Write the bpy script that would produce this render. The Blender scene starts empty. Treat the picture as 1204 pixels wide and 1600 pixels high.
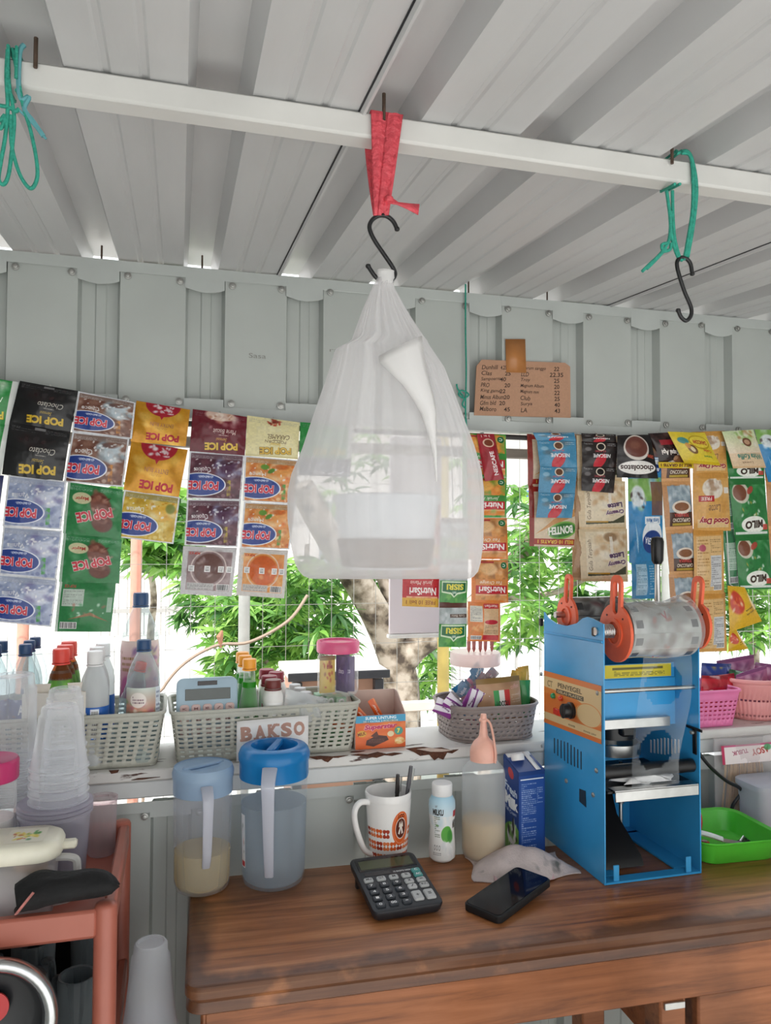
import bpy, bmesh, math, random
import numpy as np
from mathutils import Vector, Matrix
sc = bpy.context.scene
R = math.radians; PI = math.pi
# ------------------------------------------------------------------ camera
FOC, CAMZ = 1200.0, 1.421                       # focal length in pixels of the 1204x1600 frame
_y, _p, _r = R(15.1), math.atan(41/1200), 0.0042
_fw = Vector((math.sin(_y)*math.cos(_p), math.cos(_y)*math.cos(_p), math.sin(_p)))
_r0 = Vector((math.cos(_y), -math.sin(_y), 0)); _u0 = _r0.cross(_fw)
_rt = (_r0*math.cos(_r) + _u0*math.sin(_r)).normalized(); _up = _rt.cross(_fw)
cam_d = bpy.data.cameras.new('camera'); cam = bpy.data.objects.new('camera', cam_d)
sc.collection.objects.link(cam); sc.camera = cam
cam_d.sensor_fit = 'HORIZONTAL'; cam_d.sensor_width = 36; cam_d.lens = 36*FOC/1204; cam_d.clip_start = 0.01
cam.matrix_world = Matrix(((_rt.x, _up.x, -_fw.x, 0), (_rt.y, _up.y, -_fw.y, 0), (_rt.z, _up.z, -_fw.z, CAMZ), (0, 0, 0, 1)))
# ------------------------------------------------------------------ sky, sun, exposure
wd = bpy.data.worlds.new('sky'); sc.world = wd; wd.use_nodes = True
wn = wd.node_tree; wbg = wn.nodes['Background']
tcw = wn.nodes.new('ShaderNodeTexCoord'); sep = wn.nodes.new('ShaderNodeSeparateXYZ')
rmp = wn.nodes.new('ShaderNodeValToRGB')
wn.links.new(tcw.outputs['Generated'], sep.inputs[0]); wn.links.new(sep.outputs['Z'], rmp.inputs[0])
rmp.color_ramp.elements[0].color = (1.0, 0.985, 0.96, 1); rmp.color_ramp.elements[1].color = (0.80, 0.90, 1.0, 1)
wn.links.new(rmp.outputs[0], wbg.inputs[0]); wbg.inputs[1].default_value = 1.75
sun_d = bpy.data.lights.new('sun', 'SUN'); sun = bpy.data.objects.new('sun', sun_d); sc.collection.objects.link(sun)
sun_d.energy = 5.0; sun_d.angle = R(1.0); sun_d.color = (1.0, 0.97, 0.93)
sun.rotation_euler = (R(32), R(-14), 0)          # high sun, from behind and a little to the side
vs = sc.view_settings
sc.display_settings.display_device = 'sRGB'; vs.view_transform = 'Standard'; vs.look = 'None'; vs.gamma = 1; vs.use_curve_mapping = False
vs.exposure = 0.12
# ------------------------------------------------------------------ rays of the photograph
def ray(px, py): return _fw*FOC + _rt*(px-602) - _up*(py-800)
def onY(px, py, Y):
    d = ray(px, py); k = Y/d.y; return Vector((d.x*k, Y, CAMZ + d.z*k))
def onZ(px, py, Z):
    d = ray(px, py); k = (Z-CAMZ)/d.z; return Vector((d.x*k, d.y*k, Z))
def onX(px, py, X):
    d = ray(px, py); k = X/d.x; return Vector((X, d.y*k, CAMZ + d.z*k))
# ------------------------------------------------------------------ materials
def lin(h):
    if isinstance(h, (tuple, list)): return tuple(h)
    h = h.lstrip('#'); c = [int(h[i:i+2], 16)/255 for i in (0, 2, 4)]
    return tuple(x/12.92 if x <= .04045 else ((x+.055)/1.055)**2.4 for x in c)
def srgb(h):
    h = h.lstrip('#'); return np.array([int(h[i:i+2], 16)/255 for i in (0, 2, 4)], dtype=np.float32)
_mats = {}
def mat(name, col, rough=.5, metal=0, var=.06, vscale=30, bump=0, bscale=80, spec=.5, trans=0, stretch=None, emit=0):
    key = (name, str(col), rough, metal, var, vscale, bump, bscale, spec, trans, str(stretch), emit)
    if key in _mats: return _mats[key]
    m = bpy.data.materials.new(name); m.use_nodes = True; nt = m.node_tree; b = nt.nodes['Principled BSDF']
    c = lin(col)
    b.inputs['Roughness'].default_value = rough; b.inputs['Metallic'].default_value = metal
    b.inputs['Specular IOR Level'].default_value = spec
    if trans: b.inputs['Transmission Weight'].default_value = trans
    tc = nt.nodes.new('ShaderNodeTexCoord'); src = tc.outputs['Object']
    if stretch:
        mp = nt.nodes.new('ShaderNodeMapping'); mp.inputs['Scale'].default_value = stretch
        nt.links.new(src, mp.inputs[0]); src = mp.outputs[0]
    n = nt.nodes.new('ShaderNodeTexNoise'); n.inputs['Scale'].default_value = vscale; n.inputs['Detail'].default_value = 4
    nt.links.new(src, n.inputs['Vector'])
    r = nt.nodes.new('ShaderNodeValToRGB')
    r.color_ramp.elements[0].position = .3; r.color_ramp.elements[1].position = .7
    r.color_ramp.elements[0].color = tuple(max(0, x*(1-var)) for x in c)+(1,)
    r.color_ramp.elements[1].color = tuple(min(1, x*(1+var)) for x in c)+(1,)
    nt.links.new(n.outputs[0], r.inputs[0]); nt.links.new(r.outputs[0], b.inputs['Base Color'])
    if emit:
        b.inputs['Emission Color'].default_value = c+(1,); b.inputs['Emission Strength'].default_value = emit
    if bump:
        n2 = nt.nodes.new('ShaderNodeTexNoise'); n2.inputs['Scale'].default_value = bscale; n2.inputs['Detail'].default_value = 3
        nt.links.new(src, n2.inputs['Vector'])
        bp = nt.nodes.new('ShaderNodeBump'); bp.inputs['Strength'].default_value = bump; bp.inputs['Distance'].default_value = .01
        nt.links.new(n2.outputs[0], bp.inputs['Height']); nt.links.new(bp.outputs[0], b.inputs['Normal'])
    _mats[key] = m; return m
def clear(name, tint='#ffffff', op=.12, rough=.08, edge=.5, body='#ffffff', transl=0.0, bump=0):
    """thin clear or milky plastic: see-through face on, whiter towards grazing angles"""
    key = ('clear', name, tint, op, rough, edge, body, transl, bump)
    if key in _mats: return _mats[key]
    m = bpy.data.materials.new(name); m.use_nodes = True; nt = m.node_tree; L = nt.links.new
    b = nt.nodes['Principled BSDF']; b.inputs['Base Color'].default_value = lin(body)+(1,); b.inputs['Roughness'].default_value = rough
    out = nt.nodes['Material Output']
    t = nt.nodes.new('ShaderNodeBsdfTransparent'); t.inputs[0].default_value = lin(tint)+(1,)
    lw = nt.nodes.new('ShaderNodeLayerWeight'); lw.inputs[0].default_value = .3
    ma = nt.nodes.new('ShaderNodeMath'); ma.operation = 'MULTIPLY_ADD'; ma.use_clamp = True
    ma.inputs[1].default_value = edge; ma.inputs[2].default_value = op
    L(lw.outputs['Facing'], ma.inputs[0])
    mx = nt.nodes.new('ShaderNodeMixShader'); L(ma.outputs[0], mx.inputs[0]); L(t.outputs[0], mx.inputs[1])
    s = b.outputs[0]
    if transl:
        tr = nt.nodes.new('ShaderNodeBsdfTranslucent'); tr.inputs[0].default_value = lin(body)+(1,)
        m2 = nt.nodes.new('ShaderNodeMixShader'); m2.inputs[0].default_value = transl; L(s, m2.inputs[1]); L(tr.outputs[0], m2.inputs[2]); s = m2.outputs[0]
    if bump:
        tc = nt.nodes.new('ShaderNodeTexCoord'); n2 = nt.nodes.new('ShaderNodeTexNoise'); n2.inputs['Scale'].default_value = 45
        L(tc.outputs['Object'], n2.inputs['Vector']); bp = nt.nodes.new('ShaderNodeBump'); bp.inputs['Strength'].default_value = bump; bp.inputs['Distance'].default_value = .01
        L(n2.outputs[0], bp.inputs['Height']); L(bp.outputs[0], b.inputs['Normal'])
    L(s, mx.inputs[2]); L(mx.outputs[0], out.inputs[0])
    _mats[key] = m; return m
def leafmat(name, c1, c2):
    m = bpy.data.materials.new(name); m.use_nodes = True; nt = m.node_tree; L = nt.links.new
    b = nt.nodes['Principled BSDF']; b.inputs['Roughness'].default_value = .45
    tc = nt.nodes.new('ShaderNodeTexCoord'); n = nt.nodes.new('ShaderNodeTexNoise'); n.inputs['Scale'].default_value = 4
    L(tc.outputs['Object'], n.inputs['Vector']); r = nt.nodes.new('ShaderNodeValToRGB')
    r.color_ramp.elements[0].position = .35; r.color_ramp.elements[1].position = .65
    r.color_ramp.elements[0].color = lin(c1)+(1,); r.color_ramp.elements[1].color = lin(c2)+(1,)
    L(n.outputs[0], r.inputs[0]); L(r.outputs[0], b.inputs['Base Color'])
    t = nt.nodes.new('ShaderNodeBsdfTranslucent'); L(r.outputs[0], t.inputs[0])
    mx = nt.nodes.new('ShaderNodeMixShader'); mx.inputs[0].default_value = .4
    L(b.outputs[0], mx.inputs[1]); L(t.outputs[0], mx.inputs[2]); L(mx.outputs[0], nt.nodes['Material Output'].inputs[0])
    return m
# ------------------------------------------------------------------ printed artwork painted into generated images
_txt = {}
def text_tris(s, bold=.0, shear=0):
    k = (s, bold, shear)
    if k in _txt: return _txt[k]
    cu = bpy.data.curves.new('glyphs', 'FONT'); cu.body = s; cu.size = 1; cu.offset = bold; cu.shear = shear; cu.resolution_u = 3
    cu.fill_mode = 'FRONT'
    o = bpy.data.objects.new('glyphs', cu); me = bpy.data.meshes.new_from_object(o)
    me.calc_loop_triangles()
    v = np.array([p.co[:2] for p in me.vertices], dtype=np.float32).reshape(-1, 2)
    t = np.array([x.vertices[:] for x in me.loop_triangles], dtype=np.int32).reshape(-1, 3)
    bpy.data.objects.remove(o); bpy.data.curves.remove(cu); bpy.data.meshes.remove(me)
    if len(v):
        mn, mx = v.min(0), v.max(0); v = (v-mn)/np.maximum(mx-mn, 1e-6) - .5
        asp = float((mx-mn)[0]/max((mx-mn)[1], 1e-6))
    else: asp = 1
    _txt[k] = (v, t, asp); return _txt[k]
class Art:
    def __init__(s, w, h, bg):
        s.w, s.h = w, h; s.a = np.zeros((h, w, 3), np.float32); s.a[:] = srgb(bg)
        s.yy, s.xx = np.mgrid[0:h, 0:w].astype(np.float32); s.u = (s.xx+.5)/w; s.v = (s.yy+.5)/h
        s.rg = np.random.RandomState(w*7+h)
    def put(s, m, col, al=1.0):
        m = np.clip(m, 0, 1)[..., None]*al; s.a = s.a*(1-m) + srgb(col)*m; return s
    def rect(s, x0, y0, x1, y1, col, al=1.0): return s.put(((s.u >= x0) & (s.u < x1) & (s.v >= y0) & (s.v < y1)).astype(np.float32), col, al)
    def grad(s, y0, y1, c0, c1, x0=0, x1=1):
        m = ((s.v >= y0) & (s.v < y1) & (s.u >= x0) & (s.u < x1))[..., None]; t = np.clip((s.v-y0)/(y1-y0), 0, 1)[..., None]
        s.a = np.where(m, srgb(c0)*(1-t)+srgb(c1)*t, s.a); return s
    def ell(s, cx, cy, rx, ry, col, al=1.0, soft=.06, rot=0):
        c, q = math.cos(R(rot)), math.sin(R(rot)); dx = s.u-cx; dy = s.v-cy
        d = np.sqrt(((dx*c+dy*q)/rx)**2 + ((-dx*q+dy*c)/ry)**2); return s.put((1-d)/soft, col, al)
    def ring(s, cx, cy, rx, ry, wd, col, al=1.0):
        d = np.sqrt(((s.u-cx)/rx)**2 + ((s.v-cy)/ry)**2); return s.put((wd-np.abs(1-d))/.05, col, al)
    def poly(s, pts, col, al=1.0):
        ins = np.zeros((s.h, s.w), bool); n = len(pts)
        for i in range(n):
            (x0, y0), (x1, y1) = pts[i], pts[(i+1) % n]
            if y0 == y1: continue
            ins ^= ((y0 > s.v) != (y1 > s.v)) & (s.u < (x1-x0)*(s.v-y0)/(y1-y0)+x0)
        return s.put(ins.astype(np.float32), col, al)
    def blobs(s, x0, y0, x1, y1, cols, n, r=.1, seed=1, al=.7, soft=.7):
        g = random.Random(seed)
        for i in range(n):
            s.ell(g.uniform(x0, x1), g.uniform(y0, y1), r*g.uniform(.4, 1.2), r*g.uniform(.3, 1.2), g.choice(cols), al, soft, g.uniform(0, 180))
        return s
    def lines(s, x0, y0, x1, y1, n, col, seed=1, al=.9):
        g = random.Random(seed); hh = (y1-y0)/n
        for i in range(n):
            x = x0
            while x < x1:
                l = g.uniform(.02, .08)*(x1-x0)*2
                s.rect(x, y0+i*hh+hh*.2, min(x1, x+l), y0+i*hh+hh*.7, col, al*g.uniform(.5, 1)); x += l+.03*(x1-x0)
                if g.random() < .05: break
        return s
    def bars(s, x0, y0, x1, y1, col='#222222', seed=2):
        s.rect(x0, y0, x1, y1, '#f4f4f4'); g = random.Random(seed); x = x0+.01
        while x < x1-.01:
            w = g.uniform(.004, .014); s.rect(x, y0+.01, min(x+w, x1-.01), y1-.01, col); x += w+g.uniform(.004, .012)
        return s
    def text(s, st, cx, cy, fw, fh, col, rot=0, bold=.02, out=None, shear=0):
        if out: s.text(st, cx, cy, fw+.012, fh+.012, out[0], rot, bold+out[1], None, shear)
        v, t, asp = text_tris(st, bold, shear); c, q = math.cos(R(rot)), math.sin(R(rot))
        X = v[:, 0]*fw*s.w; Y = v[:, 1]*fh*s.h
        px = cx*s.w + X*c - Y*q; py = cy*s.h + X*q + Y*c; P = np.stack([px, py], 1)
        cov = np.zeros((s.h, s.w), np.float32); SS = ((.25, .25), (.75, .25), (.25, .75), (.75, .75))
        for tr in t:
            a, b, d = P[tr]; x0 = max(0, int(min(a[0], b[0], d[0]))); x1 = min(s.w, int(max(a[0], b[0], d[0]))+1)
            y0 = max(0, int(min(a[1], b[1], d[1]))); y1 = min(s.h, int(max(a[1], b[1], d[1]))+1)
            if x1 <= x0 or y1 <= y0: continue
            den = (b[0]-a[0])*(d[1]-a[1]) - (d[0]-a[0])*(b[1]-a[1])
            if abs(den) < 1e-9: continue
            gx = s.xx[y0:y1, x0:x1]; gy = s.yy[y0:y1, x0:x1]; acc = 0
            for ox, oy in SS:
                qx = gx+ox-a[0]; qy = gy+oy-a[1]
                l1 = (qx*(d[1]-a[1]) - qy*(d[0]-a[0]))/den; l2 = (qy*(b[0]-a[0]) - qx*(b[1]-a[1]))/den
                acc = acc + ((l1 >= 0) & (l2 >= 0) & (l1+l2 <= 1))*.25
            cov[y0:y1, x0:x1] = np.maximum(cov[y0:y1, x0:x1], np.minimum(1, cov[y0:y1, x0:x1]+acc))
        return s.put(cov, col)
    def grain(s, k=.03):
        lo = s.rg.rand(s.h//8+2, s.w//8+2).astype(np.float32)
        n = np.kron(lo, np.ones((8, 8), np.float32))[:s.h, :s.w]
        s.a = np.clip(s.a*(1+k*2*(n[..., None]-.5)), 0, 1); return s
    def mat(s, name, rough=.35, bump=.25, bscale=60, gain=1.0, transl=0, metal=0):
        im = bpy.data.images.new(name, s.w, s.h, alpha=False); px = np.ones((s.h, s.w, 4), np.float32); px[..., :3] = np.clip(s.a*gain, 0, 1)
        im.pixels.foreach_set(px.ravel()); im.update()
        m = bpy.data.materials.new(name); m.use_nodes = True; nt = m.node_tree; b = nt.nodes['Principled BSDF']; L = nt.links.new
        t = nt.nodes.new('ShaderNodeTexImage'); t.image = im; t.extension = 'EXTEND'
        uvn = nt.nodes.new('ShaderNodeUVMap'); uvn.uv_map = 'print'; L(uvn.outputs[0], t.inputs[0])
        L(t.outputs[0], b.inputs['Base Color']); b.inputs['Roughness'].default_value = rough; b.inputs['Metallic'].default_value = metal
        if bump:
            tc = nt.nodes.new('ShaderNodeTexCoord'); n = nt.nodes.new('ShaderNodeTexNoise'); n.inputs['Scale'].default_value = bscale; n.inputs['Detail'].default_value = 2
            L(tc.outputs['Object'], n.inputs['Vector']); bp = nt.nodes.new('ShaderNodeBump'); bp.inputs['Strength'].default_value = bump; bp.inputs['Distance'].default_value = .004
            L(n.outputs[0], bp.inputs['Height']); L(bp.outputs[0], b.inputs['Normal'])
        if transl:
            tr = nt.nodes.new('ShaderNodeBsdfTranslucent'); L(t.outputs[0], tr.inputs[0]); mx = nt.nodes.new('ShaderNodeMixShader'); mx.inputs[0].default_value = transl
            L(b.outputs[0], mx.inputs[1]); L(tr.outputs[0], mx.inputs[2]); L(mx.outputs[0], nt.nodes['Material Output'].inputs[0])
        return m
# ------------------------------------------------------------------ mesh builder
def rrect(w, d, r, n=4):
    pts = []; r = min(r, w/2-1e-5, d/2-1e-5)
    for cx, cy, a0 in ((w/2-r, d/2-r, 0), (-w/2+r, d/2-r, 90), (-w/2+r, -d/2+r, 180), (w/2-r, -d/2+r, 270)):
        for i in range(n+1):
            a = R(a0+90*i/n); pts.append((cx+r*math.cos(a), cy+r*math.sin(a)))
    return pts
def smoothpath(pts, k=6, closed=False):
    P = [Vector(p) for p in pts]; n = len(P); out = []
    rng = range(n if closed else n-1)
    for i in rng:
        p0 = P[(i-1) % n] if closed or i > 0 else P[0]; p1 = P[i]; p2 = P[(i+1) % n]; p3 = P[(i+2) % n] if closed or i+2 < n else P[-1]
        for j in range(k):
            t = j/k; out.append(.5*((2*p1)+(p2-p0)*t+(2*p0-5*p1+4*p2-p3)*t*t+(3*p1-p0-3*p2+p3)*t**3))
    if not closed: out.append(P[-1])
    return out
class MB:
    def __init__(s): s.v = []; s.f = []; s.uv = []; s.m = []
    def add(s, vs, fs, uv=None, mi=0):
        o = len(s.v); s.v += [tuple(p) for p in vs]; s.f += [tuple(i+o for i in f) for f in fs]; s.m += [mi]*len(fs)
        s.uv += list(uv) if uv else [(0, 0)]*len(vs); return s
    def box(s, c, size, b=0, M=None, mi=0):
        hx, hy, hz = (x/2 for x in size); b = min(b, hx*.95, hy*.95, hz*.95); c = Vector(c); vs = []; fs = []
        if b <= 0:
            vs = [Vector((x*hx, y*hy, z*hz)) for x in (-1, 1) for y in (-1, 1) for z in (-1, 1)]
            fs = [(0, 1, 3, 2), (4, 6, 7, 5), (0, 4, 5, 1), (2, 3, 7, 6), (0, 2, 6, 4), (1, 5, 7, 3)]
        else:
            idx = {}
            for x in (-1, 1):
                for y in (-1, 1):
                    for z in (-1, 1):
                        for a in range(3):
                            h = [hx-b, hy-b, hz-b]; h[a] += b; idx[(x, y, z, a)] = len(vs); vs.append(Vector((x*h[0], y*h[1], z*h[2])))
            S = (-1, 1)
            for q in S:
                fs.append(tuple(idx[(q, y, z, 0)] for y, z in ((-1, -1), (1, -1), (1, 1), (-1, 1))))
                fs.append(tuple(idx[(x, q, z, 1)] for x, z in ((-1, -1), (1, -1), (1, 1), (-1, 1))))
                fs.append(tuple(idx[(x, y, q, 2)] for x, y in ((-1, -1), (1, -1), (1, 1), (-1, 1))))
            for p in S:
                for q in S:
                    fs.append((idx[(-1, p, q, 1)], idx[(1, p, q, 1)], idx[(1, p, q, 2)], idx[(-1, p, q, 2)]))
                    fs.append((idx[(p, -1, q, 0)], idx[(p, 1, q, 0)], idx[(p, 1, q, 2)], idx[(p, -1, q, 2)]))
                    fs.append((idx[(p, q, -1, 0)], idx[(p, q, 1, 0)], idx[(p, q, 1, 1)], idx[(p, q, -1, 1)]))
                    for z in S: fs.append(tuple(idx[(p, q, z, a)] for a in range(3)))
        if M is not None: vs = [M @ p for p in vs]
        return s.add([p+c for p in vs], fs, mi=mi)
    def loft(s, rings, caps=(True, True), closed=True, mi=0):
        n = len(rings[0]); vs = [p for r in rings for p in r]; fs = []
        for i in range(len(rings)-1):
            for j in range(n if closed else n-1):
                k = (j+1) % n; fs.append((i*n+j, i*n+k, (i+1)*n+k, (i+1)*n+j))
        if caps[0]: fs.append(tuple(range(n))[::-1])
        if caps[1]: fs.append(tuple(range((len(rings)-1)*n, len(rings)*n)))
        return s.add(vs, fs, mi=mi)
    def lathe(s, prof, n=20, c=(0, 0, 0), axis='Z', caps=(True, True), mi=0, sx=1, sy=1):
        rings = []
        for r, z in prof:
            ring = []
            for i in range(n):
                a = 2*PI*i/n; x, y = max(r, 1e-5)*math.cos(a)*sx, max(r, 1e-5)*math.sin(a)*sy
                p = (x, y, z) if axis == 'Z' else ((z, x, y) if axis == 'X' else (x, z, y))
                ring.append((p[0]+c[0], p[1]+c[1], p[2]+c[2]))
            rings.append(ring)
        return s.loft(rings, caps, mi=mi)
    def rloft(s, secs, n=4, c=(0, 0, 0), caps=(True, True), mi=0):
        """stack of rounded rectangles (w, d, r, z)"""
        return s.loft([[(x+c[0], y+c[1], z+c[2]) for x, y in rrect(w, d, r, n)] for w, d, r, z in secs], caps, mi=mi)
    def tube(s, pts, r, n=8, closed=False, mi=0, flat=1.0):
        P = [Vector(p) for p in pts]; N = len(P); rings = []; up = Vector((0, 0, 1)); prev = None
        for i in range(N):
            a = P[(i-1) % N] if closed or i > 0 else P[0]; b = P[(i+1) % N] if closed or i < N-1 else P[-1]
            t = (b-a); t = t.normalized() if t.length > 1e-9 else Vector((0, 0, 1))
            if prev is None:
                x = t.cross(up); x = x if x.length > 1e-3 else t.cross(Vector((1, 0, 0))); x.normalize()
            else:
                x = prev - t*prev.dot(t); x = x.normalized() if x.length > 1e-6 else t.orthogonal().normalized()
            prev = x; y = t.cross(x); rr = r[i] if isinstance(r, (list, tuple)) else r
            rings.append([P[i]+(x*math.cos(2*PI*k/n)+y*math.sin(2*PI*k/n)*flat)*rr for k in range(n)])
        if closed: rings.append(rings[0])
        return s.loft(rings, (not closed, not closed), mi=mi)
    def grid(s, fn, nu, nv, mi=0, uvf=None):
        vs = []; uv = []
        for j in range(nv+1):
            for i in range(nu+1):
                u, v = i/nu, j/nv; vs.append(fn(u, v)); uv.append(uvf(u, v) if uvf else (u, v))
        fs = [(j*(nu+1)+i, j*(nu+1)+i+1, (j+1)*(nu+1)+i+1, (j+1)*(nu+1)+i) for j in range(nv) for i in range(nu)]
        return s.add(vs, fs, uv, mi)
    def quad(s, a, b, c, d, mi=0): return s.add([a, b, c, d], [(0, 1, 2, 3)], [(0, 0), (1, 0), (1, 1), (0, 1)], mi)
    def prism(s, pts, y0, y1, axis='Y', mi=0):
        """polygon (two coordinates) pushed along the third"""
        f = {'Y': lambda p, y: (p[0], y, p[1]), 'X': lambda p, y: (y, p[0], p[1]), 'Z': lambda p, y: (p[0], p[1], y)}[axis]
        n = len(pts); vs = [f(p, y0) for p in pts]+[f(p, y1) for p in pts]
        fs = [tuple(range(n)), tuple(range(n, 2*n))[::-1]]+[(i, i+n, (i+1) % n+n, (i+1) % n) for i in range(n)]
        return s.add(vs, fs, mi=mi)
    def build(s, name, m, parent=None, loc=None, rot=None, ang=40, fix=True, solid=0, kind=None):
        me = bpy.data.meshes.new(name); me.from_pydata(s.v, [], s.f)
        for x in (m if isinstance(m, (list, tuple)) else [m]): me.materials.append(x)
        if any(s.m): me.polygons.foreach_set('material_index', s.m)
        uvl = me.uv_layers.new(name='print'); li = np.zeros(len(me.loops), np.int32); me.loops.foreach_get('vertex_index', li)
        uvl.data.foreach_set('uv', np.array(s.uv, np.float32)[li].ravel())
        if fix:
            bm = bmesh.new(); bm.from_mesh(me); bmesh.ops.recalc_face_normals(bm, faces=bm.faces); bm.to_mesh(me); bm.free()
        me.polygons.foreach_set('use_smooth', [ang > 10]*len(me.polygons))
        if ang > 10: me.set_sharp_from_angle(angle=R(ang))
        me.update()
        o = bpy.data.objects.new(name, me); sc.collection.objects.link(o)
        if parent: o.parent = parent
        if loc is not None: o.location = loc
        if rot is not None: o.rotation_euler = rot
        if solid:
            md = o.modifiers.new('thickness', 'SOLIDIFY'); md.thickness = solid; md.offset = 0
        if kind: o['kind'] = kind
        return o
def thing(name, label, cat, loc=(0, 0, 0), rot=(0, 0, 0), group=None):
    o = bpy.data.objects.new(name, None); sc.collection.objects.link(o); o.location = loc; o.rotation_euler = rot; o.empty_display_size = .05
    o['label'] = label; o['category'] = cat
    if group: o['group'] = group
    return o
def tag(o, label, cat, group=None):
    o['label'] = label; o['category'] = cat
    if group: o['group'] = group
    return o
def struct(o): o['kind'] = 'structure'; return o
def copy_tree(o, parent=None):
    c = o.copy(); sc.collection.objects.link(c)
    if parent is not None: c.parent = parent
    for ch in list(o.children): copy_tree(ch, c)
    return c
def copy_thing(o, loc, label, rot=None):
    c = copy_tree(o); c.location = loc; c['label'] = label
    if rot is not None: c.rotation_euler = rot
    return c
def facing(loc): return math.atan2(-loc[1], -loc[0])       # heading from a spot towards the place where the picture was taken
def patch(prof, a0, a1, n=14, c=(0, 0, 0)):
    """curved label round a lathe: prof [(r,z)..] bottom to top, angles a0..a1 as seen left to right"""
    mb = MB(); k = len(prof); z0, z1 = prof[0][1], prof[-1][1]
    vs = []; uv = []
    for r, z in prof:
        for i in range(n+1):
            a = a0+(a1-a0)*i/n; vs.append((c[0]+r*math.cos(a), c[1]+r*math.sin(a), c[2]+z)); uv.append((i/n, (z-z0)/(z1-z0)))
    fs = [(j*(n+1)+i, j*(n+1)+i+1, (j+1)*(n+1)+i+1, (j+1)*(n+1)+i) for j in range(k-1) for i in range(n)]
    return mb.add(vs, fs, uv)
def letters(st, w, h, z=0, bold=.02):
    """flat letter shapes lying in local XY"""
    v, t, asp = text_tris(st, bold); mb = MB(); return mb.add([(a*w, b*h, z) for a, b in v], [tuple(x) for x in t])
# common finishes
WHITE = '#e8e6e2'
m_steel = mat('brushed_steel', '#c4c4c2', .28, 1, .08, 40)
m_screw = mat('screw_metal', '#a8a8a4', .4, .8, .1, 60)
m_dark = mat('black_plastic', '#15161a', .4)
m_black = mat('black_coated_metal', '#121214', .35)
m_clear = clear('clear_plastic', '#fbfdfd', .06, .06, .55)
m_water = clear('water_in_plastic', '#eef4f5', .10, .05, .5, '#dfe8ea')
m_milky = clear('milky_plastic', '#f2f3f6', .42, .3, .4, '#e8e9ee', .4)
# ================================================================== SETTING
YW = 1.63
def roofz(y): return 1.986 - .0837*(YW-y)
m_sheet = mat('painted_sheet_metal', '#b6bbb7', .42, 0, .05, 6, .05, 20)
m_roof = mat('painted_roof_sheet', '#c6c6c6', .4, 0, .05, 5, .05, 18, stretch=(3, .6, 1))
m_strip = mat('painted_flashing', '#bcc1be', .4, 0, .05, 10)
m_tube = mat('painted_steel_tube', '#d2d1cd', .4, 0, .05, 12)
m_rust = mat('rusty_bolt', '#5b4a3e', .7, .4, .3, 90)
def extrude_profile(mb, prof, A, B, thick=0):
    """profile of (x, h) swept from A to B: A, B give (x,h)->point"""
    n = len(prof); vs = [A(x, h) for x, h in prof]+[B(x, h) for x, h in prof]
    return mb.add(vs, [(i, i+1, n+i+1, n+i) for i in range(n-1)])
def wall_profile(x0, x1, g0, pitch=.209, gw=.08, dep=.024):
    p = [(x0, 0)]; k = math.ceil((x0-g0)/pitch)
    while g0+k*pitch+gw < x1:
        g = g0+k*pitch
        if g > x0: p += [(g-.001, 0), (g+.004, dep), (g+.03, dep), (g+.033, dep-.003), (g+.05, dep-.003), (g+.053, dep), (g+gw-.006, dep), (g+gw, 0)]
        k += 1
    return p+[(x1, 0)]
def corr_wall(name, x0, x1, g0, z0, z1, Y, step=.836):
    e = bpy.data.objects.new(name, None); sc.collection.objects.link(e); struct(e); x = x0
    while x < x1-.01:
        xe = min(x+step, x1); mb = MB()
        extrude_profile(mb, wall_profile(x, xe, g0), lambda a, h: (a, Y+h, z0), lambda a, h: (a, Y+h, z1))
        mb.build('panel', m_sheet, e, solid=.0012, fix=False, ang=8); x = xe
    return e
G0 = .0099
wf = corr_wall('wall_front', -.895, 2.1, G0, 1.668, roofz(YW)-.004, YW)
wl = corr_wall('wall_front_lower', -.945, 2.1, -.045, 0.02, .887, YW+.004)
def flashing(name, z, dirn, g0, base=.022, dip=.026, Y=YW-.003, arc=True, x0=-.8, x1=2.05):
    """folded strip along the wall with a tongue into every groove, and its screws"""
    pts = []; k0 = math.ceil((x0-g0)/.209); k = k0; g_all = []
    while g0+k*.209+.08 < x1: g_all.append(g0+k*.209); k += 1
    low = [(x0, base)]
    for g in g_all:
        low += [(g-.002, base), (g-.002, base+dip*.8)]
        low += [(g+.08*t, base+dip*(.8+(.32*math.sin(PI*t) if arc else .0))) for t in (.15, .3, .5, .7, .85)]
        low += [(g+.078, base+dip*.8), (g+.078, base)]
    low += [(x1, base)]
    mb = MB(); n = len(low); vs = []
    for x, h in low: vs += [(x, Y, z), (x, Y, z-dirn*h)]
    mb.add(vs, [(2*i, 2*i+1, 2*i+3, 2*i+2) for i in range(n-1)])
    if name != 'trim_3': mb.add([(x0, Y, z), (x1, Y, z), (x1, Y+.03, z), (x0, Y+.03, z)], [(0, 1, 2, 3)])
    o = struct(mb.build(name, m_strip, solid=.0016, fix=False, ang=8))
    s = MB(); s.lathe([(.0075, 0), (.0075, -.0015), (.0045, -.002), (.0045, -.0055), (.003, -.006)], 10, axis='Y'); sm = None
    for g in g_all:
        for dx in (-.012, .094):
            if not (-.45 < g+dx < 1.6): continue
            zz = z-dirn*(base+.007)
            if sm is None: sm = s.build('screw', m_screw, o, (g+dx, Y-.0005, zz))
            else:
                c = sm.copy(); sc.collection.objects.link(c); c.location = (g+dx, Y-.0005, zz+random.uniform(-.003, .003))
    return o
random.seed(4)
flashing('trim_1', roofz(YW)-.005, 1, G0)
flashing('trim_2', 1.668, -1, G0, base=.024, dip=.02, arc=False)
flashing('trim_3', .8915, 1, -.045, base=.022, dip=.012, arc=False)
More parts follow.
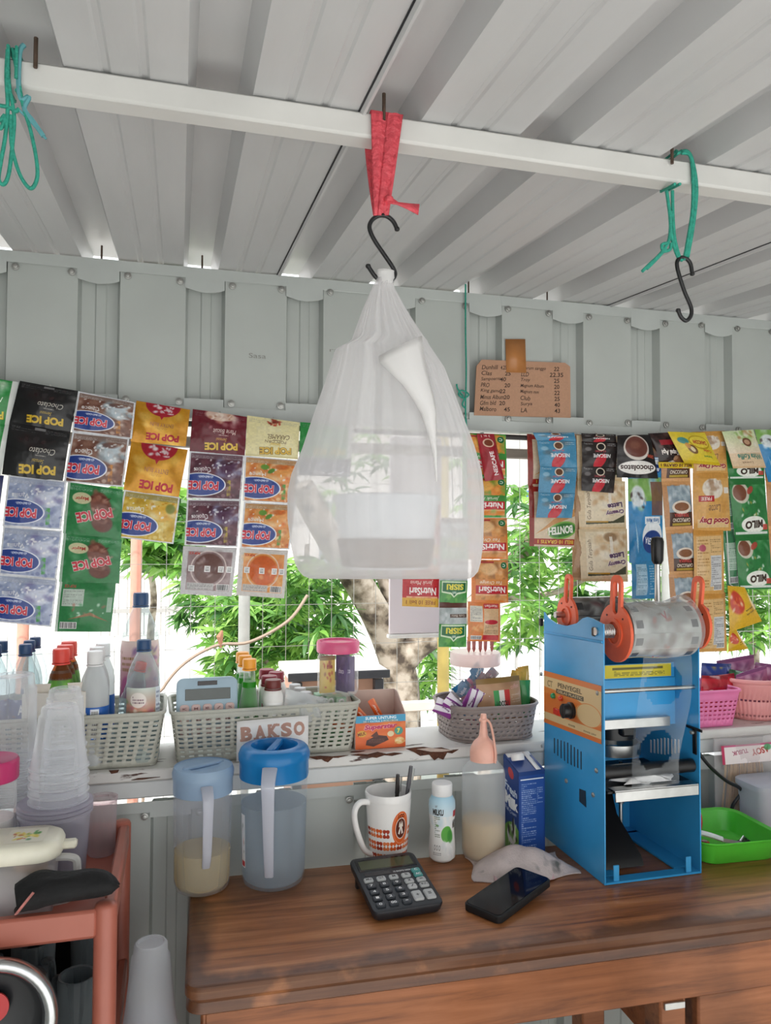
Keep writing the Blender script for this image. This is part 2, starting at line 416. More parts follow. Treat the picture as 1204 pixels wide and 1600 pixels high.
# roof: sheets with ribs running front to back
X0, PIT = .0398, .199
ceil = bpy.data.objects.new('ceiling', None); sc.collection.objects.link(ceil); struct(ceil)
YA, YB = -.5, 1.76
def rib(x, o=0): return [(x-.036, o), (x-.026, .036+o), (x+.024, .036+o), (x+.036, o)]
for s0 in (-7, -3, 1, 5, 9):
    prof = [(X0+PIT*s0-.058, .010), (X0+PIT*s0-.036, .009)]
    for k in range(s0, s0+4):
        x = X0+PIT*k; prof += rib(x)
        for q in (.078, .118): prof += [(x+q-.006, 0), (x+q-.003, .0022), (x+q+.003, .0022), (x+q+.006, 0)]
    prof += [(X0+PIT*(s0+4)-.040, 0), (X0+PIT*(s0+4)-.037, -.006), (X0+PIT*(s0+4)-.034, -.006)]
    mb = MB(); extrude_profile(mb, prof, lambda a, h: (a, YA, roofz(YA)+h), lambda a, h: (a, YB, roofz(YB)+h))
    rs_ = mb.build('roof_sheet', m_roof, ceil, solid=.001, fix=False, ang=8)
    xs = X0+PIT*s0-.0395; sm_ = MB(); extrude_profile(sm_, [(xs-.0022, -.0012), (xs+.0022, -.0012)], lambda a, h: (a, YA, roofz(YA)+h), lambda a, h: (a, YB, roofz(YB)+h)); sm_.build('seam_shadow', mat('seam_shadow_dark', '#26262a', .8), ceil, fix=False, ang=8, solid=.001)  # thin dark strip painted in as the shadow line under each sheet overlap
PY = .858
pur = struct(MB().box(((2.1-.8)/2, PY+.015, roofz(PY)-.0165), (2.9, .03, .03), .003).build('trim_4', m_tube))
for px in (56, 600, 1048):
    p = onY(px, 70, PY-.004); MB().lathe([(.0022, -.012), (.0022, .020)], 6).build('bolt', m_rust, pur, (p.x, PY-.004, roofz(PY)+.001))
for k in (0, 1, 3, 4, 5):
    MB().lathe([(.002, -.012), (.002, .028)], 6).build('bolt', m_rust, wf, (X0+PIT*(k-1)+.002, YW+.012, roofz(YW)))
# ledge board, beam below it
nm = mat('ledge_paint', '#dad8d4', .45, 0, .06, 9, .08, 40)
def ledge_mat():
    m = nm.copy(); m.name = 'chipped_ledge_paint'; nt = m.node_tree; L = nt.links.new; b = nt.nodes['Principled BSDF']
    src = b.inputs['Base Color'].links[0].from_socket
    tc = nt.nodes.new('ShaderNodeTexCoord'); mp = nt.nodes.new('ShaderNodeMapping'); mp.inputs['Scale'].default_value = (7, 30, 26); L(tc.outputs['Object'], mp.inputs[0])
    n = nt.nodes.new('ShaderNodeTexNoise'); n.inputs['Scale'].default_value = 1.6; n.inputs['Detail'].default_value = 6; L(mp.outputs[0], n.inputs['Vector'])
    r = nt.nodes.new('ShaderNodeValToRGB'); r.color_ramp.elements[0].position = .64; r.color_ramp.elements[1].position = .67; L(n.outputs[0], r.inputs[0])
    mx = nt.nodes.new('ShaderNodeMix'); mx.data_type = 'RGBA'; L(r.outputs[0], mx.inputs[0]); L(src, mx.inputs[6]); mx.inputs[7].default_value = lin('#4a2c22')+(1,)
    L(mx.outputs[2], b.inputs['Base Color']); return m
LZ = .96
ledge = struct(MB().box((.62, 1.71, LZ-.0115), (2.9, .2, .023), .003).build('trim_5', ledge_mat()))
struct(MB().box((.62, 1.632, LZ-.041), (2.9, .030, .034), .003).build('trim_6', mat('ledge_beam', '#cfd2d2', .35, 0, .05, 12)))
m_rot = mat('rotten_wood', '#53301f', .85, 0, .45, 60, .9, 90); m_rot2 = mat('peeled_paint_flake', '#b9a79c', .7, 0, .15, 60)
def rot_patch(pts, dz=0):
    c = onZ(sum(p[0] for p in pts)/len(pts), 1185, LZ)
    P = [onY(a, b, 1.6085) for a, b in pts]; o = sum(P, Vector())/len(P)
    MB().prism([((p.x-o.x), (p.z-o.z)) for p in P], -.0012, .002).build('peeled_patch', m_rot, ledge, Vector((o.x, o.y+dz, o.z)))
rot_patch([(548, 1180), (560, 1178), (574, 1179), (590, 1175), (604, 1178), (616, 1176), (629, 1177), (612, 1181), (600, 1180), (588, 1184), (570, 1182)])
rot_patch([(634, 1170), (648, 1168), (662, 1167), (676, 1169), (690, 1168), (704, 1172), (716, 1171), (706, 1177), (698, 1176), (692, 1187), (684, 1184), (678, 1188), (670, 1179), (656, 1181), (646, 1175)])
rot_patch([(482, 1183), (500, 1181), (520, 1182), (544, 1180), (528, 1184), (520, 1184), (512, 1191), (506, 1189), (502, 1186), (494, 1187)])
rot_patch([(170, 1204), (186, 1203), (184, 1207), (174, 1209)]); rot_patch([(205, 1219), (216, 1216), (250, 1214), (222, 1218)])
rot_patch([(650, 1170), (668, 1168), (680, 1169), (694, 1170), (706, 1172), (690, 1174), (672, 1174)], -.002)
for o_ in [c for c in ledge.children if c.name.startswith('peeled_patch.005')]: o_.data.materials[0] = m_rot2
# floor, far side of the stall, ground
m_floor = mat('concrete_floor', '#c8c6c2', .8, 0, .12, 5, .2, 40)
struct(MB().box((.62, .25, -.02), (2.9, 2.9, .04)).build('floor', m_floor))
struct(MB().box((0, 0, -.12), (60, 60, .1)).build('ground', mat('sunlit_sandy_ground', '#d6d4d0', .9, 0, .10, 1.2, .2, 12)))
def side_wall(name, X, ya, yb):
    p = wall_profile(ya, yb, .1, dep=.024); mb = MB(); sg = -1 if X < 0 else 1
    extrude_profile(mb, p, lambda a, h: (X+sg*h, a, .0), lambda a, h: (X+sg*h, a, roofz(a)-.004)); struct(mb.build(name, m_sheet, solid=.0012, fix=False, ang=8))
side_wall('added_wall_left', -.80, -.3, YW); side_wall('added_wall_right', 2.04, -.3, YW)  # unseen side walls, added to hold back light from the sides
# rod the sachets hang from, and the beam beyond it
MB_ = MB().tube([(-.78, 1.606, 1.652), (2.02, 1.606, 1.652)], .006, 8)
tag(MB_.build('hanging_rod', mat('dark_rod', '#2c2523', .5)), 'thin dark rod across the top of the open window', 'rod')
struct(MB().box((.62, 1.72, 1.628), (2.9, .03, .022), .002).build('trim_7', mat('weathered_beam', '#8d8176', .7, 0, .2, 14, stretch=(.4, 4, 4))))
# ================================================================== OUTSIDE
rnd = random.Random(11)
LEAF = [leafmat('leaf_mid_green', '#4f8234', '#78aa4e'), leafmat('leaf_light_green', '#7db04a', '#a6cf6c'), leafmat('leaf_dark_green', '#335f2b', '#54843f')]
m_bark = mat('pale_bark', '#cfc4b6', .85, 0, .0, 8, .6, 30)
def bark():
    m = bpy.data.materials.new('mottled_bark'); m.use_nodes = True; nt = m.node_tree; L = nt.links.new; b = nt.nodes['Principled BSDF']; b.inputs['Roughness'].default_value = .9
    tc = nt.nodes.new('ShaderNodeTexCoord'); n = nt.nodes.new('ShaderNodeTexNoise'); n.inputs['Scale'].default_value = 14; n.inputs['Detail'].default_value = 5
    L(tc.outputs['Object'], n.inputs['Vector']); r = nt.nodes.new('ShaderNodeValToRGB'); e = r.color_ramp.elements
    e[0].position = .36; e[0].color = lin('#4a3f36')+(1,); e[1].position = .60; e[1].color = lin('#b3a799')+(1,)
    x = e.new(.46); x.color = lin('#837666')+(1,)
    L(n.outputs[0], r.inputs[0]); L(r.outputs[0], b.inputs['Base Color'])
    bp = nt.nodes.new('ShaderNodeBump'); bp.inputs['Strength'].default_value = .6; L(n.outputs[0], bp.inputs['Height']); L(bp.outputs[0], b.inputs['Normal']); return m
m_bark = bark()
def leaf(mb, p, d, ln, wd, droop, g):
    """one long leaf: folded along the midrib, tip drooping"""
    d = d.normalized(); side = d.cross(Vector((0, 0, 1))); side = side.normalized() if side.length > .05 else Vector((1, 0, 0))
    nrm = side.cross(d); tw = g.uniform(-.9, .9); side = side*math.cos(tw)+nrm*math.sin(tw); vs = []; q = p.copy(); dd = d.copy()
    for i, w in enumerate((.12, .85, 1, .6, .03)):
        vs += [q-side*wd*w*.5, q+Vector((0, 0, -.06*wd)), q+side*wd*w*.5]
        dd = (dd+Vector((0, 0, -droop*.25))).normalized(); q = q+dd*ln/4
    fs = []
    for i in range(4): fs += [(3*i, 3*i+1, 3*i+4, 3*i+3), (3*i+1, 3*i+2, 3*i+5, 3*i+4)]
    mb.add(vs, fs)
def cluster(mb, p, g, n=10, ln=.13, wd=.025, ax=None):
    ax = ax or Vector((g.uniform(-1, 1), g.uniform(-1, 1), g.uniform(-.2, .6)))
    for i in range(n):
        a = 2*PI*i/n+g.uniform(-.3, .3); d = Vector((math.cos(a), math.sin(a), g.uniform(-.4, .5)))+ax*.5
        leaf(mb, p, d, ln*g.uniform(.7, 1.15), wd*g.uniform(.8, 1.2), g.uniform(.4, 1.3), g)
def foliage(boxes, g, ln=.13, wd=.025):
    """clusters of leaves in picture patches (x0,y0,x1,y1, near, far, count) set out through a depth"""
    mbs = [MB(), MB(), MB()]
    for x0, y0, x1, y1, Ya, Yb, cnt in boxes:
        for i in range(int(cnt*1.7)):
            Y = g.uniform(Ya, Yb); p = onY(g.uniform(x0, x1), g.uniform(y0, y1), Y); cluster(mbs[g.choice((0, 0, 1, 1, 2))], p, g, g.randint(7, 11), ln, wd)
    return mbs
def tree(name, label, cat, trunks, boxes, g, ln=.13, wd=.025):
    base = trunks[0][0][0] if trunks else onY(boxes[0][0], 900, boxes[0][4]); t = thing(name, label, cat, (base.x, base.y, -.07)); T = Vector(t.location)
    for i, (pts, r) in enumerate(trunks):
        MB().tube([p-T for p in smoothpath(pts, 5)], [r[0]+(r[1]-r[0])*k/(len(pts)*5-5) for k in range(len(pts)*5-4)], 10).build('trunk' if i == 0 else 'branch', m_bark, t)
    for mb, m in zip(foliage(boxes, g, ln, wd), LEAF):
        mb.v = [(a-T.x, b-T.y, c-T.z) for a, b, c in mb.v]; mb.build('foliage', m, t, fix=False, kind='stuff', ang=180)
    return t
Y0 = 4.0
B = onZ(628, 1000, -.07); gb = lambda px, py, Y: onY(px, py, Y)
foot = gb(628, 1130, Y0); foot.z = -.08
tree('white_bark_tree', 'forked tree with mottled white bark standing behind the pale hanging board', 'tree',
     [([foot, gb(628, 1120, Y0), gb(625, 1060, Y0), gb(610, 1010, Y0), gb(590, 965, Y0-.05), gb(562, 915, Y0-.1), gb(520, 850, Y0-.2), gb(470, 760, Y0-.3)], (.105, .065)),
      ([gb(622, 1040, Y0), gb(650, 1010, Y0), gb(690, 985, Y0), gb(735, 950, Y0), gb(800, 880, Y0), gb(850, 800, Y0)], (.085, .035)),
      ([gb(612, 1000, Y0), gb(618, 950, Y0), gb(600, 890, Y0), gb(560, 820, Y0+.1)], (.075, .05)),
      ([gb(735, 945, Y0), gb(800, 935, Y0-.2), gb(870, 925, Y0-.3), gb(940, 890, Y0-.4)], (.022, .012)),
      ([gb(800, 880, Y0), gb(840, 850, Y0-.1), gb(900, 800, Y0-.1)], (.03, .02))],
     [(430, 870, 545, 1000, 3.6, 4.6, 60), (450, 960, 540, 1050, 4.2, 4.8, 40), (560, 880, 620, 960, 4.4, 5.0, 14), (790, 750, 915, 960, 3.2, 4.4, 75), (780, 960, 850, 1010, 3.6, 4.2, 10), (480, 640, 740, 860, 4.2, 4.8, 36), (660, 1000, 700, 1060, 4.4, 5, 14), (640, 1060, 700, 1100, 4.6, 5.2, 12), (880, 860, 1040, 960, 3.6, 4.4, 28)], rnd)
lf = gb(410, 1080, 5.0); lf.z = -.08
tree('leafy_shrub', 'bushy shrub with long drooping green leaves behind the thin grey post', 'shrub',
     [([lf, gb(410, 1060, 5), gb(440, 1000, 5), gb(470, 930, 5), gb(480, 850, 5)], (.03, .015)), ([gb(430, 1020, 5), gb(480, 985, 4.9), gb(540, 960, 4.8)], (.018, .01))],
     [(330, 930, 480, 1040, 4.4, 5.4, 90), (380, 900, 480, 960, 4.4, 5.4, 60), (280, 900, 340, 980, 4.8, 5.4, 16), (330, 1030, 420, 1070, 4.6, 5.2, 16)], rnd, .145, .028)
lf = gb(240, 1050, 6.5); lf.z = -.08
tree('broadleaf_sapling', 'small tree whose broad leaves show above the white sunlit yard', 'tree',
     [([lf, gb(235, 1000, 6.5), gb(240, 930, 6.5), gb(230, 850, 6.5), gb(240, 780, 6.5)], (.035, .02))],
     [(200, 838, 290, 890, 5.6, 6.6, 34), (180, 760, 300, 850, 5.8, 6.8, 40)], rnd, .19, .05)
lf = gb(1180, 1030, 3.6); lf.z = -.08
tree('narrow_leaf_tree', 'young tree with narrow leaves beyond the yellow pouches', 'tree',
     [([lf, gb(1178, 1020, 3.6), gb(1172, 960, 3.6), gb(1180, 880, 3.6), gb(1170, 800, 3.5)], (.03, .016))],
     [(1120, 900, 1215, 1010, 3.2, 4.0, 46), (1120, 800, 1215, 910, 3.2, 4.0, 22), (1010, 900, 1090, 970, 3.3, 4.0, 16)], rnd, .125, .024)
# curved dry twigs by the bottles
tw = MB(); tw.tube(smoothpath([Vector((gb(215, 1100, 2.85).x, 2.85, -.07)), gb(232, 1130, 2.85), gb(255, 1075, 2.85), gb(290, 1035, 2.85), gb(340, 1008, 2.85), gb(390, 1003, 2.85), gb(450, 970, 2.87), gb(480, 930, 2.9)], 6), .006, 6)
tg = tw.build('dry_branch', mat('dry_twig', '#a08d7c', .8)); tag(tg, 'long bare twig arching up behind the blue calculator', 'branch')
MB().tube([gb(345, 1012, 2.85), gb(343, 995, 2.85), gb(347, 985, 2.85)], [.004, .014, .004], 6).build('dry_leaf', mat('dry_leaf', '#a5765c', .8), tg)
# wire fence
fn = thing('wire_mesh_fence', 'square wire mesh fence on thin posts in front of the trees', 'fence', (0, 3.0, 0)); mb = MB(); YF = 3.0
for i in range(64): x = -1.3+i*.09; mb.box((x, 0, 1.0), (.002, .002, 2.2))
for i in range(13): mb.box((1.5, 0, .2+i*.16), (6, .002, .002))
mb.build('wire_mesh', mat('galvanised_wire', '#9b9a95', .5, .5), fn, kind='stuff')
for px, r, c in ((382, .022, '#a9aaa5'), (1040, .02, '#a9aaa5')):
    p = onY(px, 900, YF); MB().lathe([(r, -.07), (r, 2.3)], 10).build('post', mat('galvanised_post', c, .5, .2), fn, (p.x, 0, 0))
for px, lab in ((37, 'thin salmon painted pole under the lilac sachets'), (212, 'thin salmon painted pole beside the green sachets')):
    p = onY(px, 930, 3.2); tag(MB().lathe([(.022, -.07), (.022, 2.2)], 10).build('painted_pole', mat('salmon_paint', '#d99a86', .6), None, (p.x, 3.2, 0)), lab, 'pole')
p = onY(692, 1050, 2.6); tag(MB().lathe([(.024, -.07), (.022, .9), (.02, 2.0)], 10).build('bamboo_post', mat('bamboo_yellow', '#b3a05a', .6, 0, .2, 12), None, (p.x, 2.6, 0)), 'yellowish bamboo post right of the white tree trunk', 'post')
rl = MB(); a = onY(556, 1110, 2.75); b = onY(775, 1094, 2.75); rl.box(((a.x+b.x)/2, 2.75, (a.z+b.z)/2+.0), (b.x-a.x, .03, .035), .003)
rl = rl.build('rail_board', mat('pale_board', '#e6d9cc', .7, 0, .1, 8)); tag(rl, 'pale wooden board crossing in front of the white tree trunk', 'board')
for q in (.06, .94): MB().box((a.x+(b.x-a.x)*q, 2.79, (a.z-.07)/2), (.04, .04, a.z+.07), .003).build('leg', mat('pale_board', '#e6d9cc', .7, 0, .1, 8), rl)
# cupboard outside with dark top
c0 = onY(455, 1052, 2.4); c1 = onY(602, 1044, 2.4); cb = thing('outdoor_cupboard', 'low salmon cupboard with a dark framed top outside behind the pink lidded jar', 'cupboard', ((c0.x+c1.x)/2, 2.52, -.07)); w = c1.x-c0.x; zt = c0.z+.07
MB().box((0, 0, zt-.010), (w+.02, .26, .020), .003).build('top', mat('pale_cupboard_top', '#cfc8c0', .5), cb); MB().box((0, -.131, zt-.012), (w+.024, .006, .026), .002).build('edge_band', mat('dark_cupboard_top', '#4b4a4e', .4), cb)
MB().box((0, .01, (zt-.03)/2), (w-.02, .2, zt-.03), .004).build('body', mat('salmon_board', '#d7a58c', .7, 0, .06, 8), cb)
for sx in (-1, 1): MB().box((sx*(w/2-.02), -.105, (zt-.03)/2), (.03, .03, zt-.03), .003).build('leg', mat('dark_cupboard_top', '#4b4a4e', .4), cb)
# pale board hung outside the window
a = onY(608, 870, 1.95); b = onY(688, 994, 1.95); bd = thing('hanging_board', 'pale pink blank board hanging outside behind the green sachets', 'board', ((a.x+b.x)/2, 1.95, b.z))
MB().box((0, 0, .27), (b.x-a.x, .012, .52), .002).build('panel', mat('pale_pink_board', '#eadfe2', .5, 0, .02, 6), bd)
MB().box((0, -.003, .004), (b.x-a.x+.01, .022, .010), .002).build('frame_bar', mat('white_bar', '#f2efe8', .5), bd)
for sx in (-.03, .03): MB().tube([(sx, 0, .52), (sx*.5, -.12, .66), (sx*.3, -.215, 1.63-b.z)], .0012, 5).build('cord', mat('grey_cord', '#b5b2aa', .7), bd)
# white house far behind with a barred gate
hs = thing('white_house', 'sunlit white house with a barred porch beyond the yard', 'house', (.2, 13, -.07))
MB().box((0, 0, 1.7), (14, .3, 3.4)).build('wall', mat('white_house_wall', '#efece6', .7), hs)
MB().prism([(-1.2, 3.3), (.4, 3.3), (.4, 3.5), (-1.2, 3.9)], -7.4, 7.4, 'X').build('roof', mat('grey_roof', '#b9b4ae', .7), hs)
for x in (-3.4, 2.6): MB().box((x, -.17, 1.5), (1.0, .05, 1.2), .01).build('window', mat('grey_pane', '#8b9a9c', .2), hs)
gt = MB().box((-.55, -1.0, 1.62), (1.5, .05, .06)).box((-.55, -1.0, .4), (1.5, .05, .06)).box((-.55, -1.0, .9), (1.5, .04, .05)); ggt = gt.build('porch_railing', mat('grey_railing', '#9a9894', .5), hs)
for i in range(13): MB().box((-1.27+i*.12, -1.0, .83), (.02, .02, 1.58)).build('bar', mat('grey_railing', '#9a9894', .5), ggt)
tag(MB().box((onY(826, 773, 8).x, 8, onY(826, 773, 8).z), (.36, .1, .09), .02).build('blue_tarp_roof', mat('blue_tarp', '#3560b8', .6)), 'small strip of blue awning far off left of the brown tea pouches', 'awning')
q = onY(826, 773, 8)
tp = bpy.data.objects['blue_tarp_roof']
for s in (-.15, .15): MB().box((s, 0, 0), (.03, .03, .01)).v
for s in (-.15, .15): MB().box((q.x+s, 8.02, (q.z-.07)/2), (.03, .03, q.z+.0), .002).build('post', mat('grey_railing', '#9a9894', .5), tp)
# ================================================================== HANGING SACHET STRIPS
def micro(a, seed=1, col='#e9e9ee'):
    a.lines(.05, .86, .45, .95, 4, col, seed, .5); a.lines(.6, .87, .95, .95, 4, col, seed+1, .5); return a
def popice(base, cols, drink, straw, name, strawcol, top='#8b8f9a', border='#dfe1e6'):
    a = Art(224, 200, border); a.rect(.03, .03, .97, .97, base); a.blobs(.05, .3, .95, .9, cols, 60, .12, 3, .5)
    a.blobs(.5, .45, .95, .85, drink, 26, .11, 5, .75); a.ell(.7, .68, .2, .15, drink[0], .85, .5, 20); a.ell(.68, .8, .16, .07, cols[0], .7, .4)
    a.poly([(.70, .42), (.78, .42), (.80, .08), (.73, .08)], strawcol, .95); a.blobs(.04, .04, .96, .2, cols, 20, .06, 9, .5)
    a.blobs(.1, .5, .9, .84, [drink[-1], '#f6f6f8'], 26, .035, 17, .75, .4); a.blobs(.45, .05, .97, .4, [cols[0], cols[-1]], 16, .05, 19, .7, .4)
    a.ell(.24, .31, .46, .25, '#e8ebf4', 1, .02); a.ell(.235, .31, .44, .23, '#27418f', 1, .02); a.rect(0, 0, .03, 1, border)
    a.lines(.18, .465, .46, .5, 1, '#cdd6ef', 4); a.text('ES BLENDER', .32, .475, .25, .05, '#e6ebf7', 180, .01)
    a.text('POP ICE', .29, .29, .54, .19, '#cf2f45', 180, .045, ('#f4f0f2', .05)); a.rect(.03, .86, .97, .97, top, .6); micro(a, 3)
    a.text(name, .25, .62, .3, .1, '#f2f2f4', 184, .0); return a.grain()
brown = popice('#7d5446', ['#5c3328', '#9a7565', '#c9b2a4'], ['#c5d3dc', '#8fa2ad', '#e8eef0'], 0, 'Choco', '#c98336', '#8d827c')
lilac = popice('#a3aecb', ['#8794bb', '#c9d2e6', '#6f7aa6'], ['#d3d9ea', '#7d78a8', '#eef1f8'], 0, 'Vanilla', '#45a04a', '#aab2c6')
yellow = popice('#d2ad3c', ['#e2c564', '#b98d20', '#efdc93'], ['#e6b544', '#f0dfae', '#d39425'], 0, 'Durian', '#e8d588', '#8b8a66')
purple = popice('#5b3140', ['#42222f', '#7b4c57', '#93707a'], ['#54334f', '#8e8fb2', '#c9cbdd'], 0, 'Cookies', '#b9a443', '#7d6c74')
orange = popice('#d98b45', ['#c75f2b', '#eab876', '#f0cfa0'], ['#eaa35a', '#f3cfa0', '#e2732f'], 0, 'Mango', '#4c9a3c', '#a99478')
orange.ell(.38, .78, .09, .07, '#5d9a3e', .9, .3); orange.ell(.5, .7, .09, .05, '#4c8a36', .9, .3, 40)
yellow.ell(.86, .72, .1, .12, '#6f7f34', .8, .3)
def popblack(bg, c1, sub, c2, blob):
    a = Art(224, 200, bg); a.blobs(.2, .6, .8, .95, blob, 18, .1, 2, .35); micro(a, 5, '#9a9a9a'); a.rect(.42, .92, .6, .97, '#d8d8d8', .5)
    a.text('POP ICE', .56, .17, .6, .18, c1, 184, .05, ('#4d3a0c', .05)); a.text(sub, .6, .53, .42, .12, c2, 182, 0, None, .3); a.lines(.5, .42, .68, .46, 1, c2, 3); a.text('Sensasi', .55, .33, .2, .08, c1, 180, 0, None, .3)
    return a.grain()
black = popblack('#141416', '#d9b52c', 'Choclato', '#d8d3c8', ['#3a1a1a', '#2a2024'])
maroon = popblack('#6b1826', '#e8c04a', 'Marie Biscuit', '#efe4dc', ['#e8d0c0', '#d9a992', '#f2e6dc']); maroon.ell(.5, .93, .3, .16, '#e6cbb9', .9, .2); maroon.blobs(.3, .82, .7, .98, ['#b87d62', '#f4e6da'], 14, .06, 4)
cream = popblack('#e9dfab', '#d9b03a', 'CARAMEL', '#5c4430', ['#efe8c2']); cream.blobs(.38, .82, .64, .98, ['#b4402c', '#7f2f22'], 16, .05, 7, .9); cream.text('POPCORN', .55, .4, .4, .07, '#6d5540', 180, 0); cream.rect(0, 0, 1, .05, '#d8cd98')
gold = Art(224, 210, '#c98d1f'); gold.blobs(0, 0, 1, 1, ['#e0ac3c', '#b57710', '#f1cf7a'], 30, .18, 6, .45); gold.ell(.5, 1.0, .33, .32, '#b02434', 1, .04); gold.blobs(.32, .78, .7, .98, ['#efe2e4', '#e6c9cf'], 18, .06, 8, .95); gold.poly([(.46, .7), (.54, .7), (.5, .6)], '#b02434')
gold.text('POP ICE', .56, .17, .6, .18, '#a3192b', 180, .05); gold.text('ENTRY RUN', .52, .48, .42, .1, '#9a6a4e', 180, .01); gold.lines(.4, .36, .62, .42, 2, '#a9762f', 4); gold.grain()
green = Art(224, 210, '#2d8048'); green.blobs(0, 0, 1, 1, ['#256d3d', '#3f9257', '#8fc49b'], 26, .12, 3, .35); green.ell(.62, .62, .2, .3, '#7c4236', .95, .2, 20); green.ell(.66, .28, .2, .2, '#6d362c', .95, .2); green.blobs(.45, .2, .85, .9, ['#5c2c24', '#96604f', '#b78d7c'], 26, .07, 5, .7)
green.ell(.28, .72, .18, .12, '#d8d0a8', .95, .1); green.text('Mayor', .28, .72, .24, .09, '#b23a34', 184, .02); green.text('POP ICE', .52, .42, .64, .2, '#c93a48', 196, .045, ('#f1e9e9', .045), 0); micro(green, 6); green.rect(0, 0, .05, 1, '#c9d5cc', .8); green.grain()
greenback = Art(224, 210, '#2b7d45'); greenback.rect(.08, .52, .46, .86, '#c7cfc9', .9); greenback.lines(.1, .55, .44, .84, 8, '#8a928c', 3); greenback.bars(.08, .06, .38, .2); greenback.blobs(.25, .3, .85, .55, ['#f2f6f3', '#a05a44', '#3f9257'], 20, .06, 4, .6); greenback.text('POP ICE', .2, .92, .2, .06, '#b5453f', 180, .03); greenback.rect(.88, .4, .97, .7, '#b9cdbf', .8); greenback.rect(0, 0, .05, 1, '#cfd8d1', .9); greenback.poly([(.2, .25), (.6, .4), (.95, .2), (.6, .33)], '#a6653f', .8); greenback.grain()
def back(border, inner, c2, ic):
    a = Art(224, 220, border); a.rect(.1, .1, .93, .9, inner); a.blobs(.12, .3, .9, .88, c2, 30, .12, 3, .5); a.ell(.5, .55, .3, .33, ic, .95, .1); a.ring(.5, .55, .33, .36, .06, '#e9dcd6', .8); a.blobs(.3, .35, .7, .75, c2, 16, .08, 8, .5)
    for x in (.12, .42, .68, .84): a.rect(x, .48, x+.11, .61, '#efefef'); a.lines(x+.02, .5, x+.09, .59, 3, '#444444', 3)
    a.rect(.11, .11, .62, .25, '#c9c9c9', .9); a.lines(.12, .12, .6, .24, 5, '#7d7d7d', 2); a.bars(.68, .11, .92, .24); a.text('POP ICE', .22, .86, .2, .05, '#c0392b', 180, .03); return a.grain()
purpback = back('#cfcdcf', '#a08a8c', ['#8a7072', '#c2b2b2', '#6d5557'], '#6b4a44'); oranback = back('#d5d0cb', '#e39b56', ['#cf6a33', '#f0bd83'], '#d2622c')
SM = {}
def smat(key, art, **k):
    if key not in SM: SM[key] = art.mat(key+'_sachet_print', **{**dict(rough=.2, bump=1.0, bscale=26, transl=.12), **k})
    return SM[key]
m_back = mat('sachet_foil_back', '#b9babc', .35, .2, .1, 40)
def sachet(parent, m, TL, TR, BR, BL, Y, bulge=.006, seed=0, name='sachet', nu=10, nv=9, back=None):
    """one filled sachet between four picture corners, hung in the plane Y"""
    c = [onY(*q, Y) for q in (TL, TR, BR, BL)]; o = parent.location; g = random.Random(seed)
    ph = [g.uniform(0, 6.28) for _ in range(4)]
    def P(u, v, s):
        p = (c[3]*(1-u)+c[2]*u)*(1-v)+(c[0]*(1-u)+c[1]*u)*v
        e = min(1, min(u, 1-u)/.12)*min(1, min(v, 1-v)/.14)
        b = bulge*(math.sin(PI*u)*math.sin(PI*v))**.7*e + .0012*e*math.sin(7*u+ph[0])*math.sin(6*v+ph[1])
        wv = .0016*math.sin(5*u+ph[2])*math.sin(3*v+ph[3])
        return (p.x-o.x, p.y-o.y-s*(b+.0004)+wv, p.z-o.z)
    mb = MB(); mb.grid(lambda u, v: P(u, v, 1), nu, nv); mb.grid(lambda u, v: P(1-u, v, -1), nu, nv, 1)
    n = (nu+1)*(nv+1)
    for i in range(nu):
        mb.f += [(i, n+nu-i, n+nu-i-1, i+1)]; mb.m += [0]
        a = nv*(nu+1); mb.f += [(a+i+1, n+a+nu-i-1, n+a+nu-i, a+i)]; mb.m += [0]
    for j in range(nv):
        a, b = j*(nu+1), (j+1)*(nu+1); mb.f += [(b, n+b+nu, n+a+nu, a), (a+nu, n+a, n+b, b+nu)]; mb.m += [0, 0]
    return mb.build(name, [m, back or m_back], parent, fix=False, ang=60)
_ns = [0]
def strip(label, items, Y=1.585, name='sachet_strip', group=None, tail=None, bulge=.009, cat='sachet strip'):
    """items: (material, TL, TR, BR, BL) top to bottom in picture corners"""
    top = items[0]; a, b = onY(*top[1], Y), onY(*top[2], Y); t = thing(name, label, cat, ((a.x+b.x)/2, Y, (a.z+b.z)/2), group=group or ('sachet strips hung along the window' if name == 'sachet_strip' else None))
    for m, TL, TR, BR, BL in items:
        _ns[0] += 1; ex = lambda p, q, k=.014: (q[0]+(q[0]-p[0])*k, q[1]+(q[1]-p[1])*k)
        TL, BL, TR, BR = ex(BL, TL), ex(TL, BL), ex(BR, TR), ex(TR, BR)
        sachet(t, m, TL, TR, BR, BL, Y, bulge, _ns[0])
    # short loop of string up to the rod
    w = b-a; 
    MB().tube([(0, 0, -.004), (0, (1.606-Y)*.5, .006), (0, 1.606-Y, max(.004, 1.658-t.location.z) if t.location.z < 1.655 else -.002)], .0014, 5).build('tie', mat('clear_string', '#c9c9c4', .5), t)
    return t
S = lambda k, a, **kw: smat(k, a, **kw)
mb_, ml_, my_, mp_, mo_ = S('brown', brown), S('lilac', lilac), S('yellow', yellow), S('purple', purple), S('orange', orange)
mk_, mm_, mc_, mg_ = S('black', black), S('maroon', maroon), S('cream', cream), S('gold', gold, rough=.2, bump=.6, metal=.25)
mgr_, mgb_, mpb_, mob_ = S('green', green), S('green_back', greenback), S('purple_back', purpback), S('orange_back', oranback)
lime = popblack('#2f8f45', '#e8d33a', 'Melon', '#e9f3e6', ['#cfe6c4', '#7fc07a', '#f2f7ef']); lime.rect(.9, 0, 1, 1, '#e2e6e2'); ml2 = S('lime', lime)
blueink = popblack('#2a2f5e', '#d6d8e8', 'Taro', '#e9e6f3', ['#5a5f9e', '#8a8fc6']); mbi = S('ink', blueink)
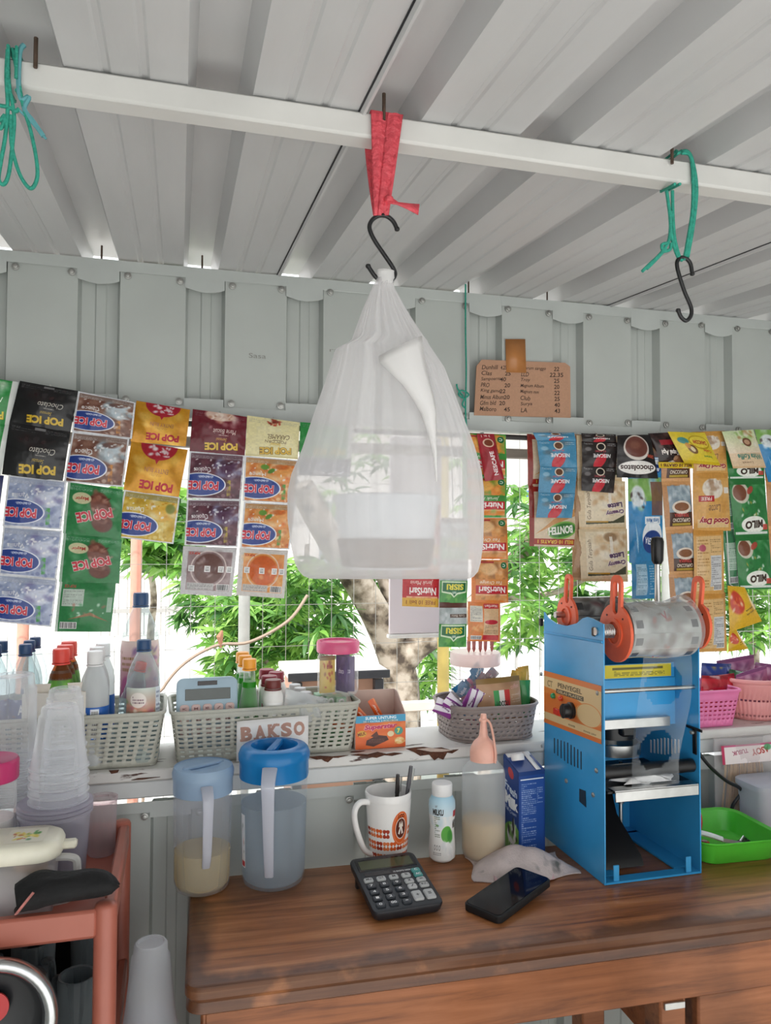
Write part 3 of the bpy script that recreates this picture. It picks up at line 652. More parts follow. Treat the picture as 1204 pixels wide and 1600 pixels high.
POP = 'drink powder sachets hung left of the bag'
strip('green drink sachet strip cut off by the frame left of the black sachets', [(ml2, (-68, 584), (29, 598), (16, 664), (-72, 650)), (ml2, (-72, 652), (16, 666), (2, 742), (-80, 730)), (mbi, (-82, 734), (6, 744), (0, 792), (-90, 786))], 1.592)
strip('strip of two black chocolate sachets over three lilac ones', [(mk_, (31, 596), (122, 612), (110, 675), (15, 658)), (mk_, (15, 660), (110, 676), (98, 752), (3, 740)), (ml_, (13, 743), (104, 753), (95, 827), (4, 821)), (ml_, (5, 823), (97, 830), (88, 905), (-2, 896)), (ml_, (-4, 898), (90, 906), (80, 979), (-10, 970))], 1.583)
strip('strip of two brown chocolate sachets over three dark green ones', [(mb_, (122, 612), (212, 630), (206, 685), (112, 673)), (mb_, (113, 675), (202, 686), (192, 760), (100, 752)), (mgr_, (106, 754), (192, 766), (189, 842), (98, 832)), (mgr_, (99, 834), (190, 844), (186, 911), (92, 908)), (mgb_, (93, 910), (181, 912), (173, 986), (85, 986))], 1.577)
strip('strip of two shiny gold sachets over one yellow sachet', [(mg_, (213, 627), (297, 641), (290, 697), (204, 689)), (mg_, (205, 690), (293, 704), (279, 778), (193, 764)), (my_, (194, 766), (281, 778), (271, 849), (181, 838))], 1.584)
strip('strip with a maroon biscuit sachet over two dark purple ones and a greyish back', [(mm_, (301, 640), (386, 652), (382, 711), (296, 704)), (mp_, (296, 706), (382, 712), (376, 781), (291, 778)), (mp_, (292, 781), (376, 782), (371, 854), (288, 851)), (mpb_, (286, 854), (370, 857), (362, 931), (281, 927))], 1.578)
strip('strip with a cream popcorn sachet over two orange fruit ones and an orange back', [(mc_, (386, 650), (468, 661), (465, 717), (383, 711)), (mo_, (382, 713), (466, 720), (461, 787), (379, 782)), (mo_, (381, 785), (461, 789), (452, 858), (375, 855)), (mob_, (374, 857), (450, 861), (444, 934), (369, 929))], 1.585)
strip('mostly hidden green sachet strip at the upper left edge of the white bag', [(ml2, (469, 660), (552, 668), (549, 716), (467, 712)), (mbi, (467, 714), (549, 718), (546, 745), (466, 742))], 1.58)
# ---- orange drink strips right of the bag
def nutri(bg, band, bcol, name, fruit, foot=None):
    a = Art(200, 224, bg); a.rect(.1, .06, .96, .97, fruit[0]); a.blobs(.12, .5, .95, .96, fruit, 30, .14, 4, .6); a.ell(.45, .78, .26, .16, fruit[1], .9, .3); a.ell(.87, .87, .09, .08, '#1d6a3c', 1, .1); a.text('C', .87, .87, .08, .07, '#dfeee2', 170, .03)
    a.rect(.1, .4, .96, .55, bcol, .92); a.text(name, .5, .475, .62, .1, '#f4efe4', 180, 0, None, .3); a.rect(.1, .2, .96, .4, band); a.text('NutriSari', .54, .3, .74, .15, '#f6f0ec', 180, .03)
    a.rect(.1, .16, .96, .2, '#f1c8a8', .6); a.blobs(.1, .04, .96, .16, fruit, 14, .08, 3, .5); a.rect(.1, .92, .6, .965, '#a92a30', .8)
    if foot: a.rect(0, 0, 1, .17, '#d9a83c'); a.text('FREE 10 beli 1', .5, .085, .8, .08, '#8a4a20', 180, .01)
    return a.grain()
ng = S('orange_drink_green', nutri('#3d9a45', '#c02733', '#358b3d', 'Jeruk Peras', ['#e08a3a', '#f0b25c', '#5aa53f'])); no = S('orange_drink', nutri('#e0813a', '#bd2631', '#d88c4c', 'Tea Orange', ['#dc9a5c', '#ecc08d', '#8a5a34']))
no2 = nutri('#c12c33', '#b71f2c', '#bf2a35', 'Jeruk Manis', ['#d98a4a', '#c12c33', '#e3a05c'], 1); nr = S('orange_drink_red', no2)
nb = Art(200, 224, '#dd8040'); nb.rect(.46, .04, .95, .95, '#d9b58c'); nb.rect(.46, .84, .95, .96, '#bf2a33'); nb.text('NutriSari', .7, .9, .4, .07, '#f3e6dc', 180, .02); nb.rect(.46, .04, .95, .17, '#c22d36'); nb.lines(.5, .2, .92, .42, 6, '#7d5c40', 3); nb.ell(.7, .5, .22, .06, '#bf2a33', 1, .05); nb.rect(.06, .5, .42, .9, '#d8d4c6'); nb.lines(.08, .52, .4, .88, 12, '#777', 5) if 0 else nb.lines(.08, .52, .4, .88, 12, '#777777', 5); nb.bars(.08, .05, .42, .15); nb.blobs(.08, .2, .42, .45, ['#e6b070', '#c9803c'], 12, .1, 3); nbm = S('orange_drink_back', nb.grain())
strip('orange drink sachet strip at the right edge of the bag, green on top', [(ng, (722, 678), (790, 680), (791, 745), (722, 744)), (ng, (722, 746), (791, 747), (791, 808), (722, 808)), (no, (722, 810), (792, 810), (793, 873), (724, 873)), (no, (736, 875), (793, 876), (794, 941), (736, 940)), (nbm, (731, 941), (781, 942), (780, 1002), (730, 1001))], 1.588)
ns = Art(128, 224, '#a31d2b'); ns.blobs(0, 0, 1, 1, ['#8a1522', '#c23642'], 14, .2, 3, .4); ns.text('NESCAFE', .5, .36, .6, .14, '#f4ecec', -90, .02) if 0 else None
nsx = Art(100, 224, '#a31d2b'); nsx.blobs(0, 0, 1, 1, ['#8a1522', '#c23642'], 14, .2, 3, .4); nsx.text('NESCAFE', .58, .36, 1.15, .105, '#f4ecec', 96, .03); nsx.ell(.5, .8, .32, .1, '#e8c9b0', 1, .1); nsx.ell(.5, .8, .24, .075, '#7d3a22', 1, .1); nsx.text('3 in 1', .45, .95, .5, .05, '#f3e6e0', 180, .02)
tag(strip('narrow dark red coffee stick over the green orange-drink sachets', [(S('coffee_stick', nsx.grain()), (745, 679), (772, 679), (787, 748), (757, 751)),], 1.576, 'coffee_stick', cat='coffee stick'), 'narrow dark red coffee stick over the green orange-drink sachets', 'coffee stick')
strip('red sweet-orange sachet with a yellow footer hanging under the bag', [(nr, (628, 790), (688, 790), (686, 866), (628, 866)), (nr, (629, 868), (686, 868), (685, 948), (628, 946))], 1.59)
si = Art(180, 224, '#4d9a4a'); si.blobs(0, 0, 1, .5, ['#3c8a3e', '#7fbb62', '#2f7a38'], 30, .1, 3, .6); si.rect(0, .52, 1, 1, '#b7bfc0'); si.blobs(.05, .55, .6, .95, ['#d8dde0', '#9aa6a8'], 12, .12, 4); si.rect(.0, .88, 1, 1, '#5d3228'); si.rect(.35, .66, 1, .74, '#5a463c'); si.text('Gula Batu', .67, .7, .5, .05, '#e8dfd4', 180, 0)
si.poly([(.06, .5), (.94, .5), (.94, .24), (.62, .2), (.5, .12), (.38, .2), (.06, .24)], '#d7e8c8'); si.poly([(.09, .47), (.91, .47), (.91, .27), (.6, .24), (.5, .16), (.4, .24), (.09, .27)], '#1f6b3f'); si.text('SISRI', .52, .37, .6, .14, '#e6d640', 180, .04); si.text('teh', .5, .23, .14, .07, '#dfeee2', 180, .02); sim = S('green_tea', si.grain())
strip('green iced tea sachet strip under the right corner of the bag', [(sim, (689, 810), (732, 811), (731, 874), (688, 873)), (sim, (688, 875), (731, 876), (729, 941), (686, 941)), (sim, (686, 942), (729, 942), (728, 1010), (685, 1010))], 1.581)
# ---- coffee and milk strips on the right
bo = Art(224, 256, '#dcc9ae'); bo.rect(0, 0, .1, 1, '#8c2a20'); bo.rect(.1, .9, 1, .98, '#a52d25'); bo.rect(.1, .03, 1, .13, '#a52d25'); bo.text('BELI 10 GRATIS 1', .56, .08, .78, .06, '#e8c64a', 180, .03); bo.blobs(.15, .3, .95, .85, ['#e8dcc8', '#c9a375', '#b8763c'], 22, .12, 3, .5); bo.poly([(.12, .2), (.5, .45), (1, .62), (1, .5), (.5, .36)], '#c98a4a', .8); bo.ell(.7, .27, .34, .14, '#79b052', 1, .04, 8); bo.ell(.7, .27, .31, .11, '#3d7a36', 1, .05, 8); bo.text('BONTEH', .66, .27, .56, .13, '#f2f2ea', 186, .045); bo.text('teh', .35, .55, .2, .1, '#f4efe6', 180, .03); bom = S('milk_tea', bo.grain())
strip('brown and cream milk tea pouches behind the blue coffee sachets', [(bom, (823, 679), (898, 681), (898, 757), (824, 758)), (bom, (825, 760), (898, 759), (898, 854), (827, 852))], 1.597)
def nes(bg, dark, sub):
    a = Art(224, 170, bg); a.blobs(0, 0, 1, 1, dark, 14, .2, 3, .35); a.ell(.5, .22, .16, .34, '#c62a38', 1, .08, -20); a.text('NESCAFE', .55, .44, .5, .15, '#f1eff0', 180, .03); a.text(sub, .5, .62, .3, .07, '#e3525c', 180, .01); a.ell(.52, .8, .13, .17, '#e9dcc8', 1, .1); a.ell(.52, .8, .1, .13, dark[-1], 1, .1); a.lines(.06, .88, .3, .96, 3, '#dfe6ea', 4); a.lines(.7, .84, .95, .94, 3, '#dfe6ea', 5); a.rect(0, .965, 1, 1, dark[0], .8); a.ell(.17, .7, .11, .1, '#ffffff', .35, .4); return a.grain()
nbl = S('blue_coffee', nes('#4a8fb5', ['#3a7a9e', '#67a5c6', '#6d4630'], 'IN 1 KOPI')); nbk = S('black_coffee', nes('#2a2323', ['#1a1517', '#5a3a30', '#17100f'], 'CLASSIC'))
strip('light blue coffee sachet strip draped over the brown tea pouches', [(nbl, (832, 676), (897, 676), (899, 689), (838, 688)), (nbl, (839, 689), (899, 689), (901, 730), (843, 728)), (nbl, (843, 729), (901, 731), (898, 770), (841, 769)), (nbl, (841, 770), (898, 771), (893, 809), (837, 808))], 1.574, bulge=.004)
la = Art(224, 236, '#d9c3a0'); la.rect(.12, .1, .95, .95, '#e2d2b6'); la.blobs(.3, .35, .95, .9, ['#d7b48a', '#f0e6d6', '#b98a5c'], 26, .12, 3, .6); la.ell(.62, .84, .16, .1, '#8a6a4a', .8, .3); la.rect(.6, .5, .66, .85, '#f3ece2', .8); la.text('Creamy', .74, .36, .42, .11, '#6d4b6a', 190, .05, ('#f2ece6', .03)); la.text('Latte', .74, .49, .34, .11, '#5e4660', 190, .05, ('#f2ece6', .03)); la.text('Gula Terpisah', .2, .5, .62, .09, '#6d5844', 92, 0, None, .2); la.poly([(.14, .1), (.96, .14), (.96, .3), (.7, .17), (.14, .14)], '#4a4a36'); la.rect(.14, .14, .6, .17, '#b58a30'); la.rect(0, 0, 1, .05, '#d2b58c'); lam = S('latte', la.grain())
ld = Art(100, 236, '#b08a66'); ld.rect(0, 0, 1, .05, '#c8a680'); ld.text('Gula Terpisah', .5, .55, 1.4, .1, '#6b4a34', 90, 0); ldm = S('latte_side', ld.grain())
strip('darker tan sachet strip peeping out left of the creamy latte sachets', [(ldm, (893, 679), (915, 681), (916, 752), (894, 752)), (ldm, (894, 753), (916, 753), (917, 830), (893, 830)), (ldm, (893, 831), (917, 831), (918, 906), (894, 905))], 1.600)
strip('beige creamy latte sachet strip under the black coffee sachets', [(lam, (900, 681), (968, 683), (972, 751), (902, 750)), (lam, (902, 752), (976, 753), (978, 826), (904, 826)), (lam, (904, 828), (979, 827), (981, 908), (907, 907))], 1.592)
strip('black instant coffee sachet strip right of the blue one', [(nbk, (908, 677), (961, 679), (963, 692), (909, 690)), (nbk, (909, 690), (964, 692), (962, 730), (909, 728)), (nbk, (909, 729), (962, 731), (958, 770), (908, 766))], 1.579, bulge=.004)
co = Art(224, 236, '#191415'); co.ell(.5, .7, .36, .3, '#d8d0c8', 1, .04); co.ell(.5, .72, .32, .25, '#6a3a30', 1, .06); co.ell(.46, .76, .2, .12, '#8a5a4a', .7, .5); co.ell(.5, .24, .48, .16, '#efece8', 1, .05); co.text('chocolatos', .5, .23, .84, .13, '#3a2320', 180, .03); co.text('DRINK', .86, .5, .2, .08, '#c8503a', 170, .03); com = S('choco_drink', co.grain())
strip('black and white chocolate drink sachet right of the black coffee strip', [(com, (964, 681), (1016, 680), (1027, 747), (963, 745))], 1.572)
mi = Art(160, 236, '#2f86bf'); mi.rect(0, .72, 1, 1, '#7fae5a'); mi.blobs(0, .6, 1, 1, ['#9cc478', '#d9e4ea', '#5a9ac2'], 20, .12, 3, .6); mi.rect(.62, .55, 1, .95, '#7a4a3c', .8); mi.ell(.25, .78, .2, .14, '#dfe6ea', .95, .2); mi.blobs(.08, .62, .45, .84, ['#3a2a26', '#f2f4f6', '#8c9aa2'], 14, .06, 5); mi.ell(.66, .3, .32, .2, '#eef2f6', 1, .05); mi.ell(.66, .24, .3, .14, '#1f3f86', 1, .06); mi.text('BENDERA', .66, .24, .46, .08, '#eef2f8', 172, .03); mi.rect(.42, .45, .9, .54, '#e4ebf0'); mi.text('Kental Manis', .66, .49, .4, .05, '#2a5a9a', 180, .01); mi.poly([(.15, .5), (.2, .2), (.26, .1), (.22, .3)], '#a8d4ec', .8); mim = S('blue_milk', mi.grain())
mbk = Art(160, 236, '#3287bb'); mbk.rect(.15, .1, .55, .92, '#a9cde2'); mbk.lines(.17, .12, .53, .9, 18, '#4a7a9c', 3); mbk.lines(.65, .1, .95, .9, 12, '#bcd8e8', 5); mbkm = S('blue_milk_back', mbk.grain())
strip('blue milk sachet strip with a cow left of the sealer lever', [(mim, (981, 690), (1033, 690), (1034, 746), (981, 747)), (mim, (981, 748), (1034, 748), (1035, 876), (982, 878)), (mbkm, (986, 878), (1026, 877), (1026, 934), (987, 936))], 1.589)
ab = Art(224, 200, '#2c1b1a'); ab.blobs(0, .1, 1, 1, ['#4a2c28', '#170d0e', '#7c4c40'], 22, .14, 3, .5); ab.rect(.25, .62, .8, .78, '#a82430', .9); ab.text('Kapal Api', .55, .4, .7, .2, '#efe6e0', 176, .04); ab.ell(.75, .15, .2, .14, '#b98a68', .9, .2); abm = S('black_coffee_gold', ab.grain())
strip('dark brown coffee sachet tucked behind the yellow chocolate milk sachet', [(abm, (1012, 678), (1052, 676), (1068, 724), (1030, 728))], 1.583)
tb = Art(190, 256, '#c08a5a'); tb.rect(.16, .08, .96, .9, '#8fa0ac'); tb.blobs(.18, .5, .95, .9, ['#b9c6ce', '#6d7f8c', '#dfe6ea'], 24, .12, 3, .6); tb.rect(.16, .08, .96, .36, '#4a2c20'); tb.ell(.58, .46, .34, .14, '#e3d6c8', 1, .06); tb.ell(.58, .47, .26, .09, '#8a5a3c', 1, .08); tb.text('TORABIKA', .57, .3, .5, .07, '#d04a44', 180, .03); tb.text('CAPPUCCINO', .57, .2, .62, .08, '#e9dcca', 180, .03); tb.rect(.25, .09, .9, .14, '#b59a3c'); tb.rect(0, .92, 1, 1, '#d29b66'); tb.rect(0, 0, 1, .07, '#d8a470'); tbm = S('cappuccino', tb.grain(), rough=.2, bump=.5)
strip('copper and silver cappuccino sachet strip behind the orange roller loop', [(tbm, (1031, 680), (1077, 680), (1078, 751), (1033, 752)), (tbm, (1033, 753), (1078, 752), (1082, 826), (1039, 828)), (tbm, (1040, 829), (1083, 827), (1087, 896), (1045, 897)), (tbm, (1045, 898), (1087, 897), (1091, 962), (1048, 962))], 1.587)
fb = Art(224, 40, '#d9b92c'); fb.text('BELI 10 GRATIS 1', .5, .5, .88, .5, '#5a2a1c', 180, .04)
strip('thin yellow offer band across the copper cappuccino strip', [(S('offer_band', fb), (1028, 722), (1083, 723), (1083, 732), (1029, 731))], 1.574, bulge=.001, name='offer_band', cat='band')
da = Art(224, 200, '#e0c837'); da.blobs(0, 0, 1, 1, ['#ecd95e', '#cfb020'], 14, .2, 3, .4); da.ell(.66, .68, .3, .22, '#b89a1e', 1, .05); da.ell(.66, .69, .27, .18, '#e6cf45', 1, .05); da.text('DANCOW', .66, .68, .4, .13, '#a52a26', 176, .04); da.ell(.24, .72, .14, .12, '#4a8f8a', 1, .2); da.ell(.36, .45, .12, .16, '#6d4a2a', .95, .1, 20); da.ell(.36, .45, .06, .1, '#e9d9b0', .95, .2, 20); da.ell(.28, .56, .07, .1, '#c98a3a', .9, .2); da.text('Coklat', .78, .42, .24, .08, '#c03a2a', 176, .02); da.text('Instant', .72, .24, .24, .07, '#3a7a3a', 178, .02); da.rect(0, 0, 1, .09, '#d3b416'); dam = S('yellow_milk', da.grain())
strip('yellow chocolate milk sachet hung slantwise over the orange coffee strip', [(dam, (1043, 675), (1101, 677), (1125, 727), (1068, 722))], 1.569)
gd = Art(200, 236, '#d9a45a'); gd.blobs(0, 0, 1, 1, ['#e3b878', '#cc9246'], 14, .2, 3, .5); gd.rect(.1, .06, .94, .2, '#e6d0ac', .6); gd.text('Good Day', .55, .18, .82, .13, '#9c2232', 180, .045, ('#f4ead8', .03)); gd.text('Latte', .52, .38, .34, .13, '#7a5a4a', 184, 0, None, .2); gd.ell(.5, .72, .3, .18, '#e8e0d4', .95, .1); gd.ell(.5, .78, .22, .12, '#b4967c', .9, .3); gd.blobs(.25, .6, .8, .88, ['#f4efe8', '#a9876a'], 16, .08, 6, .6); gd.rect(.12, .5, .5, .6, '#b32c33'); gd.text('FREE', .3, .55, .26, .06, '#f3e6dc', 180, .02); gd.rect(.82, .64, .98, .74, '#efe9e0'); gd.rect(0, .9, 1, 1, '#cf9648'); gdm = S('orange_coffee', gd.grain())
gk = Art(200, 300, '#d8a258'); gk.rect(.08, .06, .92, .9, '#e0bb84'); gk.lines(.1, .1, .45, .86, 16, '#a8783e', 3); gk.rect(.5, .12, .9, .6, '#cfd0d2'); gk.lines(.52, .13, .88, .58, 14, '#7d7d80', 4); gk.lines(.52, .64, .9, .86, 7, '#9a7a50', 5); gk.bars(.62, .06, .9, .16); gk.ell(.25, .72, .12, .06, '#b9506a', .9, .2); gk.rect(0, .92, 1, 1, '#cc9040'); gkm = S('orange_coffee_back', gk.grain())
strip('long orange iced coffee sachet strip between the copper and green strips', [(gdm, (1080, 676), (1132, 674), (1136, 738), (1082, 739)), (gdm, (1082, 740), (1137, 739), (1141, 828), (1083, 829)), (gkm, (1082, 830), (1129, 828), (1131, 926), (1084, 929)), (gkm, (1086, 930), (1133, 927), (1135, 1016), (1089, 1018))], 1.582)
wk = Art(224, 236, '#dfc4a2'); wk.grad(.4, 1, '#e8d6be', '#cfe0b0'); wk.blobs(.3, .6, .9, .98, ['#7fae4a', '#f0ece2', '#a8703c'], 22, .1, 3, .6); wk.ell(.62, .68, .14, .12, '#6d4230', .95, .1); wk.ell(.62, .68, .09, .07, '#c9a080', .95, .1); wk.text('White Koffie', .58, .3, .76, .15, '#3d7a6c', 180, .03); wk.text('Luwak', .45, .14, .34, .06, '#8a6a52', 180, .01); wk.rect(0, 0, 1, .05, '#d8b48a'); wkm = S('white_coffee', wk.grain())
strip('peach white-coffee sachet lying over the green chocolate malt strip', [(wkm, (1127, 675), (1176, 672), (1196, 730), (1145, 731))], 1.569)
ml3 = Art(200, 236, '#2c7d3f'); ml3.blobs(0, .3, 1, 1, ['#22692f', '#4a9a58', '#8cc096'], 20, .12, 3, .4); ml3.ell(.25, .76, .22, .2, '#d8cfc0', .95, .1); ml3.ell(.22, .76, .17, .15, '#7c4a34', 1, .1); ml3.ell(.5, .8, .12, .06, '#b5453a', .9, .2, 30); ml3.blobs(.2, .35, .8, .6, ['#c9a24a', '#eef2ee', '#2a6a36'], 16, .06, 7, .7); ml3.ell(.56, .2, .36, .15, '#f0f2ea', 1, .06); ml3.text('MILO', .56, .2, .5, .14, '#3c2a22', 184, .05); ml3.rect(.04, .03, .96, .07, '#dfe6df'); ml3.rect(.82, .1, .97, .2, '#c94a42', .9); ml3.rect(0, .9, 1, 1, '#277236'); mlm = S('green_malt', ml3.grain())
mlb = Art(120, 236, '#3d7a52'); mlb.rect(.1, .3, .9, .8, '#9fb8a6'); mlb.lines(.12, .32, .88, .78, 14, '#557a62', 3); mlb.bars(.2, .06, .8, .18); mlbm = S('green_malt_back', mlb.grain())
strip('second green malt strip seen edge-on behind the front one', [(mlbm, (1122, 748), (1147, 748), (1150, 830), (1128, 832)), (mlbm, (1128, 833), (1151, 831), (1157, 914), (1135, 916))], 1.597)
strip('bright green chocolate malt drink strip at the right of the window', [(mlm, (1128, 684), (1190, 684), (1194, 748), (1138, 749)), (mlm, (1138, 750), (1195, 749), (1200, 835), (1147, 837)), (mlm, (1148, 838), (1200, 836), (1206, 919), (1154, 920))], 1.585)
strip('blue milk sachet cut off by the frame at the far right', [(mim, (1178, 672), (1240, 674), (1244, 750), (1200, 752))], 1.577)
strip('copper sachet strip cut off at the right edge under the blue milk sachet', [(tbm, (1190, 678), (1238, 680), (1240, 752), (1195, 750)), (tbm, (1195, 752), (1240, 754), (1243, 828), (1200, 826)), (tbm, (1200, 828), (1243, 830), (1247, 915), (1205, 915))], 1.594)
yb = Art(224, 224, '#dfb02a'); yb.blobs(0, 0, 1, 1, ['#e8c24a', '#cf9a18'], 14, .2, 3, .5); yb.ell(.3, .62, .28, .3, '#c8452e', 1, .2); yb.blobs(.1, .4, .5, .8, ['#e07a3c', '#f2dfc0'], 10, .08, 3); yb.text('tepung bumbu', .7, .42, .36, .06, '#4a3a1c', 10, .02); yb.text('Ayam Goreng', .7, .32, .36, .06, '#4a3a1c', 10, .02); ybm = S('yellow_pouch', yb.grain())
strip('upper yellow seasoning pouch with a blue corner hanging by the baskets', [(ybm, (1136, 916), (1162, 918), (1190, 970), (1140, 986))], 1.564, 'seasoning_pouch', bulge=.010, group='yellow seasoning pouches', cat='pouch')
strip('lower yellow seasoning pouch hanging just above the snack baskets', [(ybm, (1138, 986), (1150, 984), (1168, 1013), (1138, 1018))], 1.603, 'seasoning_pouch', bulge=.01, group='yellow seasoning pouches', cat='pouch')
# ================================================================== ON THE LEDGE
def perf_basket(name, label, loc, wt, dt, wb, db, h, rc, nrow, ncol, m, rot=0, hole=(.55, .45), group=None, rowpad=(.12, .08), rimr=.004, lattice=None):
    """tapered basket whose wall is a real lattice of slots"""
    t = thing(name, label, 'basket', loc, (0, 0, rot), group); N = 64
    def ring(w, d, k):
        pts = rrect(w, d, rc, 6); P = [Vector((x, y, 0)) for x, y in pts]; P.append(P[0]); L = [0]
        for i in range(len(P)-1): L.append(L[-1]+(P[i+1]-P[i]).length)
        out = []; j = 0
        for s in k:
            q = s*L[-1]
            while j < len(L)-2 and L[j+1] < q: j += 1
            f = (q-L[j])/max(L[j+1]-L[j], 1e-9); out.append(P[j].lerp(P[j+1], f))
        return out
    ks = []
    for i in range(ncol): ks += [i/ncol, (i+hole[0])/ncol]
    zs = [0, rowpad[0]]; rows = []
    span = 1-rowpad[0]-rowpad[1]
    for j in range(nrow): zs += [rowpad[0]+span*(j+hole[1])/nrow, rowpad[0]+span*(j+1)/nrow]
    zs[-1] = 1-rowpad[1]; zs.append(1); n = len(ks); vs = []
    for z in zs: vs += [(p.x, p.y, z*h) for p in ring(wb+(wt-wb)*z, db+(dt-db)*z, ks)]
    fs = []
    for j in range(len(zs)-1):
        solid_row = j == 0 or j == len(zs)-2 or j % 2 == 0
        for i in range(n):
            stag = lattice and (j//2) % 2
            isbar = (i % 2 == 1) if not stag else (i % 2 == 0)
            if solid_row or isbar: k = (i+1) % n; fs.append((j*n+i, j*n+k, (j+1)*n+k, (j+1)*n+i))
    mb = MB(); mb.add(vs, fs); mb.build('wall', m, t, fix=False, solid=.002, ang=30)
    MB().rloft([(wb, db, rc*.8, 0), (wb, db, rc*.8, .003)], 6).build('bottom', m, t)
    MB().tube([(x, y, h) for x, y in rrect(wt, dt, rc, 6)], rimr, 8, True).build('rim', m, t)
    return t
m_grey = mat('grey_basket_plastic', '#b9b8ac', .5, 0, .04, 20, .15, 150)
BL1 = perf_basket('plastic_basket', 'grey slotted basket full of water bottles at the window left end', (-.222, 1.715, LZ+.001), .40, .19, .372, .165, .106, .02, 9, 58, m_grey, group='grey baskets on the ledge')
BL2 = perf_basket('plastic_basket', 'grey slotted basket with the paper sign stuck to its front', (.186, 1.718, LZ+.001), .395, .19, .368, .165, .104, .02, 9, 58, m_grey, rot=.035, group='grey baskets on the ledge')
ZB = LZ+.006
def bottle(name, label, loc, prof, m, cap, mcap, lab=None, tilt=None, group=None, liquid=None, n=22, cat='bottle', ridges=True, capn=18):
    """bottle of parts: body (profile r,z), cap (r0, z0, z1), optional wrap label (z0, z1, material, half angle)"""
    t = thing(name, label, cat, loc, tilt or (0, 0, 0), group); MB().lathe(prof, n).build('body', m, t, ang=50)
    r, z0, z1 = cap; e = (z1-z0)
    MB().lathe([(r*.96, z0), (r, z0+e*.08), (r, z0+e*.8), (r*.93, z1-.0006), (r*.6, z1), (0, z1)], capn).build('cap', mcap, t, ang=50)
    MB().lathe([(r*1.06, z0-.004), (r*1.06, z0-.001)], capn).build('neck_ring', mcap, t)
    if lab:
        za, zb, lm, ha = lab
        def rad(z):
            for i in range(len(prof)-1):
                if prof[i][1] <= z <= prof[i+1][1] and prof[i+1][1] > prof[i][1]:
                    f = (z-prof[i][1])/(prof[i+1][1]-prof[i][1]); return prof[i][0]+(prof[i+1][0]-prof[i][0])*f+.0009
            return prof[0][0]+.0009
        a = facing(loc); patch([(rad(za+(zb-za)*k/5), za+(zb-za)*k/5) for k in range(6)], a-ha, a+ha, 20).build('label', lm, t, fix=False)
    if liquid:
        lz, lmm = liquid; pr = [(max(0, x-.0015), z+.001) for x, z in prof if z < lz]; pr.append((pr[-1][0], lz)); pr.append((0, lz)); MB().lathe(pr, n).build('liquid', lmm, t, ang=50)
    return t
def waterprof(r, h, rib=True):
    p = [(0, .004), (r*.6, 0), (r*.93, .003), (r, .012)]
    if rib:
        for k in range(4): z = h*(.10+.055*k); p += [(r, z), (r*.955, z+h*.018), (r, z+h*.036)]
    p += [(r, h*.36), (r*.985, h*.365), (r*.985, h*.58), (r, h*.59), (r*.96, h*.61), (r, h*.63), (r*.97, h*.68), (r*.85, h*.76), (r*.6, h*.84), (r*.4, h*.895), (r*.385, h*.92)]
    return p
mblue = mat('navy_cap', '#22456f', .4); mred = mat('red_cap', '#e0473a', .4); mwhite = mat('white_cap', '#ecebea', .4); morange = mat('orange_cap', '#f0a030', .35); mmar = mat('maroon_cap', '#8c1f35', .4); mmar2 = mat('brown_red_cap', '#6e2a26', .4); mgreyc = mat('grey_cap', '#c3c3c4', .4)
wl_ = Art(256, 128, '#c9b8c2'); wl_.grad(0, 1, '#b7694f', '#cdd8cf'); wl_.blobs(0, .1, 1, .6, ['#b5627a', '#d98a6a', '#e9d9c8', '#7f9a6a'], 30, .12, 3, .6); wl_.ell(.38, .62, .2, .25, '#ece3dc', .9, .1); wl_.lines(.25, .5, .52, .76, 3, '#6d4b5a', 4); wl_.rect(0, 0, 1, .05, '#8a4a3a'); wl_.rect(.8, 0, 1, 1, '#d9dfe6'); wl_.lines(.82, .1, .98, .9, 6, '#6a6f8a', 3); wlm = wl_.mat('water_label', .35, .05)
bl_ = Art(256, 96, '#394a8c'); bl_.blobs(0, 0, 1, 1, ['#8e3a5a', '#4a68b0', '#d6dae8'], 20, .12, 4, .6); bl_.text('AIR', .5, .6, .3, .4, '#f1f2f6', 0, .03); blm = bl_.mat('navy_label', .35, .05)
X1 = lambda px, Y: onY(px, 1000, Y).x
def wb(px, Y, h, r, label, lm=blm, grp=None, lz=(.37, .57)):
    return bottle('water_bottle', label, (X1(px, Y), Y, ZB), waterprof(r, h), m_water, (r*.43, h*.92, h), mblue, (h*lz[0], h*lz[1], lm, 1.3), group=grp)
wb(40, 1.661, .243, .029, 'blue capped water bottle at the front left, beside the red capped bottles')
wb(46, 1.717, .243, .0265, 'middle one of the three blue capped water bottles standing in a row back', wlm)
wb(55, 1.770, .243, .0262, 'rearmost blue capped water bottle of the row beside the red caps')
wb(-8, 1.662, .243, .029, 'blue capped water bottle cut by the left edge of the photo')
wb(3, 1.718, .243, .0265, 'blue capped water bottle behind the one cut by the left edge', wlm)
gl = Art(256, 160, '#5f9a35'); gl.blobs(0, 0, 1, 1, ['#3f7d2a', '#8cc050', '#2f6a28'], 30, .12, 3, .6); gl.rect(0, .86, 1, 1, '#5a3a26'); gl.ell(.78, .2, .1, .14, '#c8352c', 1, .1); gl.text('tea', .75, .55, .16, .2, '#3a2a1c', 0, .03); gl.rect(0, 0, 1, .1, '#4a8030'); glm = gl.mat('green_tea_label', .35, .1)
jp = lambda r, h: [(0, .003), (r*.8, 0), (r, .008), (r*.95, h*.25), (r, h*.5), (r*.98, h*.62), (r*.75, h*.78), (r*.45, h*.86), (r*.42, h*.9)]
m_tea = clear('tea_in_plastic', '#c98a4a', .35, .08, .4, '#9a5a2c')
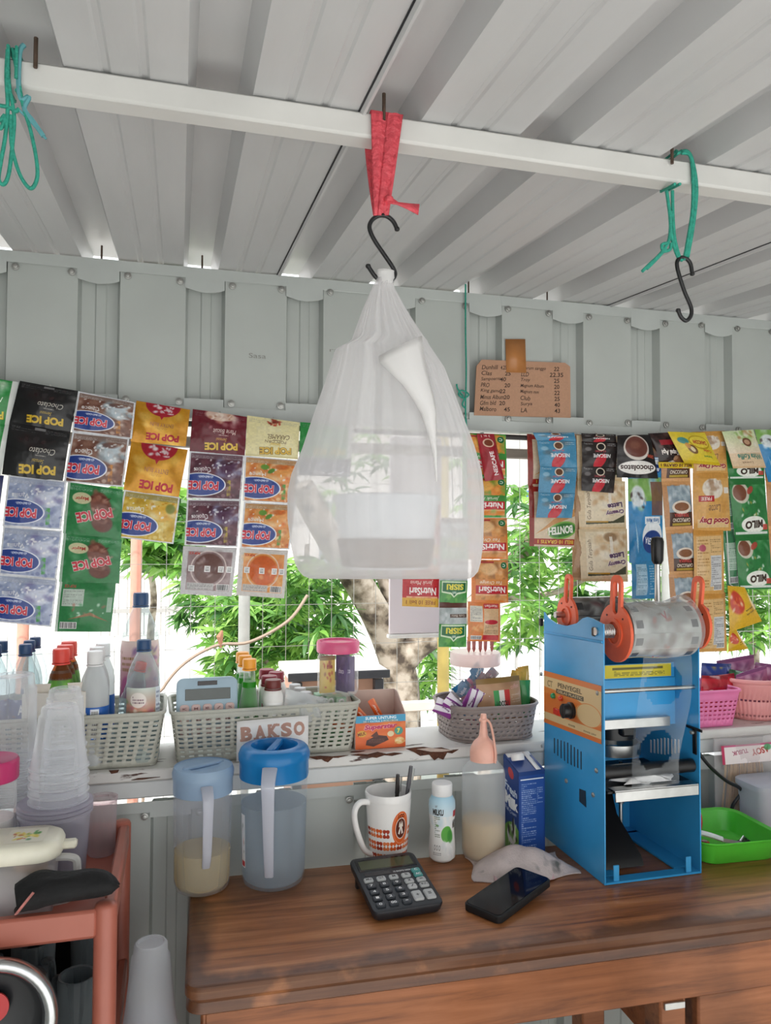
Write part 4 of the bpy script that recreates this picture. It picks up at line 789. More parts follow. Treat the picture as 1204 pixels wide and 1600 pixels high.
for px, Y, lab in ((96, 1.66, 'front red capped bottle with a green leaf label'), (102, 1.714, 'middle red capped bottle with a green leaf label'), (108, 1.768, 'rear red capped bottle with a green leaf label')):
    bottle('tea_bottle', lab, (X1(px, Y), Y, ZB), jp(.0275 if Y < 1.70 else .0255, .232), m_tea, (.0165, .205, .232), mred, (.06, .19, glm, 1.4), group='red capped tea bottles')
il = Art(256, 96, '#2a63b5'); il.rect(.4, .1, .62, .95, '#dfe6ee'); il.bars(.42, .15, .6, .9); il.text('ION', .2, .6, .2, .5, '#f2f4f8', 0, .04); ilm = il.mat('blue_label', .35, .05)
m_whitebody = clear('white_bottle_plastic', '#eef0f0', .55, .15, .4, '#e8ebec')
for px, Y, lab in ((149, 1.655, 'front white capped bottle with a blue lower label'), (152, 1.712, 'middle white capped bottle behind the blue labelled one'), (161, 1.768, 'rear white capped bottle beside the large water bottle')):
    bottle('drink_bottle', lab, (X1(px, Y), Y, ZB), waterprof(.0285 if Y < 1.70 else .026, .225), m_whitebody, (.0155, .2, .226), mwhite, (.05, .118, ilm, 1.3), group='white capped drink bottles')
wb(225, 1.66, .245, .0335, 'small clear water bottle with a pink picture label at the basket corner', wlm, lz=(.36, .62))
bl3 = Art(256, 128, '#d9c6cc'); bl3.grad(0, 1, '#b06a86', '#dcc8c0'); bl3.ell(.2, .15, .16, .25, '#b05a8c', .9, .2); bl3.blobs(.4, .2, 1, 1, ['#7c5a8a', '#e6d9c2', '#a8b88a'], 20, .12, 5, .6); bl3.lines(.08, .45, .4, .85, 4, '#8a6a3a', 3); bl3m = bl3.mat('large_water_label', .35, .05)
bottle('large_water_bottle', 'tall large water bottle with a blue cap standing behind the small clear one', (X1(219, 1.752), 1.752, ZB), waterprof(.042, .335), m_water, (.0165, .308, .335), mblue, (.115, .235, bl3m, 1.2))
tb_ = bottle('ribbed_bottle', 'ribbed clear bottle leaning sideways with a small red cap', (X1(189, 1.70), 1.702, ZB+.006), [(0, .003), (.02, 0), (.024, .005)]+[(.024-.0022*(k % 2), .015+.01*k) for k in range(12)]+[(.02, .145), (.011, .168), (.010, .176)], m_water, (.0115, .176, .192), mred, tilt=(0, .22, 0))
bx = thing('bread_box', 'pale open carton with a brown motif in front of the tea bottles', 'box', (X1(88, 1.64), 1.636, ZB+.040))
bxa = Art(200, 128, '#e4dfd6'); bxa.rect(0, 0, 1, .55, '#dcdcd8'); bxa.poly([(.02, .5), (.34, .5), (.18, .12)], '#7a5444'); bxa.poly([(.62, .5), (.98, .5), (.8, .08)], '#4d4c4e'); bxa.text('roti', .25, .08, .2, .1, '#a03a30'); bxm = bxa.mat('bread_box_print', .6, .05)
mpal = mat('pale_carton', '#e6ddd2', .7)
MB().box((0, 0, .055), (.115, .02, .11), .001).build('body', mpal, bx); MB().quad((-.0575, -.0106, .0), (.0575, -.0106, .0), (.0575, -.0106, .11), (-.0575, -.0106, .11)).build('printed_front', bxm, bx, fix=False)
MB().box((0, .006, .118), (.115, .002, .016), 0).build('flap', mpal, bx)
# ---- middle basket
ca = thing('blue_calculator', 'pale blue calculator with pink keys propped upright in the grey basket', 'calculator', (X1(325, 1.65), 1.65, ZB+.016), (R(-6), 0, R(2)))
mcb = mat('pale_blue_plastic', '#a5bccb', .4); cw, ch = .124, .146
MB().loft([[(x, y, z+ch/2) for x, z in rrect(cw-q, ch-q, .014, 5)] for y, q in ((-.011, .006), (-.009, 0), (.009, 0), (.011, .006))]).build('body', mcb, ca)
MB().box((.001, -.0114, .113), (.092, .0016, .023), .0006).build('display', mat('lcd_grey', '#545a58', .2), ca); MB().box((0, -.0114, .1355), (.04, .0014, .009), .0005).build('solar_cell', mat('solar_cell', '#2b2729', .2), ca)
mkey = mat('pale_pink_key', '#e8c9c4', .5); ktx = ('MC', 'M', 'MR', '/', '%', '7', '8', '9', 'x', '-', '4', '5', '6', '+', '=')
for j in range(3):
    for i in range(5):
        k = MB().rloft([(.0185, .0165, .006, 0), (.0185, .0165, .006, .002), (.0165, .0145, .005, .003)]).build('key', mkey, ca, (-.046+i*.023, -.0108, .085-j*.023), (R(90), 0, 0))
        letters(ktx[j*5+i], .008, .005, .0032).build('numeral', mat('key_ink', '#9a6a6a', .6), k, fix=False)
m_soda = clear('green_soda', '#4fb03e', .6, .05, .2, '#4db53c', .5)
sl = Art(128, 64, '#4f9a48'); sl.text('GREEN', .5, .4, .7, .4, '#eef2ec', 5, .03); slm = sl.mat('soda_label', .35, 0)
sp = [(0, .003), (.018, 0), (.0225, .006), (.0225, .05), (.021, .07), (.0215, .09), (.0205, .105), (.016, .13), (.0125, .15), (.0115, .180)]
for px, Y, lab in ((390, 1.655, 'front orange capped green soda bottle beside the blue calculator'), (383, 1.705, 'middle orange capped green soda bottle'), (379, 1.755, 'rear orange capped green soda bottle')):
    t = bottle('soda_bottle', lab, (X1(px, Y), Y, ZB+.001), sp, m_clear, (.0145, .178, .198), morange, (.072, .098, slm, .8), group='green soda bottles', liquid=(.150, m_soda))
ml = Art(200, 128, '#f0f0ee'); ml.text('MILKU', .52, .3, .75, .26, '#2a2422', 0, .05); ml.rect(.12, .62, .34, .82, '#b5303a'); ml.text('UHT', .66, .72, .2, .14, '#6a4a44', 0, .02); ml.rect(0, 0, 1, .08, '#8a4a3a'); mlkm = ml.mat('milk_label', .35, 0)
mwb = mat('white_milk_plastic', '#eceae6', .35)
mp2 = [(0, .002), (.019, 0), (.022, .006), (.0205, .04), (.022, .075), (.022, .1), (.018, .112), (.0145, .118), (.0145, .12)]
for px, Y, lab, mc in ((427, 1.652, 'white milk bottle with a brownish red cap at the basket front', mmar2), (421, 1.70, 'white milk bottle with a maroon cap just behind the brownish capped one', mmar), (432, 1.745, 'white milk bottle with a maroon cap, third in the basket cluster', mmar), (417, 1.785, 'white milk bottle with a maroon cap furthest back', mmar)):
    bottle('milk_bottle', lab, (X1(px, Y), Y, ZB+.018), mp2 if Y < 1.77 else [(r*.85, z) for r, z in mp2], mwb, (.0175, .118, .136), mc, (.03, .09, mlkm, 1.0), group='small milk bottles')
for px, Y, lab in ((478, 1.685, 'front grey capped bottle left of the green cartons'), (469, 1.735, 'middle grey capped bottle behind the crumpled plastic'), (461, 1.778, 'rear grey capped bottle behind the crumpled plastic')):
    bottle('yogurt_bottle', lab, (X1(px, Y), Y, ZB), [(0, .002), (.017, 0), (.0185, .005), (.0185, .085), (.014, .097), (.0125, .1)], mwb, (.0135, .1, .118), mgreyc, group='grey capped bottles')
def crumple(fn, nu, nv, amp, seed):
    g = random.Random(seed); k = [(g.uniform(3, 14), g.uniform(3, 14), g.uniform(0, 6), g.uniform(.3, 1)) for _ in range(7)]
    def q(u, v):
        p = Vector(fn(u, v)); h = sum(a*math.sin(x*u+y*v+ph) for x, y, ph, a in k)/4; h2 = sum(a*math.sin(y*u-x*v+ph*2) for x, y, ph, a in k)/4
        e = min(1, min(v, 1-v)*8); return p+Vector((h*amp*.5, -abs(h)*amp*e, h2*amp*e))
    return MB().grid(q, nu, nv)
pbg = crumple(lambda u, v: (-.045+.09*u, -.025*math.sin(PI*u)*math.sin(PI*v), .1*v*(.9-.25*u)), 22, 16, .014, 4).grid(lambda u, v: (-.045+.09*u, .03*math.sin(PI*u)*math.sin(PI*v), .1*v*(.9-.25*u)), 12, 8)
o = pbg.build('plastic_wrapper', clear('crumpled_clear_wrap', '#f3f5f5', .5, .12, .4, '#f2f4f4', .35), None, (X1(480, 1.648), 1.655, ZB+.042), fix=False, ang=25); tag(o, 'crumpled clear plastic wrapper between the milk bottles and green cartons', 'wrapper')
ga = Art(100, 128, '#b9cdb6'); ga.rect(0, 0, 1, .3, '#5d9a6a'); ga.lines(.1, .35, .9, .9, 8, '#5a7a5a', 2); gam = ga.mat('green_carton_print', .5, 0)
mgc = mat('green_carton', '#8fb496', .5)
for i, (px, Y, lab) in enumerate(((500, 1.72, 'green drink carton hidden in part by the grey caps'), (515, 1.70, 'green drink carton with a folded white straw'), (531, 1.685, 'green drink carton under the right side of the pink lidded jar'))):
    c = thing('drink_carton', lab, 'carton', (X1(px, Y), Y, ZB), group='green drink cartons'); MB().box((0, 0, .0525), (.022, .036, .105), .0015).build('body', mgc, c)
    MB().quad((-.0105, -.0184, .003), (.0105, -.0184, .003), (.0105, -.0184, .103), (-.0105, -.0184, .103)).build('printed_front', gam, c, fix=False)
    MB().tube(smoothpath([(-.006, -.020, .06), (-.006, -.0205, .092), (-.001, -.0205, .1), (.005, -.0205, .094), (.006, -.020, .05)], 4), .0022, 6).build('straw', mwhite, c)
jz = ZB+.1055; j = thing('candy_jar', 'clear jar with a pink screw lid holding purple and yellow packets', 'jar', (X1(528, 1.705), 1.705, jz)); jr = .046
MB().lathe([(0, .003), (jr*.85, 0), (jr*.97, .005), (jr, .012), (jr, .083), (jr*.93, .09), (jr*.93, .1)], 28, caps=(True, False)).build('body', clear('clear_jar', '#fafbfb', .05, .04, .45), j, ang=50)
MB().lathe([(jr*1.02, .094), (jr*1.05, .097), (jr*1.05, .116), (jr*1.0, .12), (jr*.9, .1195), (jr*.88, .116), (0, .116)], 32).build('lid', clear('pink_lid', '#f28ab0', .62, .2, .3, '#f078a4'), j, ang=40)
ppa = Art(128, 160, '#4a2a6a'); ppa.blobs(0, 0, 1, 1, ['#5f3a86', '#3a2058', '#7a5a9c'], 16, .16, 3, .5); ppa.text('choco', .5, .6, .5, .15, '#d8cfe4', 0, .02); ppm = ppa.mat('purple_packet', .3, .5, 40)
yya = Art(128, 160, '#d9b85a'); yya.blobs(.1, .1, .9, .9, ['#b0362c', '#e8d38a', '#8a4a2a'], 16, .12, 3, .7); yya.rect(0, .92, 1, 1, '#8a6a2a'); yya.text('mie', .6, .75, .4, .14, '#9a2a24', 0, .04); yym = yya.mat('yellow_packet', .35, .4, 40)
def packet(label, m, cx, Y, z, w, h, parent=None, name='snack_packet', rot=(0, 0, 0), bulge=.006, group=None, cat='packet', seed=1, back=None):
    """small filled packet standing at (cx, Y, z), bottom edge there"""
    t = thing(name, label, cat, (cx, Y, z), rot, group); g = random.Random(seed); ph = [g.uniform(0, 6) for _ in range(4)]
    def P(u, v, s):
        e = min(1, min(u, 1-u)/.12)*min(1, min(v, 1-v)/.14); b = bulge*(math.sin(PI*u)*math.sin(PI*v))**.6*e+.15*bulge*e*math.sin(8*u+ph[0])*math.sin(7*v+ph[1])
        return ((u-.5)*w, -s*(b+.0004)+.0015*math.sin(5*u+ph[2]), v*h)
    mb = MB(); mb.grid(lambda u, v: P(u, v, 1), 9, 8); mb.grid(lambda u, v: P(1-u, v, -1), 9, 8, 1); n = 90
    for i in range(9): mb.f += [(i, n+9-i, n+8-i, i+1), (80+i+1, n+80+8-i, n+80+9-i, 80+i)]; mb.m += [0, 0]
    for q in range(8): mb.f += [((q+1)*10, n+(q+1)*10+9, n+q*10+9, q*10), (q*10+9, n+q*10, n+(q+1)*10, (q+1)*10+9)]; mb.m += [0, 0]
    mb.build('wrapper', [m, back or m], t, fix=False, ang=60); return t
jx = X1(528, 1.705)
for i, (dx, dy, m, a, lab) in enumerate(((-.026, -.012, yym, .15, 'yellow packet at the front inside the pink lidded jar'), (-.022, .012, yym, .1, 'second yellow packet inside the pink lidded jar'), (.008, -.008, ppm, -.9, 'purple packet in the middle of the pink lidded jar'), (.02, -.006, ppm, -.5, 'purple packet at the right side of the pink lidded jar'), (.016, .02, ppm, .2, 'purple packet at the back of the pink lidded jar'))):
    packet(lab, m, jx+dx, 1.705+dy, jz+.006, .036 if i < 2 else .034, .078, rot=(0, 0, a), seed=i, bulge=.004, group='packets in the pink lidded jar')
ba = Art(256, 150, '#f3f1ef')
def slab(a, st, x, y, w, h, col):
    a.text(st, x, y, w, h, col, 2, .06)
for ch_, x in zip('BAKSO', (.135, .325, .51, .69, .87)):
    ba.text(ch_, x, .66+.035*x, .155, .36, '#c09484', 3, .055)
    if ch_ in 'BAK':
        for dx in ((-.055, .05) if ch_ != 'B' else (-.055,)): ba.rect(x+dx-.035, .485+.03*x, x+dx+.035, .545+.03*x, '#c09484')
        if ch_ != 'A':
            for dx in ((-.055, .05) if ch_ == 'K' else (-.055,)): ba.rect(x+dx-.03, .78+.03*x, x+dx+.035, .84+.03*x, '#c09484')
a_, b_ = onY(369, 1187, 1.6145), onY(481, 1187, 1.6145); tpz = onY(425, 1121, 1.6145).z
sg = MB().grid(lambda u, v: (a_.x+(b_.x-a_.x)*u, 1.6145+.002*math.sin(PI*u)-.001-.0*v, a_.z+(tpz-a_.z)*v+.004*u-.004), 8, 4).build('paper_sign', ba.mat('bakso_sign_print', .7, .04), fix=False, solid=.0006)
tag(sg, 'white paper sign lettered BAKSO on the front of the grey basket', 'sign')
# ---- orange wafer box
sa = Art(256, 170, '#e0662a'); sa.rect(0, .78, 1, 1, '#3f9fc8'); sa.text('SUPER UNTUNG', .5, .92, .62, .09, '#f2f6f8', 0, .03); sa.text('24 + EXTRA 2 PCS / BOX', .5, .82, .7, .055, '#e8f2f8', 0, .01); sa.blobs(0, 0, 1, .75, ['#e8803c', '#d2551c', '#ef9a50'], 18, .18, 3, .5)
sa.text('Superstar', .5, .64, .66, .19, '#c02a5c', 2, .05, ('#f6e6ee', .03), .2); sa.poly([(.2, .12), (.36, .06), (.66, .24), (.62, .36), (.44, .4), (.22, .26)], '#4a2620'); sa.poly([(.3, .38), (.42, .52), (.46, .38), (.4, .32)], '#5c3026'); sa.lines(.26, .16, .58, .34, 4, '#7a4a3a', 3); sa.ell(.12, .46, .1, .1, '#d9a83c', .95, .1); sa.text('MILK', .12, .46, .16, .1, '#7a2a1c', 10, .02); sa.ell(.7, .42, .07, .09, '#e8d9b0', .95, .1); sa.ell(.86, .5, .09, .13, '#3f9a8c', .95, .1); sa.text('7', .86, .5, .06, .14, '#f4e850', 0, .04); sa.ell(.88, .2, .11, .12, '#e9c987', .95, .2); sa.blobs(.78, .1, .98, .3, ['#f2e2b8', '#d98a3c'], 8, .05, 3, .8)
bxo = thing('wafer_box', 'open orange and blue display box of chocolate wafers on the ledge', 'box', (X1(595, 1.645), 1.69, LZ+.001)); w2 = .0565
MB().box((0, -.045, .036), (.113, .002, .072), 0).box((0, 0, .001), (.113, .09, .002)).build('body', mat('orange_carton', '#e0662a', .5), bxo)
MB().quad((-w2, -.0463, 0), (w2, -.0463, 0), (w2, -.0463, .072), (-w2, -.0463, .072)).build('printed_front', sa.mat('wafer_box_print', .4, 0), bxo, fix=False)
mkr = mat('carton_inside', '#c9b2a6', .7); MB().box((0, .045, .055), (.113, .002, .11)).build('back_panel', mkr, bxo)
for s in (-1, 1): MB().prism([(-.044, 0), (.044, 0), (.044, .11), (.02, .108), (-.044, .072)], s*w2-.001, s*w2+.001, 'X').build('side_panel', mkr, bxo)
wfa = Art(96, 200, '#dc6226'); wfa.blobs(0, 0, 1, 1, ['#ef8a4a', '#c4481a', '#f6b48a'], 12, .2, 2, .5); wfa.text('Superstar', .5, .5, 1.4, .2, '#f2d9c8', 90, .03); wfm = wfa.mat('wafer_wrap', .25, .5, 40)
for i, (dx, z, ry, lab) in enumerate(((-.038, .03, 1.15, 'orange wafer lying at the left inside the wafer box'), (-.004, .034, .75, 'orange wafer leaning in the middle of the wafer box'), (.022, .036, .5, 'orange wafer standing highest in the wafer box'), (.012, .012, 1.3, 'orange wafer at the bottom of the wafer box'))):
    packet(lab, wfm, X1(595, 1.645)+dx, 1.665+.013*i, LZ+z, .016, .07, rot=(0, ry*-1 if i else -1.2, 0), seed=i+9, name='wafer_bar', cat='wafer', group='wafers in the orange box')
# ---- brown grey basket
m_taupe = mat('taupe_basket_plastic', '#8f8480', .5, 0, .04, 20)
BT = perf_basket('plastic_basket', 'small taupe basket with a diamond pierced wall behind the squeeze bottle', (X1(761, 1.70), 1.715, LZ+.001), .226, .185, .205, .16, .078, .06, 6, 44, m_taupe, hole=(.66, .36), lattice=1)
bxx = X1(742, 1.735); jar2 = thing('candy_jar', 'milky clear jar with a pale lid full of blue and pink candy', 'jar', (bxx, 1.735, LZ+.008)); jr = .058
MB().lathe([(0, .003), (jr*.9, 0), (jr, .006), (jr, .15), (jr*.96, .158), (jr*.96, .165)], 28, caps=(True, False)).build('body', clear('clear_jar_milky', '#f8f6f6', .10, .06, .4, '#f6f4f4'), jar2, ang=50)
MB().lathe([(jr*1.02, .152), (jr*1.05, .155), (jr*1.05, .178), (jr*1.0, .182), (0, .182)], 30).build('lid', clear('pale_pink_lid', '#fae9e6', .6, .2, .3, '#f6e4e0'), jar2, ang=40)
bca = Art(96, 96, '#2f78a6'); bca.blobs(0, 0, 1, 1, ['#265c84', '#4f9ac4', '#a9cbe0'], 10, .18, 2, .5); bca.rect(0, 0, 1, .2, '#c05a80'); bca.text('Mint', .5, .5, .6, .24, '#e6f0f6', 20, .03); bcm = bca.mat('blue_candy_wrap', .25, .5, 40)
pca = Art(96, 96, '#9a7a80'); pca.blobs(0, 0, 1, 1, ['#c05a7a', '#d8c4c8', '#6a5a80', '#4a7a98'], 14, .16, 3, .6); pca.text('plus', .5, .5, .5, .2, '#f0e6ea', -15, .03); pcm = pca.mat('pink_candy_wrap', .25, .5, 40)
g = random.Random(3); spots = [(-.028, -.03, .03), (0, -.034, .022), (.028, -.024, .028), (-.034, 0, .024), (.034, .006, .03), (-.01, -.026, .062), (.018, -.02, .066), (-.03, -.012, .066), (.03, .008, .072), (0, 0, .088), (-.02, .016, .05), (.012, .02, .058), (-.034, -.022, .07), (-.012, -.034, .076), (.012, -.034, .078), (.034, -.02, .074), (-.024, -.026, .088), (.022, -.026, .09), (.0, -.03, .098)]
LC = [w+' in the pale lidded jar' for w in ('blue candy at the bottom left front', 'blue candy at the bottom front centre', 'pink candy at the bottom right front', 'blue candy at the bottom left side', 'blue candy at the bottom right side', 'pink candy in the middle layer at the front', 'blue candy in the middle layer right of the pink one', 'blue candy in the middle layer at the left', 'pink candy in the middle layer at the right', 'topmost blue candy of the heap', 'blue candy deep in the heap at the left', 'pink candy deep in the heap at the right', 'blue candy high at the far left', 'blue candy high at the left front', 'pink candy high at the right front', 'blue candy high at the far right', 'blue candy near the top at the left', 'pink candy near the top at the right', 'blue candy at the top front')]
for i, (dx, dy, z) in enumerate(spots):
    packet(LC[i], (pcm if LC[i].startswith('pink') else bcm), bxx+dx*.75, 1.735+dy*.75, LZ+z*1.45-.012, .034, .04, rot=(g.uniform(-.5, .5), g.uniform(-.9, .9), g.uniform(-.5, .5)), seed=i+30, name='wrapped_candy', cat='candy', group='candy in the milky jar')
rp = mat('red_snack_wrap', '#b5635a', .3, 0, .2, 60)
for i in range(5):
    p = onY(732+9*i, 1019, 1.72); t = thing('choco_stick', ('leftmost', 'second from the left', 'middle', 'second from the right', 'rightmost')[i]+' slim reddish packet of the row on the pale jar lid', 'packet', (p.x, 1.72+.004*(i % 2), LZ+.1905), group='reddish packets on the jar lid')
    MB().rloft([(.002, .003, .001, 0), (.008, .006, .002, .008), (.009, .007, .002, .024), (.007, .004, .001, .032), (.010, .001, .0004, .037)], 2).build('wrapper', rp, t, ang=30)
cpa = Art(256, 176, '#b98f6a'); cpa.blobs(0, 0, 1, 1, ['#c9a27c', '#a57a54', '#8a6040'], 14, .2, 3, .4); cpa.rect(0, .88, 1, 1, '#8a6a34'); cpa.rect(.34, .06, .46, .72, '#2f9a4c'); cpa.rect(.46, .06, .58, .72, '#ece6e0'); cpa.rect(.58, .06, .70, .72, '#c83a3a'); cpa.text('LOCCU', .52, .42, .26, .12, '#2a3a30', 0, .03); cpa.text('CAPPUCCINO', .52, .3, .3, .06, '#5a3a30', 0, .01); cpa.rect(.70, .08, .95, .28, '#e9e2da'); cpa.lines(.71, .1, .94, .27, 4, '#6a5a50', 3); cpa.text('coffee', .84, .78, .2, .1, '#d9a090', 4, .01); cpa.lines(.74, .4, .96, .62, 4, '#d9c0a8', 4)
p = onY(788, 1124, 1.645); packet('tan cappuccino pouch with a green, white and red stripe in the taupe basket', cpa.mat('cappuccino_pouch_print', .35, .4, 25), p.x, 1.665, LZ+.038, .109, .100, name='coffee_pouch', bulge=.012, cat='pouch', seed=3, rot=(R(-4), R(-3), 0))
yp = mat('yellow_wrap', '#e0a83a', .3, 0, .12, 40, .4, 40)
for i, (px, z, ry) in enumerate(((795, .098, .5), (812, .098, .25), (826, .102, -.1))):
    p = onY(px, 1075, 1.70); packet(('left', 'middle', 'right')[i]+' of three yellow packets sticking up behind the tan cappuccino pouch', yp, p.x, 1.70+.012*i, LZ+.050, .034, z, rot=(0, ry*.5, .2), seed=50+i, group='yellow packets in the taupe basket', name='yellow_packet')
gp = Art(96, 160, '#3f8f4a'); gp.blobs(0, 0, 1, 1, ['#2f7a3a', '#7fbb7a', '#1f5a2c'], 12, .16, 4, .6); p = onY(830, 1110, 1.67); packet('green pouch at the right end of the taupe basket', gp.mat('green_pouch_print', .25, .6, 30), p.x-.008, 1.69, LZ+.035, .03, .09, name='green_pouch', cat='pouch', seed=60, bulge=.008)
wpa = Art(128, 96, '#ece6ee'); wpa.blobs(0, 0, 1, 1, ['#d9cfe0', '#f6f2f6'], 8, .2, 3, .5); wpa.poly([(0, 0), (.4, 0), (.15, 1), (0, 1)], '#8a3a8c'); wpa.poly([(.7, 0), (.85, 0), (.6, 1), (.5, 1)], '#7a3a80'); wpa.text('kopi', .5, .5, .3, .2, '#5a2a5c', 70, .03); wpm = wpa.mat('purple_white_print', .3, .5, 40)
for i, (px, z, ry, rz) in enumerate(((702, .055, 1.1, .1), (712, .058, .9, .3), (724, .052, .45, -.2), (734, .05, .55, -.4), (742, .052, .3, -.6))):
    p = onY(px, 1105, 1.66); packet(('leftmost', 'second from the left', 'middle', 'second from the right', 'rightmost')[i]+' white and purple sachet heaped in the taupe basket', wpm, p.x+.012, 1.668+.006*i, LZ+z+.008, .034, .058, rot=(.2, ry*(-1 if i < 2 else 1), rz), seed=70+i, group='white and purple sachets', name='purple_sachet')
# ---- pink baskets and snack bags at the right
m_pink = mat('pink_basket_plastic', '#ea7fb0', .45, 0, .04, 20); m_salm = mat('salmon_basket_plastic', '#e49a98', .45, 0, .04, 20)
xa = X1(1094, 1.63); xb = X1(1153, 1.63)
PB = perf_basket('plastic_basket', 'bright pink square-holed basket behind the blue machine', (xb-.085, 1.70, LZ+.001), .17, .17, .145, .145, .088, .02, 5, 44, m_pink, hole=(.62, .38), rowpad=(.2, .2))
XR = xb+.118
RB = perf_basket('plastic_basket', 'round salmon pink basket with upright slots at the far right', (XR, 1.72, LZ+.001), .215, .19, .165, .15, .1, .09, 2, 56, m_salm, hole=(.6, .14), rowpad=(.1, .12), rimr=.006)
def bagart(bg, cols, txt, tc, seed, rot=0):
    a = Art(200, 180, bg); a.blobs(0, 0, 1, 1, cols, 24, .16, seed, .55); a.text(txt, .5, .5, .7, .25, tc, rot, .04, ('#f4f0f2', .03)); a.rect(0, .92, 1, 1, cols[0]); return a.mat(txt+'_snack_print', .2, .8, 26)
rb = bagart('#b5202f', ['#8f1522', '#d8434c'], 'Gery', '#f2e4c0', 3); vb = bagart('#a5628c', ['#7d4470', '#cda0bc', '#e6d0de'], 'AURA', '#7a2a5c', 5, 12); gnb = bagart('#3a7a4a', ['#2a5f38', '#8cc08c'], 'mie', '#f0e68a', 6); bbg = bagart('#2f4a9c', ['#22347a', '#e0b83a', '#e8e8ee'], 'TARO', '#f6f0d0', 7)
for lab, m, px, py, Y, w, h, rot, sd in (('dark red snack bag standing at the front of the pink basket', rb, 1112, 1084, 1.655, .085, .09, (0, .1, .1), 1), ('second dark red snack bag in the pink basket', rb, 1132, 1085, 1.69, .07, .085, (0, -.12, -.2), 2), ('green snack bag between the two pink baskets', gnb, 1146, 1078, 1.735, .06, .085, (0, .2, .1), 3), ('blue and yellow snack bag at the back of the pink basket', bbg, 1116, 1075, 1.74, .1, .105, (0, .08, .1), 4)):
    p = onY(px, py, Y); packet(lab, m, p.x, Y, LZ+.03, w, h, rot=rot, seed=sd, name='snack_bag', cat='bag', bulge=.014, group='snack bags in the pink baskets')
for lab, dx, Y, w, h, rot, sd, z in (('mauve snack bag lettered in purple at the front of the salmon basket', -.03, 1.685, .1, .095, (.15, -.2, .05), 11, .035), ('second mauve snack bag in the salmon basket', .03, 1.71, .1, .1, (.1, .15, -.1), 12, .035), ('mauve snack bag at the back of the salmon basket', -.01, 1.765, .12, .115, (.05, -.1, 0), 13, .03)):
    packet(lab, vb, XR+dx, Y, LZ+z, w, h, rot=rot, seed=sd, name='snack_bag', cat='bag', bulge=.014, group='snack bags in the pink baskets')
